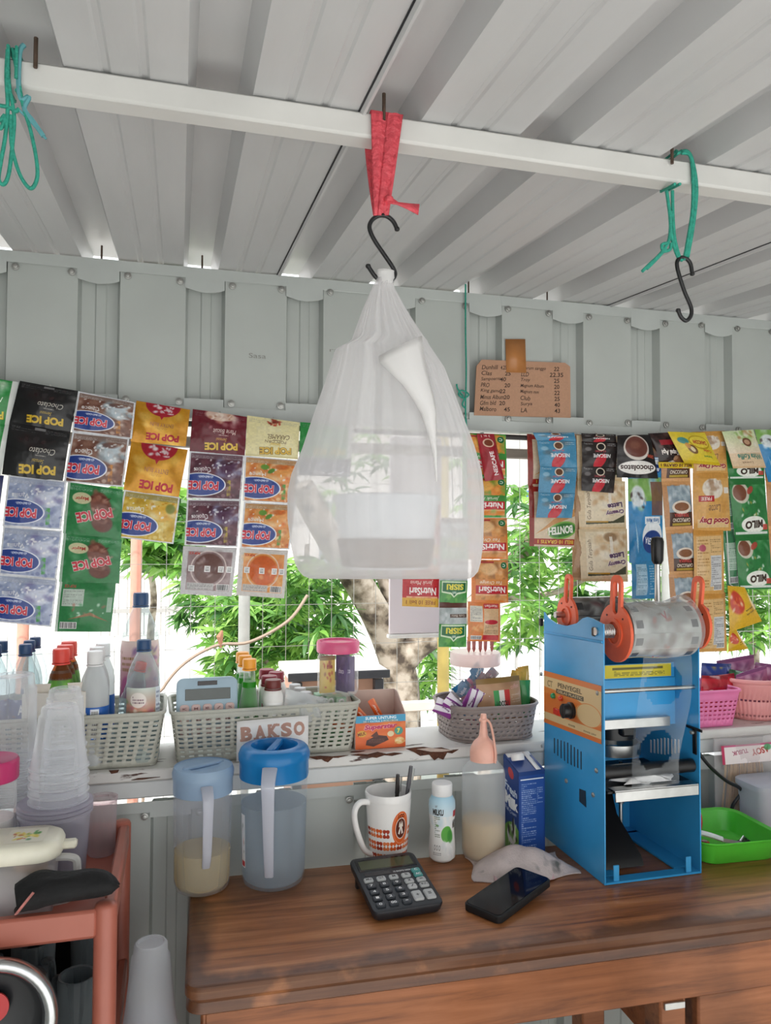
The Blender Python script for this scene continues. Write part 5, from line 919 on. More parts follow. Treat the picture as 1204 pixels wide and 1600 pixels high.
# ================================================================== DESK AND WHAT STANDS ON IT
TZ = .75
def woodmat(name, c0, c1, c2, rough=.3, sx=.9, grime=False):
    m = bpy.data.materials.new(name); m.use_nodes = True; nt = m.node_tree; L = nt.links.new; b = nt.nodes['Principled BSDF']
    tc = nt.nodes.new('ShaderNodeTexCoord'); mp = nt.nodes.new('ShaderNodeMapping'); mp.inputs['Scale'].default_value = (sx, 14, 14); L(tc.outputs['Object'], mp.inputs[0])
    n = nt.nodes.new('ShaderNodeTexNoise'); n.inputs['Scale'].default_value = 3.2; n.inputs['Detail'].default_value = 9; n.inputs['Roughness'].default_value = .62; n.inputs['Distortion'].default_value = .5; L(mp.outputs[0], n.inputs['Vector'])
    r = nt.nodes.new('ShaderNodeValToRGB'); e = r.color_ramp.elements; e[0].position = .3; e[0].color = lin(c0)+(1,); e[1].position = .72; e[1].color = lin(c2)+(1,); x = e.new(.5); x.color = lin(c1)+(1,); L(n.outputs[0], r.inputs[0])
    n2 = nt.nodes.new('ShaderNodeTexNoise'); n2.inputs['Scale'].default_value = 5; n2.inputs['Detail'].default_value = 6; L(tc.outputs['Object'], n2.inputs['Vector'])
    r2 = nt.nodes.new('ShaderNodeValToRGB'); r2.color_ramp.elements[0].position = .5; r2.color_ramp.elements[1].position = .78; L(n2.outputs[0], r2.inputs[0])
    mx = nt.nodes.new('ShaderNodeMix'); mx.data_type = 'RGBA'; mx.inputs[7].default_value = lin('#3a241a')+(1,); L(r.outputs[0], mx.inputs[6])
    k = nt.nodes.new('ShaderNodeMath'); k.operation = 'MULTIPLY'; k.inputs[1].default_value = .65; L(r2.outputs[0], k.inputs[0]); L(k.outputs[0], mx.inputs[0]); csrc = mx.outputs[2]
    if grime:      # dirt rubbed in along the front and left edges
        sp = nt.nodes.new('ShaderNodeSeparateXYZ'); L(tc.outputs['Object'], sp.inputs[0]); mins = nt.nodes.new('ShaderNodeMath'); mins.operation = 'MINIMUM'; L(sp.outputs['X'], mins.inputs[0]); L(sp.outputs['Y'], mins.inputs[1])
        mr_ = nt.nodes.new('ShaderNodeMapRange'); mr_.inputs['From Min'].default_value = .005; mr_.inputs['From Max'].default_value = .085; mr_.inputs['To Min'].default_value = 1; mr_.inputs['To Max'].default_value = 0; L(mins.outputs[0], mr_.inputs['Value'])
        n3 = nt.nodes.new('ShaderNodeTexNoise'); n3.inputs['Scale'].default_value = 13; n3.inputs['Detail'].default_value = 7; L(tc.outputs['Object'], n3.inputs['Vector']); ml_x = nt.nodes.new('ShaderNodeMath'); ml_x.operation = 'MULTIPLY'; L(mr_.outputs[0], ml_x.inputs[0]); L(n3.outputs[0], ml_x.inputs[1])
        r3 = nt.nodes.new('ShaderNodeValToRGB'); r3.color_ramp.elements[0].position = .24; r3.color_ramp.elements[1].position = .42; L(ml_x.outputs[0], r3.inputs[0]); m3 = nt.nodes.new('ShaderNodeMix'); m3.data_type = 'RGBA'; m3.inputs[7].default_value = lin('#3a251b')+(1,); L(csrc, m3.inputs[6]); k3 = nt.nodes.new('ShaderNodeMath'); k3.operation = 'MULTIPLY'; k3.inputs[1].default_value = .7; L(r3.outputs[0], k3.inputs[0]); L(k3.outputs[0], m3.inputs[0]); csrc = m3.outputs[2]
    L(csrc, b.inputs['Base Color'])
    rr = nt.nodes.new('ShaderNodeMapRange'); rr.inputs['To Min'].default_value = rough-.06; rr.inputs['To Max'].default_value = rough+.2; L(n2.outputs[0], rr.inputs['Value']); L(rr.outputs[0], b.inputs['Roughness'])
    bp = nt.nodes.new('ShaderNodeBump'); bp.inputs['Strength'].default_value = .12; bp.inputs['Distance'].default_value = .004; L(n.outputs[0], bp.inputs['Height']); L(bp.outputs[0], b.inputs['Normal']); return m
m_wood = woodmat('varnished_wood', '#6a3e24', '#a66a40', '#c2865a', .3, grime=True); m_wood2 = woodmat('varnished_wood_front', '#683c24', '#9a5e38', '#b0704a', .4)
desk = thing('wooden_desk', 'worn varnished brown wooden desk along the window wall', 'desk', (.018, 1.199, 0), (0, 0, -.034)); DW, DD = 1.9, .385
sec = [(DW-.02, DD-.02, .02, TZ-.046), (DW-.004, DD-.004, .024, TZ-.040), (DW-.012, DD-.012, .022, TZ-.026), (DW, DD, .026, TZ-.018), (DW, DD, .026, TZ-.007), (DW-.006, DD-.006, .024, TZ-.002), (DW-.016, DD-.016, .02, TZ)]
MB().rloft(sec, 5, (DW/2, DD/2, 0)).build('tabletop', m_wood, desk, ang=30)
MB().box((DW/2, .032, TZ-.092), (DW-.06, .02, .09), .003).build('apron', m_wood2, desk)
MB().box((.035, DD/2, TZ-.092), (.02, DD-.06, .09), .003).build('apron', m_wood2, desk)
for x, y in ((.05, .05), (.05, DD-.05), (.83, .05), (.83, DD-.05), (DW-.05, .05), (DW-.05, DD-.05)): MB().box((x, y, (TZ-.046)/2), (.052, .052, TZ-.046), .004).build('leg', m_wood2, desk)
MB().box((1.36, .036, .52), (.96, .022, .20), .004).build('drawer', m_wood2, desk); MB().box((1.36, .2, .52), (.94, .3, .19), .002).build('drawer_box', m_wood2, desk)
MB().box((.83, .021, TZ-.143), (.040, .006, .012), .001).build('metal_catch', m_steel, desk)
stool = thing('wooden_stool', 'brown wooden stool top just showing at the bottom edge before the desk', 'stool', (.68, .98, 0))
MB().rloft([(.40, .2, .02, .60), (.41, .21, .025, .605), (.41, .21, .025, .628), (.40, .2, .02, .632)], 4).build('seat', m_wood2, stool)
for sx in (-1, 1):
    for sy in (-1, 1): MB().loft([[(x+sx*q, y+sy*q*.42, z) for x, y in rrect(.03, .03, .004, 1)] for z, q in ((0, .17), (.6, .15))]).build('leg', m_wood2, stool)
def pitcher(name, label, loc, r0, r1, h, mbody, mlid, lidh, handle, liquid, fill, lidtop, hand, mh):
    t = thing(name, label, 'pitcher', loc)
    pr = [(0, .004), (r0*.8, 0), (r0*.93, .004), (r0, .018), (r0+(r1-r0)*.5, h*.5), (r1, h)]
    MB().lathe(pr, 36, caps=(True, False)).build('body', mbody, t, ang=50)
    lp = [(max(0, r0*.97-.002 if i > 1 else r0*.78), .006 if i < 2 else .02) for i in range(3)]
    f = fill/h; MB().lathe([(0, .006), (r0*.8, .006), (r0*.93, .012), (r0*.98, .022), (r0*.98+(r1-r0)*f, fill), (0, fill)], 32).build('liquid', liquid, t, ang=40)
    MB().lathe([(r1*1.012, h-lidh*.55), (r1*1.02, h-lidh*.5), (r1*1.02, h-.004), (r1*1.05, h), (r1*1.06, h+.010), (r1*1.0, h+.020)]+lidtop, 40).build('lid', mlid, t, ang=40)
    a = facing(loc)+hand; c, s = math.cos(a), math.sin(a)
    pts = smoothpath([(rr*c, rr*s, z) for rr, z in handle], 6)
    e = MB(); N = len(pts); sd = Vector((-s, c, 0)); rings = []
    for i, p in enumerate(pts):
        w = mh[0]+(mh[1]-mh[0])*i/(N-1); q = pts[min(i+1, N-1)]-pts[max(i-1, 0)]; nn = sd.cross(q.normalized()); rings.append([p+sd*w*x+nn*.004*y for x, y in ((1, .5), (.7, 1), (-.7, 1), (-1, .5), (-1, -.5), (-.7, -1), (.7, -1), (1, -.5))])
    e.loft(rings).build('handle', mbody if mh[2] is None else mh[2], t, ang=50); return t
m_pbl = clear('milky_blue_pitcher', '#f6f7fa', .26, .2, .06, '#eceef4', .5); m_hand = clear('milky_handle', '#eef0f6', .68, .3, .2, '#dfe1ea', .3)
p1 = pitcher('water_pitcher', 'milky pitcher with a pale blue lid and cloudy yellowish drink', (.053, 1.535, TZ+.001), .0525, .0550, .212, m_pbl, clear('pale_blue_lid', '#a9c4e0', .82, .35, .1, '#a9c3dc', .2), .055, [(.056, .205), (.078, .19), (.078, .16), (.07, .09), (.056, .06)], clear('cloudy_yellow_drink', '#e9dfbe', .7, .3, .2, '#f0dfae', .55), .075, [(.055, .23), (.038, .232), (.03, .229), (0, .228)], .12, (.011, .007, m_hand))
MB().box((0, 0, .2315), (.085, .012, .006), .002, Matrix.Rotation(.5, 3, 'Z')).build('lid_ridge', clear('pale_blue_lid', '#a9c4e0', .82, .35, .1, '#a9c3dc', .2), p1)
m_pcl = clear('clear_pitcher', '#f8fafb', .16, .06, .12, '#eef2f6', .4); m_bl = clear('bright_blue_lid', '#1f7fc4', .9, .22, .1, '#1f84c8', .15)
p2 = pitcher('water_pitcher', 'large clear pitcher of water with a bright blue screw lid', (.1885, 1.53, TZ+.001), .061, .0660, .238, m_pcl, m_bl, .062, [(.067, .236), (.092, .212), (.088, .17), (.078, .1), (.064, .035)], clear('pitcher_water', '#dfe8f0', .30, .05, .25, '#d0dae4', .5), .155, [(.062, .262), (.046, .264), (.043, .256), (.04, .243), (0, .24)], -.12, (.014, .008, m_hand))
MB().box((0, 0, .258), (.088, .016, .012), .003, Matrix.Rotation(1.2, 3, 'Z')).build('lid_grip', m_bl, p2)
pa = Art(64, 160, '#e9edf2'); pa.blobs(.2, .2, .8, .9, ['#3a5a4a', '#c03040', '#d8dfe6'], 9, .1, 5, .8); pa.rect(.1, .02, .9, .12, '#c0303a'); a = facing(p2.location)-1.15
patch([(.0618+.0025*k/4, .04+.1*k/4) for k in range(5)], a-.13, a+.13, 5).build('printed_decoration', pa.mat('pitcher_print', .4, 0), p2, fix=False)
# mug with pens
mug = thing('coffee_mug', 'tall white mug with an orange round emblem and petal pattern', 'mug', (.4265, 1.55, TZ+.001)); mr = lambda z: .0355+.0125*(z/.148)**.8
m_cer = mat('white_ceramic', '#efedea', .2)
MB().lathe([(0, .003), (.031, 0), (.0345, .004)]+[(mr(.148*k/8), max(.008, .148*k/8)) for k in range(1, 9)]+[(mr(.148)-.001, .150), (mr(.148)-.0035, .149), (mr(.1)-.0035, .1), (.033, .012), (0, .010)], 36).build('body', m_cer, mug, ang=50)
ha = facing(mug.location)-1.05; c, s = math.cos(ha), math.sin(ha)
MB().tube(smoothpath([(rr*c, rr*s, z) for rr, z in ((.043, .132), (.066, .134), (.078, .118), (.074, .085), (.056, .04), (.037, .026))], 6), .0075, 10, flat=.8).build('handle', m_cer, mug, ang=60)
ma = Art(420, 256, '#efedea')
for i in range(9):
    for j in range(3):
        cx, cy = .03+.118*i, .12+.2*j
        if j == 2 and .42 < cx < .85: continue
        col = ('#d9602c', '#e07a48', '#a83a24')[(i*2+j) % 3]
        for rot in (45, -45, 135, 225): ma.ell(cx+.029*math.cos(R(rot)), cy+.05*math.sin(R(rot)), .042, .034, col, 1, .15, rot if rot in (45, 225) else -45)
        ma.ell(cx, cy, .018, .03, '#efedea', 1, .2)
ma.ell(.63, .60, .155, .275, '#d9622c', 1, .02); ma.ring(.63, .60, .135, .24, .03, '#f2e9e2'); ma.ell(.63, .60, .095, .165, '#5a2a20', 1, .03); ma.ring(.63, .60, .095, .165, .07, '#f0e4da')
ma.text('J.CO', .63, .79, .12, .08, '#3a1c16', 0, .04); ma.poly([(.58, .52), (.63, .68), (.68, .52), (.65, .5), (.63, .6), (.61, .5)], '#f0e4da'); ma.poly([(.59, .62), (.60, .72), (.62, .66), (.63, .74), (.64, .66), (.66, .72), (.67, .62)], '#e8dccf')
a = facing(mug.location)+.25; patch([(mr(.01+.125*k/8)+.0006, .01+.125*k/8) for k in range(9)], a-1.45, a+1.45, 30).build('printed_pattern', ma.mat('mug_print', .25, 0), mug, fix=False)
for i, (dx, dy, tx, ty, m, lab) in enumerate(((.016, .006, .006, 0, '#2b2624', 'dark pen standing upright in the white mug'), (.022, -.004, .022, 0, '#5b5a5e', 'grey pen leaning right in the white mug'))):
    pn = thing('pen', lab, 'pen', (mug.location.x+dx, 1.55+dy, TZ+.014)); q = Vector((tx, ty, .155)).normalized(); L_ = (.165, .185)[i]
    MB().tube([q*0, q*.01, q*(L_-.04), q*(L_-.038), q*L_], [.001, .0035, .0045, .005, .004], 8).build('barrel', mat('pen_dark', m, .4), pn, ang=50)
    MB().tube([q*(L_-.035)+Vector((.006, -.002, 0)), q*(L_-.005)+Vector((.007, -.002, 0))], .0018, 6).build('clip', m_steel, pn)
# small milk bottle
mka = Art(400, 300, '#eef0ee'); mka.grad(.7, 1, '#dbeaf0', '#a8cfe2'); mka.blobs(0, .5, 1, .75, ['#dfeaf0', '#cfe3ec'], 14, .1, 2, .5); mka.ell(.62, .42, .15, .13, '#5fae48', 1, .08, 20); mka.ell(.72, .38, .1, .12, '#3f9438', .9, .3); mka.blobs(.48, .05, .95, .3, ['#e2e6e8', '#f8f9f9'], 14, .08, 5, .7)
mka.text('MILKU', .40, .77, .27, .10, '#22201f', 0, .045); mka.text('UHT', .36, .86, .06, .035, '#6a6a70', 0, .01); mka.lines(.30, .36, .45, .71, 11, '#5a6a50', 4); mka.text('bebas', .38, .56, .08, .04, '#4d8a3a', 0, .03)
for x in (.32, .38, .44): mka.ring(x, .2, .018, .035, .2, '#6a6a6a')
mka.lines(.28, .08, .48, .13, 2, '#7a7a7a', 6); mka.rect(.80, .68, .96, .78, '#b5303a'); mka.text('MILKU', .9, .56, .2, .14, '#22201f', 0, .05)
mb2 = thing('milk_bottle', 'small white milk bottle with a white cap and green leaf label on the desk', 'bottle', (.5425, 1.545, TZ+.001)); mpf = [(0, .003), (.021, 0), (.0265, .006), (.0275, .02), (.0255, .05), (.0245, .065), (.0265, .09), (.0275, .110), (.0265, .122), (.021, .133), (.0195, .136)]
MB().lathe(mpf, 28).build('body', mwb, mb2, ang=50); MB().lathe([(.021, .134), (.0215, .137), (.0215, .154), (.0205, .1575), (0, .158)], 30).build('cap', mwhite, mb2, ang=40)
a = facing(mb2.location); patch([(x+.0006, z) for x, z in mpf[2:-1]], a-1.6, a+1.6, 26).build('label', mka.mat('leaf_milk_label', .35, 0), mb2, fix=False)
# squeeze bottle
sq = thing('squeeze_bottle', 'tall milky squeeze bottle with a peach pink nozzle and cream liquid', 'bottle', (.6325, 1.537, TZ+.001)); m_sq = clear('milky_squeeze_plastic', '#f8f9f9', .34, .2, .12, '#eef1f2', .45)
sqp = [(0, .003), (.037, 0), (.043, .004), (.0455, .014), (.0455, .172), (.043, .184), (.032, .196), (.026, .202), (.026, .208)]
MB().lathe(sqp, 34).build('body', m_sq, sq, ang=50); MB().lathe([(0, .004), (.037, .004), (.0435, .014), (.0435, .078), (0, .078)], 32).build('liquid', clear('cream_liquid', '#efe0c2', .93, .3, .1, '#f6dcae', .4), sq)
m_pch = mat('peach_plastic', '#eeb5a2', .4); MB().lathe([(.0285, .2), (.029, .216), (.027, .228), (.021, .239), (.013, .246), (.0095, .252), (.0075, .270), (.006, .281), (.0095, .282), (.0095, .286), (.007, .288), (.006, .297), (0, .298)], 26).build('nozzle', m_pch, sq, ang=40)
a = facing(sq.location)+.9; MB().tube(smoothpath([(.006*math.cos(a), .006*math.sin(a), .287), (.018*math.cos(a), .018*math.sin(a), .280), (.026*math.cos(a), .026*math.sin(a), .255), (.0315*math.cos(a), .0315*math.sin(a), .225), (.031*math.cos(a), .031*math.sin(a), .20)], 5), .0025, 7).build('cap_strap', m_pch, sq)
# milk carton
ct = thing('milk_carton', 'blue and white milk carton with a screw cap between squeeze bottle and machine', 'carton', (.7335, 1.553, TZ+.001), (0, 0, .10)); cw2 = .064
cb_ = MB(); hh = .196; k = cw2/2
cb_.add([(-k, -k, 0), (k, -k, 0), (k, k, 0), (-k, k, 0), (-k, -k, hh-.022), (k, -k, hh-.022), (k, k, hh), (-k, k, hh)], [(0, 1, 2, 3)[::-1], (4, 5, 6, 7), (0, 1, 5, 4), (1, 2, 6, 5), (2, 3, 7, 6), (3, 0, 4, 7)]).build('body', mat('blue_carton', '#1f3f80', .35), ct)
cr = Art(160, 400, '#1f458c'); cr.rect(.06, .02, .95, .90, '#274f9a'); cr.rect(.06, .895, .95, .91, '#e8ecf2'); cr.lines(.1, .04, .66, .86, 34, '#b9c8e4', 3, .9); cr.lines(.7, .6, .92, .8, 8, '#b9c8e4', 5); cr.rect(.0, .95, 1, 1, '#1a3a78')
MB().quad((-k, -k-.0006, 0), (k, -k-.0006, 0), (k, -k-.0006, hh-.022), (-k, -k-.0006, hh-.022)).build('printed_side', cr.mat('carton_side_print', .35, 0), ct, fix=False)
cl = Art(160, 400, '#1d3f86'); cl.text('Fresh', .5, .72, .8, .09, '#dfe8f4', 0, .03); cl.text('Milk', .55, .58, .85, .14, '#f6f8fb', 0, .06); cl.text('Full Cream', .5, .47, .7, .04, '#dfe6f2', 0, .01); cl.ell(.6, .12, .6, .24, '#6fae4a', 1, .05); cl.ell(.55, .2, .3, .12, '#f2f4f6', 1, .05); cl.blobs(.3, .08, .95, .36, ['#f4f6f6', '#20201f', '#7dbb54'], 24, .1, 6, .9); cl.ell(.5, .9, .2, .06, '#c0303c', 1, .1)
MB().quad((-k-.0006, k, 0), (-k-.0006, -k, 0), (-k-.0006, -k, hh-.024), (-k-.0006, k, hh-.002)).build('printed_side', cl.mat('carton_front_print', .35, 0), ct, fix=False)
MB().add([(k-.02, -k+.001, hh-.0205), (k-.009, -k+.001, hh-.0205), (k-.009, k-.002, hh+.0012), (k-.02, k-.002, hh+.0012)], [(0, 1, 2, 3)]).add([(-k+.003, k-.014, hh-.004), (k-.003, k-.014, hh-.004), (k-.003, k-.002, hh+.001), (-k+.003, k-.002, hh+.001)], [(0, 1, 2, 3)]).build('white_fold', mwhite, ct, fix=False, solid=.001)
MB().lathe([(.014, 0), (.0145, .002), (.0145, .012), (.0135, .0135), (0, .0135)], 20).build('cap', mwhite, ct, (-.012, .004, hh-.0085), (R(-18), 0, 0))
MB().text if 0 else None
# desk calculator
cc = thing('desk_calculator', 'black desk calculator with grey and green keys and olive display', 'calculator', (.402, 1.316, TZ+.001), (0, 0, .055)); CT = R(9.5); CM = Matrix.Rotation(CT, 4, 'X'); cwid, clen = .134, .170
m_cal = mat('charcoal_plastic', '#22252a', .45, 0, .06, 60)
cp = bpy.data.objects.new('case', None)
def calc(mb, name, m, parent=cc): mb.v = [tuple(CM @ Vector(p)) for p in mb.v]; return mb.build(name, m, parent, ang=40)
calc(MB().loft([[(x*(1+q), y*(1+q)+clen/2, z) for x, y in rrect(cwid-.006, clen-.006, .012, 4)] for z, q in ((.002, -.03), (.006, 0), (.017, .03), (.020, .015), (.021, -.02))]), 'case', m_cal)
for sx in (-.05, .05): MB().box((sx, clen*math.cos(CT)-.025, .017), (.016, .01, .034), .002).build('foot', m_cal, cc)
calc(MB().box((0, clen-.03, .0212), (.106, .028, .002), .0008), 'display', mat('olive_lcd', '#4b4f36', .15)); calc(MB().box((0, clen-.03, .0208), (.116, .038, .0016), .0006), 'display_bezel', mat('dark_bezel', '#101214', .15))
calc(MB().box((-.026, clen-.060, .0212), (.05, .010, .0012), .0004), 'solar_cell', mat('solar_cell', '#2b2729', .2))
mkd, mkg, mkt = mat('dark_key', '#30343a', .4), mat('grey_key', '#b9bab9', .4), mat('teal_key', '#4f9a94', .4); mink, mink2 = mat('white_ink', '#eeeeee', .5), mat('dark_ink', '#3a3a3a', .5)
KEYS = [('7', 0, 3, 0), ('8', 1, 3, 0), ('9', 2, 3, 0), ('4', 0, 2, 0), ('5', 1, 2, 0), ('6', 2, 2, 0), ('1', 0, 1, 0), ('2', 1, 1, 0), ('3', 2, 1, 0), ('0', 0, 0, 0), ('00', 1, 0, 0), ('.', 2, 0, 0), ('MU', 0, 4, 1), ('GT', 1, 4, 1), ('M', 2, 4, 1), ('%', 3, 4, 1), ('C', 3.95, 4.6, 2), ('AC', 3.95, 3.85, 2), ('x', 3, 3, 1), ('/', 3, 2.1, 1), ('-', 3.95, 3, 1), ('+/-', 3.95, 2.1, 1), ('+', 3, .6, 3), ('=', 3.95, .6, 3)]
for st, i, jj, kd in KEYS:
    kw, kh = (.0175, .0125) if kd != 3 else (.0185, .026); x, y = -.049+.0245*i, .018+.0185*jj
    kb = MB().rloft([(kw, kh, .003, .020), (kw, kh, .003, .0232), (kw-.003, kh-.003, .002, .0248)], 2, (x, y, 0)); ko = calc(kb, 'key', (mkd, mkg, mkt, mkg)[kd])
    lt = letters(st, .004*len(st)+.002, .006 if st not in '.-' else .0022); lt.v = [tuple(CM @ Vector((a+x, b+y, .02505))) for a, b, z in lt.v]; lt.build('numeral', mink if kd in (0, 2) else mink2, ko, fix=False)
lt = letters('12 DIGITS DESKTOP', .045, .004); lt.v = [tuple(CM @ Vector((a+.028, b+clen-.060, .02135))) for a, b, z in lt.v]; lt.build('lettering', mink, cc, fix=False)
# phone
ph = thing('smartphone', 'black smartphone lying face up, one end resting on the cloth', 'phone', (.598, 1.333, TZ+.0165), (0, R(-4.8), R(31)))
MB().loft([[(x, y, z) for x, y in rrect(.170-q, .080-q, .010, 5)] for z, q in ((-.0095, .006), (-.0075, 0), (.0035, 0), (.0055, .003))]).build('case', mat('black_rubber_case', '#0e0f12', .5), ph)
MB().loft([[(x, y, z) for x, y in rrect(.164, .074, .008, 5)] for z in (.0052, .0062)]).build('screen', mat('dark_glass_screen', '#07080c', .06), ph); MB().box((.02, -.0392, -.002), (.03, .002, .004), .0008).build('button', m_dark, ph)
# cloth
def clothf(u, v):
    x = (u-.5)*.205; y = (v-.5)*.125; r = math.sqrt((2*u-1)**2+(2*v-1)**2*.8)
    h = .034*max(0, 1-r**2.2)+(.007*abs(math.sin(5*u+4*v))+.006*abs(math.sin(9*u-5*v+1)))*max(0, 1.1-r)
    w = .012*math.sin(7*u+1)*(v < .3)*(.3-v)/.3
    return (x*(1+.10*math.sin(5*v+1)), y*(1+.14*math.sin(6*u))-.01*math.sin(PI*u)+w, max(.0015, h))
cth = thing('wiping_cloth', 'crumpled pinkish white cloth with dark stains beside the phone', 'cloth', (.683, 1.466, TZ), (0, 0, R(-6)))
cm = mat('worn_cloth', '#cbbcb8', .9, 0, .10, 30, .3, 300).copy(); cm.name = 'stained_cloth'
nt = cm.node_tree; b = nt.nodes['Principled BSDF']; src = b.inputs['Base Color'].links[0].from_socket; tc = nt.nodes.new('ShaderNodeTexCoord'); n = nt.nodes.new('ShaderNodeTexNoise'); n.inputs['Scale'].default_value = 22; nt.links.new(tc.outputs['Object'], n.inputs['Vector'])
r = nt.nodes.new('ShaderNodeValToRGB'); r.color_ramp.elements[0].position = .62; r.color_ramp.elements[1].position = .72; nt.links.new(n.outputs[0], r.inputs[0]); mx = nt.nodes.new('ShaderNodeMix'); mx.data_type = 'RGBA'; mx.inputs[7].default_value = lin('#6a6a66')+(1,); nt.links.new(src, mx.inputs[6]); nt.links.new(r.outputs[0], mx.inputs[0]); nt.links.new(mx.outputs[2], b.inputs['Base Color'])
MB().grid(clothf, 40, 28).build('upper_fold', cm, cth, fix=False, ang=180, solid=.002)
MB().grid(lambda u, v: ((u-.5)*.12-.012, -.066+.05*v+.006*math.sin(6*u), .003+.012*math.sin(PI*v)*(.6+.4*math.sin(7*u))), 24, 12).build('lower_fold', mat('pink_cloth', '#c9a8aa', .9, 0, .25, 40), cth, fix=False, ang=180, solid=.003)
# ---- right end of the desk
gt_ = thing('green_tray', 'bright green plastic basin at the right end of the desk', 'tray', (1.147, 1.452, TZ+.001), (0, 0, -.05)); m_grn = mat('bright_green_plastic', '#55c43a', .35)
MB().rloft([(.165, .155, .03, 0), (.17, .16, .03, .002), (.19, .182, .035, .044), (.202, .194, .04, .047), (.202, .194, .04, .043)], 6, caps=(True, False)).build('basin', m_grn, gt_, fix=True, solid=.0022)
tx, ty = 1.142, 1.45
rd = mat('red_plastic', '#d0453c', .35)
sc_ = thing('red_scoop', 'coral red plastic bowl scoop in the back of the green basin', 'scoop', (tx-.052, ty+.066, TZ+.052), (R(62), 0, R(12)))
MB().lathe([(0, 0), (.036, .003), (.050, .012), (.053, .02)], 24, caps=(True, False)).build('bowl', rd, sc_, solid=.002); MB().tube([(-.045, .0, .012), (-.02, -.045, .018)], .006, 8).build('handle', rd, sc_)
kn = thing('kitchen_knife', 'knife with a white handle lying in the green basin', 'knife', (tx-.035, ty-.03, TZ+.030), (0, R(5), R(-28)))
MB().tube(smoothpath([(-.06, 0, .008), (-.02, 0, .012), (.02, 0, .006)], 5), [.009]*11, 8, flat=.6).build('handle', mwhite, kn, ang=60); MB().prism([(.018, -.012), (.09, -.010), (.105, .004), (.018, .010)], .004, .0055, 'Z').build('blade', m_steel, kn)
for i, (dx, dy, rz, lab) in enumerate(((-.062, -.03, .5, 'red peeler lying at the left of the green basin'), (-.03, -.055, .1, 'red bottle opener near the front of the green basin'), (.0, -.06, -.3, 'red clip beside the black clip in the green basin'))):
    q = thing('red_utensil', lab, 'utensil', (tx+dx, ty+dy, TZ+.012), (0, 0, rz)); MB().rloft([(.05, .016, .006, 0), (.055, .02, .008, .008), (.05, .016, .006, .014)], 3).build('body', rd, q); MB().lathe([(.005, .014), (.006, .017), (0, .018)], 10).build('rivet', m_steel, q, (.015, 0, 0))
q = thing('black_clip', 'small black clip in the green basin right of the knife', 'clip', (tx+.035, ty-.03, TZ+.01), (0, 0, .3)); MB().rloft([(.06, .014, .005, 0), (.06, .016, .006, .009), (.05, .012, .004, .012)], 3).build('body', m_dark, q); MB().tube([(.0, 0, .012), (.012, 0, .02), (.024, 0, .012)], .002, 6).build('spring', m_steel, q)
wbx = thing('white_food_box', 'milky white plastic food box at the right edge behind the basin', 'box', (1.352, 1.508, TZ+.001), (0, 0, .0)); m_mb = clear('milky_box_plastic', '#e9eaf0', .72, .35, .2, '#dcdde4', .3)
MB().rloft([(.15, .085, .02, 0), (.16, .092, .02, .1)], 5).build('body', m_mb, wbx); MB().rloft([(.168, .1, .022, .1), (.168, .1, .022, .112), (.155, .09, .02, .116)], 5).build('lid', m_mb, wbx)
# skewer bag
X_ = lambda px, py, Y: onY(px, py, Y)
sb = thing('skewer_bag', 'clear bag of bamboo skewers with a red and white header leaning on the wall', 'bag', (X_(1163, 1270, 1.585).x, 1.582, TZ+.001), (R(-1), 0, 0)); w, h = .170, .195
m_bag = clear('skewer_bag_film', '#f8f6f6', .16, .08, .5, '#eeeaea')
bagmesh = crumple(lambda u, v: ((u-.5)*w, -.016*math.sin(PI*u)-.001, v*h), 14, 12, .006, 9); bagmesh.grid(lambda u, v: ((.5-u)*w, .012*math.sin(PI*u)+.001, v*h), 8, 8); bagmesh.build('bag_film', m_bag, sb, fix=False, ang=60)
ha_ = Art(256, 90, '#eee2e0'); ha_.rect(0, .9, 1, 1, '#c05a80'); ha_.rect(0, 0, .05, 1, '#c02f5a'); ha_.rect(.95, 0, 1, 1, '#c02f5a'); ha_.text('ASOY', .72, .6, .34, .36, '#b54a44', 190, .04); ha_.text('TUSUK', .34, .6, .3, .24, '#a8506a', 188, .03); ha_.ell(.86, .78, .08, .2, '#3f9a5a', .8, .3)
MB().quad((-.076, -.0185, h*.70), (.076, -.0185, h*.70), (.076, -.014, h*.92), (-.076, -.014, h*.92)).build('header_card', ha_.mat('skewer_header', .4, .1), sb, fix=False)
gk_ = random.Random(8); mbam = mat('bamboo_stick', '#cfa878', .6, 0, .25, 70); stick0 = MB().tube([(0, 0, 0), (0, 0, .145), (0, 0, .152)], [.0014, .0014, .0003], 6).build('skewer', mbam, sb, (-.07, -.004, .004), (0, .1, 0))
for i in range(60):
    c = stick0.copy(); sc.collection.objects.link(c); c.location = (-.066+.13*(i/60)+gk_.uniform(-.002, .002), gk_.uniform(-.009, .005), .004); c.rotation_euler = (gk_.uniform(-.04, .04), .16-.32*(i/60)+gk_.uniform(-.05, .05), 0); c.scale = (1, 1, gk_.uniform(.80, .92))
# power cable
cb2 = MB().tube(smoothpath([tuple(onY(1088, 1172, 1.50)), tuple(onY(1108, 1197, 1.50)), tuple(onY(1133, 1219, 1.51)), tuple(onY(1158, 1235, 1.535)), (1.262, 1.545, .80), (1.255, 1.552, .757), (1.24, 1.558, .7565)], 6), .0042, 8)
tag(cb2.build('power_cable', m_dark, ang=60), 'thick black power cable running from the blue machine past the skewer bag', 'cable')
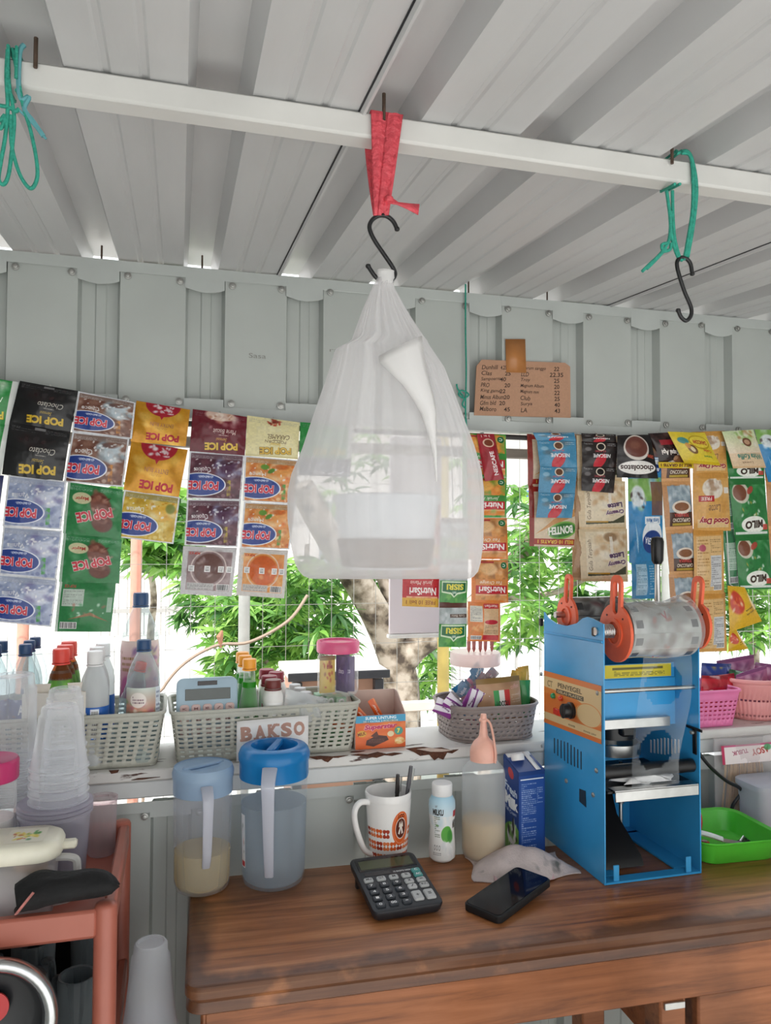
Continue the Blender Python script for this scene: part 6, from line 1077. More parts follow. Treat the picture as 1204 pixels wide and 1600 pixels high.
# ================================================================== BLUE CUP SEALER
ML, MR, MF, MBk, MT = .806, 1.024, 1.347, 1.600, 1.247
sl_ = thing('cup_sealing_machine', 'bright blue cup sealing machine with orange film holders on the desk', 'machine', (ML, MF, TZ+.001)); O = Vector(sl_.location)
m_blue = mat('blue_painted_steel', '#399cd6', .24, 0, .03, 20); m_orp = mat('orange_plastic', '#ee6a46', .4)
def rel(p): return (p[0]-O.x, p[1]-O.y, p[2]-O.z)
def plate_pts(zs=0):
    q = [(838, 1010), (841, 957), (848, 956), (856, 966), (870, 975), (885, 978), (900, 974), (910, 966), (917, 964), (926, 967), (940, 975)]
    P = [onX(a, b, ML) for a, b in q]; pts = [(p.y-O.y, p.z-O.z+zs) for p in P]
    pts[0] = (MBk-O.y, .26); pts[-1] = (0, pts[-1][1]); return [(MBk-O.y, 0)]+[(min(y, MBk-O.y), z) for y, z in pts]+[(0, 0)]
MB().prism(plate_pts(), 0, .0025, 'X').build('side_plate', m_blue, sl_); MB().prism(plate_pts(-.004), MR-ML-.0025, MR-ML, 'X').build('side_plate', m_blue, sl_)
dp = MBk-MF; wd_ = MR-ML
MB().box((wd_/2, dp-.002, .235), (wd_-.006, .003, .47), 0).build('back_plate', m_blue, sl_)
bp_ = MB().box((wd_/2, .012, .002), (wd_-.006, .024, .004)).box((wd_/2, dp-.02, .002), (wd_-.006, .035, .004)).box((.025, dp/2, .002), (.045, dp-.06, .004)).box((wd_-.022, dp/2, .002), (.04, dp-.06, .004)); bp_.build('base_frame', m_blue, sl_)
for px in (964, 1077): p = rel(onY(px, 1370, MF)); MB().box((p[0], .004, .019), (.012, .003, .030), .0006).build('front_tab', mat('light_blue_tab', '#3fa3dc', .38, 0, .03, 20), sl_)
def onplate(px, py): p = onX(px, py, ML); return (-.0005, p.y-O.y, p.z-O.z)
a, b = onplate(840, 985), onplate(939, 1003); MB().tube([(-.0005, dp-.004, a[2]), (-.0005, .002, b[2])], .003, 8).build('pressed_fold', m_blue, sl_)
st = Art(256, 220, '#d9bd8c'); st.rect(0, .9, 1, 1, '#d97a38'); st.rect(0, .22, 1, .42, '#d8752f'); st.rect(0, .42, .72, .58, '#d8752f'); st.poly([(0, .58), (.72, .58), (.56, .66), (0, .70)], '#dd8238'); st.ell(.80, .42, .22, .2, '#d9bd8c', 1, .03); st.ring(.8, .42, .2, .2, .05, '#d8752f'); st.rect(0, 0, 1, .08, '#d8752f'); st.text('CT', .12, .78, .1, .12, '#8a7450', 0, .03); st.text('PENYEGEL', .48, .80, .42, .09, '#5a4c34', 0, .03); st.rect(.24, .64, .72, .725, '#4d4434'); st.text('GELAS PLASTIC', .48, .682, .44, .05, '#e2cfa4', 0, .02)
st.text('POWER', .52, .13, .12, .035, '#5a4a30', 0, .02); st.text('TEMP', .42, .33, .1, .03, '#5a3a20', 0, .01); st.text('POWER 250W', .82, .12, .2, .03, '#5a4a30', 0, .01)
q4 = [onplate(*p) for p in ((838, 1122), (940, 1163), (940, 1072), (838, 1043))]; ad = lambda p: (-.0012, min(p[1], dp-.001), p[2]); MB().quad(*[ad(p) for p in q4]).build('control_sticker', st.mat('control_panel_print', .35, .02), sl_, fix=False)
def onpl(px, py, off=-.0015): p = onplate(px, py); return (off, p[1], p[2])
MB().lathe([(.017, 0), (.0175, -.006), (.015, -.008), (.0145, -.020), (.013, -.022), (0, -.0225)], 20, axis='X').box((-.020, 0, 0), (.006, .006, .03), .001).build('temperature_knob', m_black, sl_, onpl(894, 1110))
MB().box((-.002, 0, 0), (.006, .026, .013), .001).build('power_switch', mat('red_switch', '#c5301f', .25), sl_, onpl(872, 1112))
for px, py, c in ((866, 1087, '#2f8f5a'), (878, 1091, '#d8502f')): MB().lathe([(.006, 0), (.0062, -.004), (.004, -.007), (0, -.008)], 12, axis='X').build('indicator_lamp', mat('lamp_'+('green' if c[1] == '2' else 'red'), c, .2), sl_, onpl(px, py))
for px, py in ((846, 1053), (934, 1083), (932, 1204), (885, 1220), (927, 1242), (846, 1165)): MB().lathe([(.005, 0), (.0048, -.002), (.003, -.0035), (0, -.004)], 10, axis='X').build('screw', m_screw, sl_, onpl(px, py, -.0003))
m_hole = mat('dark_vent', '#1a3140', .6)
for i in range(9):
    a, b = onpl(866+5.2*i, 1150+2.6*i, -.0006), onpl(866+5.2*i, 1180+3.2*i, -.0006); sh = abs(i-4)*.0022
    MB().box((-.0003, a[1], (a[2]+b[2])/2), (.0016, .0035, abs(a[2]-b[2])-sh), .0005).build('vent_slot', m_hole, sl_)
p = [onpl(*q, -.0008) for q in ((905, 1232), (915, 1236), (916, 1262), (905, 1252))]; MB().quad(*p).build('cutout', m_hole, sl_, fix=False)
m_vw = mat('vent_daylight', '#dfe3ea', .4)  # pale colour stands in for daylight seen through the right plate's slots
for i in range(9):
    P = onX(1016+5.4*i, 1166, MR-.004); MB().box((wd_-.0032, P.y-O.y, P.z-O.z), (.0012, .005, .036-abs(i-4)*.002), .0004).build('vent_slot', m_vw, sl_)
# inside, front to back
def inn(px, py, Y): return rel(onY(px, py, Y))
z1, z2 = inn(1000, 1060, 1.425)[2], inn(1000, 1134, 1.425)[2]; MB().box((wd_/2, 1.425-O.y, (z1+z2)/2), (wd_-.006, .004, z1-z2)).build('cross_plate', m_blue, sl_)
ys = Art(200, 60, '#d9c62e'); ys.rect(.3, .62, .9, .8, '#4a4520', .8); ys.lines(.32, .15, .92, .55, 4, '#4a4520', 3); c1, c2, c3, c4 = inn(942, 1060, 1.415), inn(1052, 1062, 1.415), inn(1046, 1043, 1.435), inn(942, 1044, 1.435)
MB().box((wd_/2, 1.426-O.y, c1[2]+.01), (wd_-.008, .003, .03), 0, None).build('sloped_plate', m_blue, sl_); MB().quad((.006, 1.4235-O.y, c1[2]-.003), (c2[0], 1.4235-O.y, c1[2]-.003), (c2[0], 1.4235-O.y, c1[2]+.024), (.006, 1.4235-O.y, c1[2]+.024)).build('warning_sticker', ys.mat('warning_print', .4, 0), sl_, fix=False)
zr = inn(1010, 1077, 1.362)[2]; MB().tube([(.002, 1.362-O.y, zr), (wd_-.002, 1.362-O.y, zr)], .0045, 10).build('guide_rod', m_steel, sl_)
zs = inn(990, 1128, 1.42)[2]; MB().box(((wd_-.02)/2, 1.415-O.y, zs), (wd_-.03, .012, .020), .001).build('blade_bar', m_steel, sl_)
MB().lathe([(.04, .03), (.046, .028), (.046, -.004), (.04, -.006), (0, -.006)], 24, caps=(False, True)).box((.0, 0, .022), (.03, .12, .03), .004).build('heating_head', m_black, sl_, (wd_/2-.01, 1.475-O.y, inn(975, 1150, 1.45)[2]))
MB().lathe([(.053, -.012), (.055, -.012), (.055, .012), (.050, .012), (.050, -.012)], 28, caps=(False, False)).build('cutting_ring', m_steel, sl_, (wd_/2-.012, 1.47-O.y, inn(975, 1168, 1.45)[2]))
zb = inn(1010, 1200, 1.362)[2]; MB().tube([(.003, 1.366-O.y, zb-.003), (wd_-.006, 1.366-O.y, zb-.003)], [.0135, .0135], 14).build('roller_bar', m_black, sl_)
zt = inn(1020, 1240, 1.338)[2]; MB().box((wd_/2, 1.44-O.y, zt+.006), (wd_-.012, .19, .005), .001).build('cup_tray', m_black, sl_); MB().box((wd_/2+.004, 1.339-O.y, zt-.001), (wd_-.03, .003, .020), .001).box((wd_/2+.004, 1.352-O.y, zt+.0095), (wd_-.03, .026, .002)).build('tray_lip', m_steel, sl_)
MB().lathe([(.004, 0), (.004, .16)], 10).lathe([(.007, .07), (.0075, .074), (.0075, .084), (.007, .088)], 10).build('lift_post', m_steel, sl_, (inn(969, 1200, 1.49)[0], 1.49-O.y, .03))
MB().prism([(.05, .005), (dp-.01, .005), (dp-.01, .185), (dp-.05, .19), (.15, .075), (.06, .022)], .006, .120, 'X').build('pedal_block', m_black, sl_)
P1, P2 = onX(1078, 1136, MR-.004), onX(1092, 1166, MR-.004); MB().box((wd_-.004, P1.y-O.y-.012, P1.z-O.z), (.003, .05, .006), .001).box((wd_-.004, .012, P2.z-O.z+.006), (.003, .012, .052), .001).build('slide_bracket', m_black, sl_); MB().lathe([(.004, 0), (.004, -.006), (0, -.007)], 10, axis='X').build('screw', m_screw, sl_, (wd_-.006, .014, P2.z-O.z+.024))
# lever on the right
lp = onX(1027, 930, MR+.012); top = onX(1025, 838, MR+.012); gz = onX(1025, 880, MR+.012).z
MB().tube([(MR+.012-O.x, lp.y-O.y, .38), (MR+.012-O.x, lp.y-O.y, gz-O.z)], .0065, 12).build('lever_rod', m_steel, sl_); MB().lathe([(.0085, gz-O.z-.002), (.013, gz-O.z+.006), (.0145, top.z-O.z-.012), (.012, top.z-O.z-.003), (0, top.z-O.z)], 18).build('lever_grip', m_black, sl_, (MR+.012-O.x, lp.y-O.y, 0)); MB().lathe([(.013, -.010), (.013, .006)], 14, axis='X').build('lever_pivot', m_steel, sl_, (MR+.012-O.x, lp.y-O.y, .39))
# film holders
FY, FZ = 1.372, onY(1015, 984, 1.372).z; BY, BZ = 1.555, onY(900, 950, 1.555).z-.004
def holder(x, Y, Z, r, hl, tilt, flip=1):
    """orange disc with a pull loop: outline with a slot, in the YZ plane"""
    out = []; inn_ = []
    for i in range(40):
        a = 2*PI*i/40-PI/2; out.append((r*math.cos(a), r*math.sin(a)))
    wl = r*.34; loop = []
    a0 = math.asin(wl/r); pts = [(r*math.sin(t), r*math.cos(t)) for t in [a0+(2*PI-2*a0)*k/36 for k in range(37)]]
    pts += [(-wl, r+hl*.55)]+[(-wl*math.cos(t), r+hl*.6+wl*1.0*math.sin(t)) for t in [PI*k/10 for k in range(1, 10)]]+[(wl, r+hl*.55)]
    bm = bmesh.new(); hw = wl*.5; hole = [(hw*math.cos(t), r+hl*.58+hw*.9*math.sin(t)) for t in [PI*k/8 for k in range(9)]]+[(hw*math.cos(t), r*.82+hw*math.sin(t)) for t in [PI+PI*k/8 for k in range(9)]]
    vo = [bm.verts.new((0, y, z)) for y, z in pts]; vh = [bm.verts.new((0, y, z)) for y, z in hole]
    eo = [bm.edges.new((vo[i], vo[(i+1) % len(vo)])) for i in range(len(vo))]; eh = [bm.edges.new((vh[i], vh[(i+1) % len(vh)])) for i in range(len(vh))]
    bmesh.ops.triangle_fill(bm, use_beauty=True, use_dissolve=False, edges=eo+eh)
    fs = bm.faces[:]; ext = bmesh.ops.extrude_face_region(bm, geom=fs); bmesh.ops.translate(bm, verts=[v for v in ext['geom'] if isinstance(v, bmesh.types.BMVert)], vec=(.006*flip, 0, 0)); bmesh.ops.recalc_face_normals(bm, faces=bm.faces)
    me = bpy.data.meshes.new('film_holder'); bm.to_mesh(me); bm.free(); me.materials.append(m_orp); o = bpy.data.objects.new('film_holder', me); sc.collection.objects.link(o); o.parent = sl_; o.location = (x-O.x, Y-O.y, Z-O.z); o.rotation_euler = (tilt, 0, 0)
    MB().lathe([(r*.5, .0005), (r*.5, -.003*flip), (r*.38, -.004*flip), (r*.36, -.001*flip)], 24, axis='X', caps=(False, False)).build('boss_ring', m_orp, o)
    for q in (-.5, .5): MB().lathe([(.002, 0), (.002, -.001)], 8, axis='X').build('pin_hole', m_black, o, (-.0004*flip, r*q, r*.55))
    return o
holder(.846, FY, FZ-.004, .058, .064, R(3)); holder(MR+.003, FY-.004, FZ+.008, .05, .058, R(8), 1); holder(.832, BY-.01, BZ-.012, .044, .058, R(6)); holder(.972, BY+.01, BZ-.014, .04, .058, R(0))
MB().tube([(ML-.004-O.x, FY-O.y, FZ-O.z), (MR+.004-O.x, FY-O.y, FZ-O.z)], .008, 12).build('film_shaft', m_steel, sl_); MB().tube([(ML+.004-O.x, BY-O.y, BZ-O.z-.01), (.985-O.x, BY-O.y, BZ-O.z-.01)], .007, 12).build('film_shaft', m_steel, sl_)
spr = [(ML+.006-O.x+.030*t/60, FY-O.y+.0125*math.cos(t*.75), FZ-O.z+.0125*math.sin(t*.75)) for t in range(61)]; MB().tube(spr, .0022, 6).build('spring', m_steel, sl_, ang=60)
for y, pxy in ((0, (845, 972)), (1, (928, 987))):
    p = onpl(*pxy, .001); MB().box((0, p[1], p[2]), (.008, .012, .018), .002).build('shaft_clip', m_black, sl_)
# film rolls (they lift off: things of their own)
fa = Art(300, 200, '#a9a9a6'); fa.blobs(0, 0, 1, 1, ['#8a8a88', '#c9c9c7', '#dedede', '#7a6a66'], 60, .12, 4, .5)
for x in (.04, .86):
    for k in range(5): fa.rect(x, .06+.2*k, x+.10, .15+.2*k, '#55565a')
fa.text('V', .45, .6, .12, .1, '#c0384a', 0, .02); fa.text('V', .5, .2, .1, .1, '#b04a58', 20, .02); fa.blobs(.3, .1, .7, .9, ['#8a5a54', '#b56a66', '#6a4a44'], 10, .07, 7, .6)
fr = thing('film_roll', 'clear printed sealing film roll at the front of the blue machine', 'roll', (.855, FY, FZ)); lw_ = MR-.016-.857
fmat = fa.mat('roll_print', .15, .5, 18); rr_ = .056
MB().grid(lambda u, v: (lw_*u, -rr_*math.cos(2*PI*v)*(1+.03*math.sin(9*u+5*v)), rr_*math.sin(2*PI*v)*(1+.03*math.sin(7*u-4*v))), 20, 40, uvf=lambda u, v: (u, (v*2) % 1 if v < 1 else 1)).build('film_body', fmat, fr, fix=False, ang=60)
MB().lathe([(.012, .0005), (.0555, .0005), (.0555, .002), (.012, .002)], 30, axis='X', caps=(False, False)).lathe([(.012, lw_-.0005), (.055, lw_-.0005), (.055, lw_-.002), (.012, lw_-.002)], 30, axis='X', caps=(False, False)).build('roll_end', mat('grey_roll_end', '#8d8c8a', .4, 0, .15, 90), fr)
m_film = clear('clear_film', '#f6f8f8', .05, .05, .75, '#e6eaea'); lo = crumple(lambda u, v: (lw_*(-.02+1.04*u), -(rr_+.007)*math.cos(PI*1.35*v-.5), (rr_+.008)*math.sin(PI*1.35*v-.5)), 24, 24, .010, 5); lo.build('loose_film', clear('loose_film', '#f3f5f5', .14, .08, .6, '#e2e4e4', bump=.6), fr, fix=False, ang=30)
y0, y1 = FZ-.045, zt+O.z+.012; N = 26; M_ = 46; fs = []; vs_ = []
for j in range(M_+1):
    for i in range(N+1):
        u, v = i/N, j/M_; x = .018+.112*u-.012*v+.004*math.sin(7*v); z = y0+(y1-y0)*v; yy = FY-.058+.030*min(1, v*1.2)+.006*math.sin(6*v+2*u)-.004*math.sin(9*u)*v; vs_.append((x, yy-FY, z-FZ))
def inhole(u, v): return any(((u-.46)*.112)**2+((v-c)*(y1-y0))**2 < .041**2 for c in (.22, .72))
for j in range(M_):
    for i in range(N):
        if not inhole((i+.5)/N, (j+.5)/M_): fs.append((j*(N+1)+i, j*(N+1)+i+1, (j+1)*(N+1)+i+1, (j+1)*(N+1)+i))
MB().add(vs_, fs).build('hanging_film', clear('punched_film', '#fbfcfd', .05, .05, .4, '#e6edf2'), fr, fix=False, ang=60)
da_ = Art(200, 160, '#6a6a68'); da_.blobs(0, 0, 1, 1, ['#3a3436', '#8a8a88', '#b9bab9', '#5a2a2e', '#2a2a2c'], 50, .14, 4, .6); da_.rect(.0, .1, .16, .25, '#2d2d30'); da_.rect(0, .55, .16, .7, '#2d2d30')
br = thing('film_roll', 'take-up roll of used dark printed film at the back of the blue machine', 'roll', (.842, BY, BZ-.008)); lw2 = .125
MB().grid(lambda u, v: (lw2*u, -.037*math.cos(2*PI*v), .037*math.sin(2*PI*v)), 10, 28, uvf=lambda u, v: (u, (v*2) % 1)).build('film_body', da_.mat('used_film_print', .12, .4, 20), br, fix=False, ang=60)
MB().lathe([(.010, .001), (.0368, .001), (.0368, .002), (.010, .002)], 26, axis='X', caps=(False, False)).lathe([(.010, lw2-.001), (.0368, lw2-.001), (.0368, lw2-.002), (.010, lw2-.002)], 26, axis='X', caps=(False, False)).build('roll_end', mat('grey_roll_end', '#8d8c8a', .4, 0, .15, 90), br)
# tissue on the tray
ti = onY(1008, 1228, 1.385); tz = zt+O.z+.0095
tis = crumple(lambda u, v: ((u-.5)*.125+.012*math.sin(9*v+3*u), (v-.5)*.06, .004+.026*math.sin(PI*u)**.6*math.sin(PI*v)*(.65+.35*math.sin(11*u+2))), 34, 18, .014, 12)
tis.v = [(x, y, max(.0015, z)) for x, y, z in tis.v]
tag(tis.build('crumpled_tissue', mat('white_tissue', '#eceae8', .9, 0, .03, 30), None, (ti.x-.004, 1.392, tz), fix=False, ang=50), 'crumpled white tissue lying on the tray of the blue machine', 'tissue')
# ================================================================== BROWN SHELF RACK AT THE LEFT
rk = thing('plastic_rack', 'terracotta brown plastic shelf rack left of the desk', 'rack', (-.36, 1.38, 0)); m_tc = mat('terracotta_plastic', '#a8604f', .38, 0, .05, 14)
RX, FYR, BYR, RZ = -.078, 1.195, 1.565, .886; rx = lambda x: x+.36; ry = lambda y: y-1.38
for x in (RX-.017, -.63):
    for y in (FYR+.017, BYR-.017): MB().lathe([(.0155, 0), (.0165, .01), (.0165, RZ-.006), (.014, RZ-.001), (.010, RZ+.001), (0, RZ+.001)], 20).build('post', m_tc, rk, (rx(x), ry(y), 0), ang=50)
for zz, nm_ in ((RZ, 'top'), (.640, 'mid'), (.32, 'low')):
    t = zz-.004; hh = .040
    for y in (FYR+.012, BYR-.012): MB().box((rx((RX-.63)/2-.003), ry(y), t-hh/2), (RX+.63-.05, .018, hh), .004).build('rail', m_tc, rk)
    for x in (RX-.012, -.625): MB().box((rx(x), 0, t-hh/2), (.018, BYR-FYR-.05, hh), .004).build('rail', m_tc, rk)
    MB().box((rx((RX-.63)/2), 0, t-hh-.003), (RX+.63-.02, BYR-FYR-.03, .006), .002).build('shelf_board', m_tc, rk)
SZ = RZ-.004-.04+.0005
XX = lambda px, Y: onY(px, 1000, Y).x
m_cup = clear('cup_plastic', '#fafbfc', .17, .08, .6, '#f6f7fa', .25)
def cupstack(label, loc, rtop, rrim, h1, n, step, m, group=None, ribs=True, lip=.0025):
    """upside down stack of nested cups: every cup of the stack is a part"""
    t = thing('cup_stack', label, 'cup stack', loc, group=group or 'stacks of upturned cups'); first = None
    zt_ = step*(n-1)+h1
    for k in range(n):
        top = k == n-1
        if top:
            mb = MB().lathe([(rrim, 0), (rrim+lip, .0015), (rrim+lip, .004), (rrim, .005), (rrim-(rrim-rtop)*.3, h1*.3), (rtop+.004, h1*.84), (rtop+.001, h1*.86), (rtop, h1-.004), (rtop-.003, h1), (rtop*.80, h1), (rtop*.76, h1-.004), (rtop*.5, h1-.005), (0, h1-.005)], 28, caps=(False, False)); mb.build('cup', m, t, (0, 0, step*k), ang=50)
        else:
            c = first.copy() if first else MB().lathe([(rrim, 0), (rrim+lip, .0015), (rrim+lip, .004), (rrim, .005), (rrim-(rrim-rtop)*.22, h1*.22)], 28, caps=(False, False)).build('cup', m, t, (0, 0, 0), ang=50)
            if first: sc.collection.objects.link(c)
            first = first or c; c.location = (0, 0, step*k)
    return t
cupstack('tall stack of upturned clear cups at the left frame edge on the rack', (XX(22, 1.495), 1.495, SZ), .035, .0425, .15, 15, .0132, m_cup)
# purple tinted tub with lids, cups on top
tub = thing('food_tub', 'round clear tub with purple contents and stacked lids on the rack', 'tub', (-.192, 1.400, SZ)); m_tub = clear('tub_plastic', '#e9e6ee', .30, .12, .45, '#d9d7e0', .3)
MB().lathe([(0, .002), (.045, 0), (.048, .004), (.056, .118)], 32, caps=(True, False)).build('body', m_tub, tub, ang=50); MB().lathe([(0, .004), (.044, .004), (.046, .01), (.052, .082), (.03, .088), (0, .09)], 28).build('contents', mat('purple_contents', '#5f5870', .7, 0, .25, 40), tub)
for k in range(3): MB().lathe([(.0575, .117+.0075*k), (.0595, .118+.0075*k), (.0595, .121+.0075*k), (.0575, .123+.0075*k), (.050, .121+.0075*k), (0, .121+.0075*k)], 32, caps=(False, False)).build('lid', m_tub, tub, ang=40)
cupstack('nearer stack of upturned clear cups standing on the purple tub', (-.187, 1.398, SZ+.1375), .0295, .0455, .105, 5, .0135, m_cup)
cupstack('farther stack of upturned clear cups rising behind the nearer one', (-.193, 1.500, SZ), .027, .0365, .105, 16, .0134, m_cup)
# pink lidded jar
pj = thing('storage_jar', 'clear jar with a magenta lid at the left frame edge', 'jar', (XX(-14, 1.39), 1.392, SZ)); MB().lathe([(0, .003), (.038, 0), (.043, .005), (.043, .178), (.040, .184), (.040, .192)], 28, caps=(True, False)).build('body', m_clear, pj, ang=50)
MB().lathe([(.0445, .182), (.046, .185), (.046, .212), (.0435, .216), (.038, .214), (0, .212)], 30).build('lid', clear('magenta_lid', '#d0407a', .85, .2, .1, '#cf3f78', .1), pj); MB().lathe([(0, .006), (.037, .006), (.0395, .012), (.0395, .12), (0, .125)], 24).build('contents', mat('white_sugar', '#e6dfdc', .9, 0, .05, 90), pj)
# cream lidded container
cl2 = thing('sugar_container', 'milky container with a cream flower printed lid and side handle', 'container', (-.240, 1.296, SZ), (0, 0, -.02)); m_crm = mat('cream_plastic', '#e9e5d2', .3)
MB().rloft([(.115, .078, .025, 0), (.122, .084, .028, .005), (.135, .092, .03, .096)], 6).build('body', clear('milky_tub', '#f0f0f2', .30, .2, .4, '#e6e6e9', .4), cl2, ang=50)
MB().rloft([(.108, .074, .022, .004), (.122, .082, .026, .06), (.06, .05, .02, .074)], 6).build('sugar', mat('white_sugar', '#e6dfdc', .9, 0, .05, 90), cl2); MB().rloft([(.04, .03, .012, .06), (.05, .05, .015, .085)], 4, (.03, .0, 0)).build('brown_sugar', mat('brown_sugar', '#c9a888', .9, 0, .1, 90), cl2)
MB().rloft([(.148, .092, .034, .094), (.152, .096, .036, .098), (.152, .096, .036, .110), (.146, .090, .034, .117), (.130, .082, .03, .1205)], 7).build('lid', m_crm, cl2, ang=50)
fl = Art(128, 96, '#e9e5d2'); fl.blobs(.2, .2, .8, .8, ['#d9c23a', '#e8d75a'], 14, .12, 3, .9); fl.blobs(.1, .2, .5, .7, ['#c0503a', '#b8402e'], 7, .09, 5, .9); fl.blobs(.45, .15, .9, .8, ['#4a9a4a', '#3a7f46'], 9, .09, 6, .9); fl.blobs(.3, .3, .7, .7, ['#e8d24a', '#f0e27a'], 8, .1, 8, .9)
MB().quad((-.005, -.03, .1212), (.05, -.03, .1212), (.05, .028, .1212), (-.005, .028, .1212)).build('flower_print', fl.mat('flower_sticker', .3, 0), cl2, fix=False)
MB().box((.082, 0, .103), (.026, .018, .012), .003).build('lid_tab', m_crm, cl2); MB().tube(smoothpath([(.062, -.01, .088), (.09, -.012, .086), (.097, -.012, .074), (.094, -.012, .03), (.064, -.01, .02)], 5), .006, 8).build('handle', clear('milky_tub_handle', '#f0f0f2', .75, .2, .2, '#e6e6e2', .3), cl2)
pc = thing('plastic_cup', 'single tall pinkish translucent cup at the back corner of the rack', 'cup', (-.128, 1.512, SZ)); m_pk = clear('pinkish_cup', '#f0e6e8', .26, .15, .45, '#e2d6d8', .4)
MB().lathe([(0, .002), (.022, 0), (.0245, .004), (.0265, .098), (.0278, .100), (.0278, .102), (.025, .102)], 28, caps=(True, False)).build('body', m_pk, pc, ang=50); MB().lathe([(.0268, .094), (.0274, .095), (.0274, .097), (.0268, .098)], 28, caps=(False, False)).build('rim', m_pk, pc)
# black pouch lying over the front rail
def clothring(t):
    x = -.215+.135*t; r = .021*math.sin(PI*min(1, .16+t*.84))**.5*(1+.18*math.sin(7*t+1))+.004; z = .902+.010*math.sin(PI*t)+.004*t
    return [(x+.004*math.cos(a*2), 1.217+1.15*r*math.cos(a)+.006*math.sin(3*t*PI), max(.8885, z+.92*r*math.sin(a)*(1+.12*math.sin(5*a+6*t)))) for a in [2*PI*i/20 for i in range(20)]]
bk = MB().loft([clothring(t/24) for t in range(25)]); bo_ = Vector((-.15, 1.217, .888)); bk.v = [(x-bo_.x, y-bo_.y, z-bo_.z) for x, y, z in bk.v]
bkt = thing('black_cloth', 'black cloth pouch with a pink trim lying on the rack corner', 'cloth', bo_); bk.build('fabric', mat('black_fabric', '#0b0b0d', .8, 0, .2, 60, .3, 60), bkt, ang=180)
MB().tube(smoothpath([(-.062, -.024, .004), (-.052, -.03, .018), (-.040, -.026, .032)], 5), .004, 6, flat=.4).build('pink_trim', mat('pink_trim', '#b0706a', .8, 0, .25, 90), bkt)
# lower shelf: glass mugs and a pan
LS = .640-.044+.0005; m_gl = clear('mug_glass', '#8a9296', .16, .03, .7, '#9aa4a8')
def gmug(label, x, y, r, h, hang):
    t = thing('glass_mug', label, 'glass mug', (x, y, LS), group='glass mugs on the lower shelf'); pr = [(0, .012), (r*.9, .012)]
    MB().lathe([(0, 0), (r*.92, 0), (r, .006), (r*.97, .02), (r*.95, h*.5), (r, h-.004), (r-.002, h), (r-.006, h-.001), (r-.006, .016), (0, .014)], 16).build('body', m_gl, t, ang=30)
    c, s = math.cos(hang), math.sin(hang); MB().tube(smoothpath([(rr*c, rr*s, z) for rr, z in ((r*.95, h*.82), (r*1.6, h*.86), (r*1.75, h*.5), (r*1.5, h*.2), (r*.97, h*.18))], 5), .006, 8).build('handle', m_gl, t, ang=60)
    return t
gmug('large glass mug behind the pan on the lower shelf', -.226, 1.30, .041, .150, 2.6); gmug('glass mug beside the front post of the rack', -.142, 1.30, .03, .145, 2.4); gmug('glass mug deep in the shelf at the back right', -.135, 1.43, .034, .15, 2); gmug('glass mug at the left behind the pan', -.30, 1.36, .04, .15, 1.2); gmug('glass mug at the back between two others', -.225, 1.42, .035, .15, -.9)
db = thing('dark_crate', 'dark plastic crate wall behind the glass mugs on the lower shelf', 'crate', (-.36, 1.505, LS)); MB().box((0, 0, .085), (.5, .004, .17), .001).build('panel', m_dark, db); MB().box((0, -.004, .172), (.5, .012, .006), .001).build('rim', m_dark, db)
pn_ = thing('frying_pan', 'round aluminium pan rim with a red badge at the lower left corner', 'pan', (onY(-14, 1598, 1.17).x, 1.165, onY(-14, 1598, 1.17).z), (R(-4), 0, 0)); m_al = mat('aluminium', '#c9cbcc', .25, 1, .06, 30)
MB().lathe([(.0645, .004), (.069, -.006), (.0755, -.011), (.082, -.010), (.0855, -.004), (.0855, .004), (.080, .008)], 48, axis='Y', caps=(False, False)).build('rim', m_al, pn_, ang=60); MB().lathe([(.0705, .001), (.066, .020), (.05, .026), (0, .026)], 40, axis='Y', caps=(False, True)).build('bowl', mat('dark_nonstick', '#1c1d20', .35), pn_, ang=60)
MB().lathe([(.020, .018), (.020, .015), (0, .015)], 24, axis='Y', caps=(False, True)).build('red_badge', mat('red_badge', '#b52a2c', .35), pn_, (-.0, 0, .014)); MB().tube([(-.08, -.005, 0), (-.2, -.005, .01)], .01, 8).build('handle', m_dark, pn_)
ps = MB().box((0, 0, (pn_.location.z-.086)/2), (.2, .05, pn_.location.z-.086), .004).build('wooden_crate', m_wood2, None, (pn_.location.x-.03, 1.168, 0)); tag(ps, 'wooden crate carrying the aluminium pan in front of the rack', 'crate')
# stack of cups on a stool between rack and desk
st_ = thing('plastic_stool', 'low white plastic stool under the cup stack between rack and desk', 'stool', (-.030, 1.33, 0)); m_ws = mat('white_stool_plastic', '#d4d5d6', .4)
MB().rloft([(.1, .1, .015, .40), (.104, .104, .016, .402), (.104, .104, .016, .418), (.1, .1, .015, .42)], 4).build('seat', m_ws, st_)
for sx in (-1, 1):
    for sy in (-1, 1): MB().box((sx*.042, sy*.042, .2), (.014, .014, .40), .002).build('leg', m_ws, st_)
cupstack('tall stack of milky cups standing low between rack and desk', (-.034, 1.33, .4205), .0265, .043, .14, 19, .0112, clear('milky_cup', '#f2f3f6', .36, .12, .45, '#f2f4f7', .4))
MB().tube  # (shapes above)
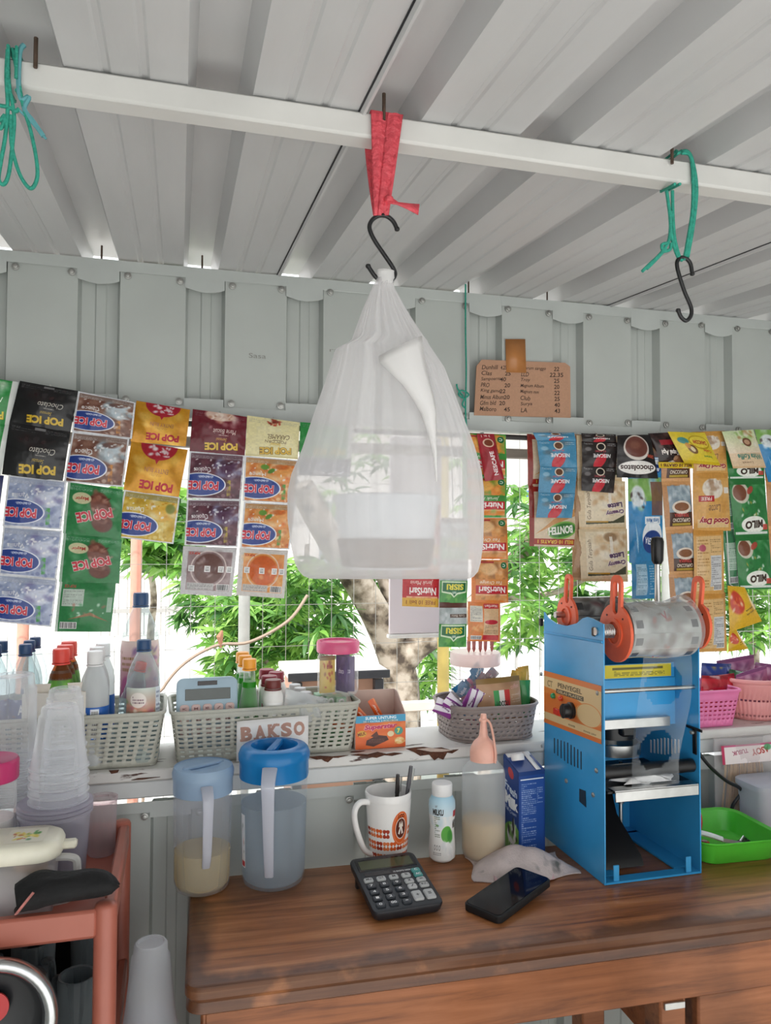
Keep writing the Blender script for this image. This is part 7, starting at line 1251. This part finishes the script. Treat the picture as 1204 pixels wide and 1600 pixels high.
# ================================================================== HANGING FROM THE ROOF
m_gc = mat('green_cord', '#2f9c86', .7, 0, .15, 200, .4, 400); m_tc2 = mat('pale_teal_cord', '#5fa0a6', .7)
V = lambda px, py, Y=.85: onY(px, py, Y)
def cord(name, label, paths, r=.0021, Y=.85, m=None):
    t = thing(name, label, 'rope', V(paths[0][0][0], paths[0][0][1], Y))
    for i, pth in enumerate(paths):
        pts = smoothpath([(V(*p) if len(p) == 3 else V(p[0], p[1], Y))-t.location for p in pth], 6); MB().tube(pts, r, 6).build('strand', m or m_gc, t, ang=70)
    return t
YF_ = PY-.0035; YBk = PY+.034
wrap = lambda px, py0, py1: [(px, py1, YF_), (px, (py0+py1)/2, YF_), (px, py0+2, YF_)]
c1_ = cord('green_rope', 'looped green cord knotted round the roof tube at the upper left', [
    [(12, 78, YF_), (10, 120, YF_), (12, 170, YF_), (8, 215, YF_), (1, 255, YF_), (-2, 280, YF_), (6, 288, YF_), (14, 270, YF_), (20, 220, YF_), (22, 180, YF_), (14, 130, YF_), (13, 78, YF_)],
    [(20, 76, YF_), (28, 120, YF_), (36, 165, YF_), (48, 205, YF_), (57, 250, YF_), (58, 278, YF_), (50, 294, YF_), (40, 288, YF_), (28, 265, YF_), (18, 225, YF_), (17, 180, YF_)],
    [(0, 165, YF_), (14, 168, YF_), (24, 174, YF_), (30, 170, YF_)], [(0, 190, YF_), (8, 180, YF_), (2, 200, YF_), (-6, 196, YF_)]])
MB().tube(smoothpath([V(*p)-c1_.location for p in ((38, 70, YF_), (31, 82, YF_), (29, 130, YF_), (33, 155, YF_), (45, 152, YF_), (38, 170, YF_), (52, 190, YF_), (68, 213, YF_))], 6), .0026, 6).build('teal_strand', m_tc2, c1_); MB().tube([V(30, 172, YF_)-c1_.location, V(50, 192, YF_)-c1_.location, V(72, 217, YF_)-c1_.location], .0014, 6).build('teal_strand', m_tc2, c1_)
for dx in (0, .008): p = V(14, 80, YF_)-c1_.location; MB().tube([(p.x+dx, 0, p.z-.03), (p.x+dx, 0, p.z+.003), (p.x+dx, .038, p.z+.006), (p.x+dx, .0375, p.z-.035), (p.x+dx, .004, p.z-.040)], .0018, 6).build('strand', m_gc, c1_)
c2_ = cord('green_rope', 'green cord tied round the roof tube and holding the empty hook at right', [
    [(1056, 240, YF_), (1072, 236, YF_), (1081, 250, YF_), (1086, 285, YF_), (1084, 335, YF_), (1077, 375, YF_), (1071, 404, YF_)], [(1060, 238, YF_), (1075, 240, YF_), (1084, 262, YF_), (1088, 300, YF_), (1083, 350, YF_), (1074, 402, YF_)],
    [(1064, 239, YF_), (1078, 244, YF_), (1082, 280, YF_), (1081, 330, YF_), (1073, 380, YF_), (1068, 406, YF_)],
    [(1041, 298, YF_), (1046, 335, YF_), (1049, 370, YF_), (1058, 400, YF_), (1066, 407, YF_)], [(1050, 298, YF_), (1051, 340, YF_), (1054, 375, YF_), (1062, 405, YF_)],
    [(1048, 330, YF_), (1046, 368, YF_), (1040, 385, YF_), (1028, 400, YF_), (1015, 412, YF_), (1003, 424, YF_)], [(1040, 388, YF_), (1026, 404, YF_), (1010, 420, YF_)], [(1044, 380, YF_), (1034, 382, YF_), (1036, 392, YF_), (1046, 390, YF_), (1048, 380, YF_)]], .0022)
for q in (1056, 1064): p = V(q, 240, YF_)-c2_.location; MB().tube([(p.x, 0, p.z-.002), (p.x, .004, p.z+.0035), (p.x, .037, p.z+.0035), (p.x, .0375, p.z-.036), (p.x-.004, .002, p.z-.042)], .002, 6).build('strand', m_gc, c2_)
def hook(label, pts, Y=YF_):
    t = thing('s_hook', label, 'hook', V(*pts[0], Y)); P = smoothpath([V(a, b, Y)-t.location for a, b in pts], 7); MB().tube(P, .0026, 10).build('bent_rod', m_black, t, ang=70)
    for e in (P[0], P[-1]): MB().lathe([(.0, -.003), (.0026, -.002), (.0033, 0), (.0026, .002), (0, .003)], 10).build('end_cap', m_black, t, e)
    return t
hook('black s-hook carrying the white plastic bag', [(620, 358), (614, 346), (604, 338), (592, 337), (581, 344), (577, 356), (584, 374), (600, 398), (615, 421), (616, 432), (608, 440), (597, 440), (586, 432), (575, 416)])
hook('empty black s-hook hanging from the green cord', [(1081, 428), (1078, 412), (1071, 404), (1062, 403), (1057, 411), (1060, 428), (1069, 456), (1079, 480), (1079, 493), (1072, 501), (1064, 496), (1059, 485)])
# red ribbon over the tube
rbn = thing('red_ribbon', 'red plastic ribbon looped over the roof tube above the white bag', 'ribbon', V(600, 165, YF_)); m_rb = mat('red_raffia', '#cf4a55', .45, 0, .12, 60, .5, 120)
RP = rbn.location
def belt(l0, r0, l1, r1, dz=0):
    """flat ribbon from the front of the tube (l0..r0) down to the hook (l1..r1), gone over the tube and back down behind"""
    A, B, C_, D = [V(*p, YF_)-RP for p in (l0, r0, l1, r1)]; zt2 = roofz(PY)-.0008-RP.z
    def fn(u, v):
        fr = lambda t: Vector((A.x+(B.x-A.x)*u, 0, 0)).lerp(Vector((C_.x+(D.x-C_.x)*u, 0, 0)), t)
        if v < .42: t = 1-v/.42; p = fr(t); z = (A.z+(B.z-A.z)*u)*(1-t)+(C_.z+(D.z-C_.z)*u)*t; return (p.x, -.001+.0012*math.sin(u*9+3*t)+dz*.001, z)
        if v < .58: t = (v-.42)/.16; p = fr(0); return (p.x, -.001+.0375*t, zt2)
        t = (v-.58)/.42; p = fr(t); z = zt2*(1-t)+(C_.z+.002)*t; return (p.x, .0365*(1-t**1.5)+.001*t, z)
    return MB().grid(fn, 8, 40)
belt((579, 166), (606, 169), (583, 338), (603, 338)).build('strand', m_rb, rbn, fix=False, ang=50, solid=.0008); belt((606, 169), (630, 173), (588, 338), (606, 338), -1).build('strand', m_rb, rbn, fix=False, ang=50, solid=.0008)
k = [V(*p, YF_-.004)-RP for p in ((608, 306), (607, 318), (622, 316), (640, 318), (655, 319), (653, 336), (636, 327), (620, 320))]
MB().add([tuple(p) for p in k], [(0, 1, 2), (2, 1, 7), (2, 7, 6, 3), (3, 6, 5, 4)]).build('tail', m_rb, rbn, fix=False, solid=.001); MB().lathe([(0, -.006), (.005, -.003), (.006, 0), (.005, .003), (0, .006)], 10).build('knot', m_rb, rbn, V(607, 312, YF_-.002)-RP)
# white plastic bag
bag = thing('plastic_bag', 'white translucent plastic carrier bag hanging from the black hook', 'bag', V(602, 440, YF_)); BP = bag.location
rows0 = [(430, 590, 609, .005), (440, 586, 612, .007), (455, 579, 617, .012), (480, 568, 629, .020), (510, 557, 646, .029), (530, 550, 658, .036), (538, 540, 664, .039), (546, 524, 668, .041), (580, 514, 690, .049), (640, 493, 712, .060), (700, 473, 734, .068), (740, 456, 745, .073), (768, 450, 748, .075), (810, 450, 748, .075), (850, 455, 747, .073), (878, 461, 744, .067), (892, 467, 742, .054), (900, 474, 738, .036), (904, 484, 734, .012)]
m_bag2 = clear('white_bag_film', '#faf9fa', .52, .30, .26, '#fbfafb', .45, bump=.12)
rows = []
for (y0_, l0_, r0_, d0_), (y1_, l1_, r1_, d1_) in zip(rows0, rows0[1:]):
    n_ = max(1, round((y1_-y0_)/9))
    for k_ in range(n_): f_ = k_/n_; rows.append((y0_+(y1_-y0_)*f_, l0_+(l1_-l0_)*f_, r0_+(r1_-r0_)*f_, d0_+(d1_-d0_)*f_))
rows.append(rows0[-1])
rings = []; NN = 160; gg = random.Random(2); phs = [(gg.randint(7, 26), gg.uniform(0, 6.28), gg.uniform(.4, 1)) for _ in range(7)]
fold = lambda q: (1-abs(math.sin(q)))**2.2
for y, l, r_, dpt in rows:
    A, B = V(l, y, YF_), V(r_, y, YF_); cx = (A.x+B.x)/2-BP.x; hw = (B.x-A.x)/2; t = (y-430)/474; ring = []
    for i in range(NN):
        a = 2*PI*i/NN; cc_, ss = math.cos(a), math.sin(a)
        pl = sum(w*fold(n*.5*a+ph+.25*math.sin(2.5*t+ph)) for n, ph, w in phs)/2.2          # pleats running down from the gathered top
        sag = fold(2.2*a+7*t)*max(0, t-.55)*.35+fold(3.1*a-9*t+1)*max(0, t-.5)*.3                # slack creases low down
        amp = .34*(1-t)**1.1+.05; q = 1-amp*pl*abs(ss)**.8-.35*sag*abs(ss); e = .74
        x = hw*math.copysign(abs(cc_)**e, cc_); yy = dpt*math.copysign(abs(ss)**.9, ss)*q
        ring.append((cx+x, yy, A.z-BP.z+(B.z-A.z)*(x/hw*.5+.5)))
    rings.append(ring)
MB().loft(rings, (True, True)).build('bag_film', m_bag2, bag, ang=120)
def fl_(p, dy): q = V(*p, YF_); return (q.x-BP.x, dy, q.z-BP.z)
fp = [((576, 571), (640, 540)), ((577, 582), (640, 556)), ((590, 598), (641, 580)), ((606, 617), (645, 610)), ((620, 640), (650, 635)), ((630, 660), (652, 655)), ((638, 690), (650, 685)), ((644, 720), (649, 715)), ((646, 760), (648, 760))]
mbf = MB(); vs_ = []
for i, (a, b) in enumerate(fp):
    for k_ in range(7):
        u = k_/6; p = (a[0]+(b[0]-a[0])*u, a[1]+(b[1]-a[1])*u); dy0 = [.043, .046, .052, .057, .061, .064, .068, .072, .076][i]; vs_.append(fl_(p, -dy0-.012*math.sin(PI*u)*(1-i/9)-.003))
mbf.add(vs_, [(i*7+k_, i*7+k_+1, (i+1)*7+k_+1, (i+1)*7+k_) for i in range(len(fp)-1) for k_ in range(6)]).build('handle_flap', clear('white_bag_fold', '#ffffff', .86, .35, .1, '#f8f7f6', .4), bag, fix=False, ang=80, solid=.0006)
kn_ = crumple(lambda u, v: ((.008+.003*v)*math.cos(2*PI*u), (.006)*math.sin(2*PI*u), .010*(v-.4)*2.2), 20, 8, .004, 3); kn_.build('gathered_top', clear('white_bag_fold', '#ffffff', .86, .35, .1, '#f8f7f6', .4), bag, fix=False)
tubc = onY(606, 886, YF_); fdt = thing('food_tub', 'round takeaway tub with brown food showing faintly inside the white bag', 'tub', (tubc.x, YF_+.008, tubc.z-.002)); m_ft = clear('takeaway_tub', '#f6f9fc', .8, .2, .2, '#f2f7fb', .3)
MB().lathe([(0, .001), (.048, 0), (.051, .004), (.0605, .078), (.063, .079), (.063, .083), (.060, .085), (0, .085)], 36).build('body', m_ft, fdt, ang=50); MB().lathe([(.0488, .0015), (.0518, .004), (.0572, .034), (.05, .036), (0, .036)], 30).build('food', mat('brown_food', '#5f4535', .7, 0, .3, 60), fdt)
# ---- cord on the wall, price list
YS_ = YW-.010
c3_ = cord('green_rope', 'thin dark green cord running down the wall beside the price card', [[(727, 444, YS_), (727, 520, YS_), (728, 580, YS_), (727, 640, YS_), (729, 672, YS_)], [(727, 612, YS_), (720, 610, YS_), (716, 616, YS_), (724, 622, YS_), (732, 617, YS_), (726, 611, YS_)], [(724, 620, YS_), (715, 608, YS_), (713, 600, YS_)], [(726, 622, YS_), (722, 632, YS_), (727, 638, YS_)]], .0019)
pcd = [V(*p, YW-.0035) for p in ((740, 649), (891, 653), (890, 573), (882, 567), (752, 562), (744, 572))]; pc0 = V(815, 608, YW-.0035)
prc = thing('price_card', 'brown cardboard price list with handwritten names and numbers on the wall', 'card', pc0); m_cb = mat('brown_cardboard', '#b98f74', .8, 0, .06, 18)
MB().prism([(p.x-pc0.x, p.z-pc0.z) for p in pcd], -.0012, .0012).build('board', m_cb, prc)
ca2 = Art(480, 280, '#b98f74'); ink = '#3a2a24'
for j, (t1, n1, t2, n2) in enumerate((('Dunhill', '4.25', 'Djarum sanggo', '22'), ('Clas', '25', 'LLD', '22.35'), ('Sampoerna', '40', 'Troy', '25'), ('PRO', '20', 'Magnum Album', '20'), ('King game', '22', 'Magnum mm', '22'), ('Minus Album', '20', 'Club', '25'), ('Gfm bld', '20', 'Surya', '40'), ('Malboro', '45', 'LA', '43'))):
    yy = .93-.118*j; w1 = .021*len(t1)+.03; ca2.text(t1, .03+w1/2, yy, w1, .085, ink, random.Random(j).uniform(-3, 3), .006, None, .15); ca2.text(n1, .30-.012*(8-j)*0+(.02 if j % 2 else -.03), yy, .065, .08, ink, 3, .012, None, .1)
    w2_ = .019*len(t2)+.03; ca2.text(t2, .47+w2_/2, yy-.005, w2_, .085, ink, random.Random(j+9).uniform(-3, 3), .006, None, .15); ca2.text(n2, .87, yy, .034*max(2, len(n2))*.9, .085, ink, 2, .012, None, .1)
q = [V(*p, YW-.0035)-pc0 for p in ((744, 647), (888, 651), (886, 572), (748, 568))]; MB().quad(*[(p.x, -.0019, p.z) for p in q]).build('handwriting', ca2.grain(.02).mat('price_writing', .85, 0), prc, fix=False)
tp_ = [V(*p, YW-.0035) for p in ((790, 582), (821, 583), (820, 530), (789, 530))]; pt = MB(); pt.add([(p.x-pc0.x, -.0026 if i < 2 else -.0006, p.z-pc0.z) for i, p in enumerate(tp_)], [(0, 1, 2, 3)]); pt.build('tape', mat('brown_tape', '#b87a44', .3), prc, fix=False, solid=.0004)
# scrawl and spots on the wall sheet
def scrawl(px, py, w, st_): p = V(px, py, YW-.0012); o = letters(st_, w, w*.28, 0, -.005).build('scribble', mat('grey_scribble', '#8d8b86', .8), wf, fix=False); o.location = (p.x, p.y, p.z); o.rotation_euler = (R(90), 0, 0)
scrawl(402, 556, .036, 'Sasa'); scrawl(522, 548, .02, 'ra')
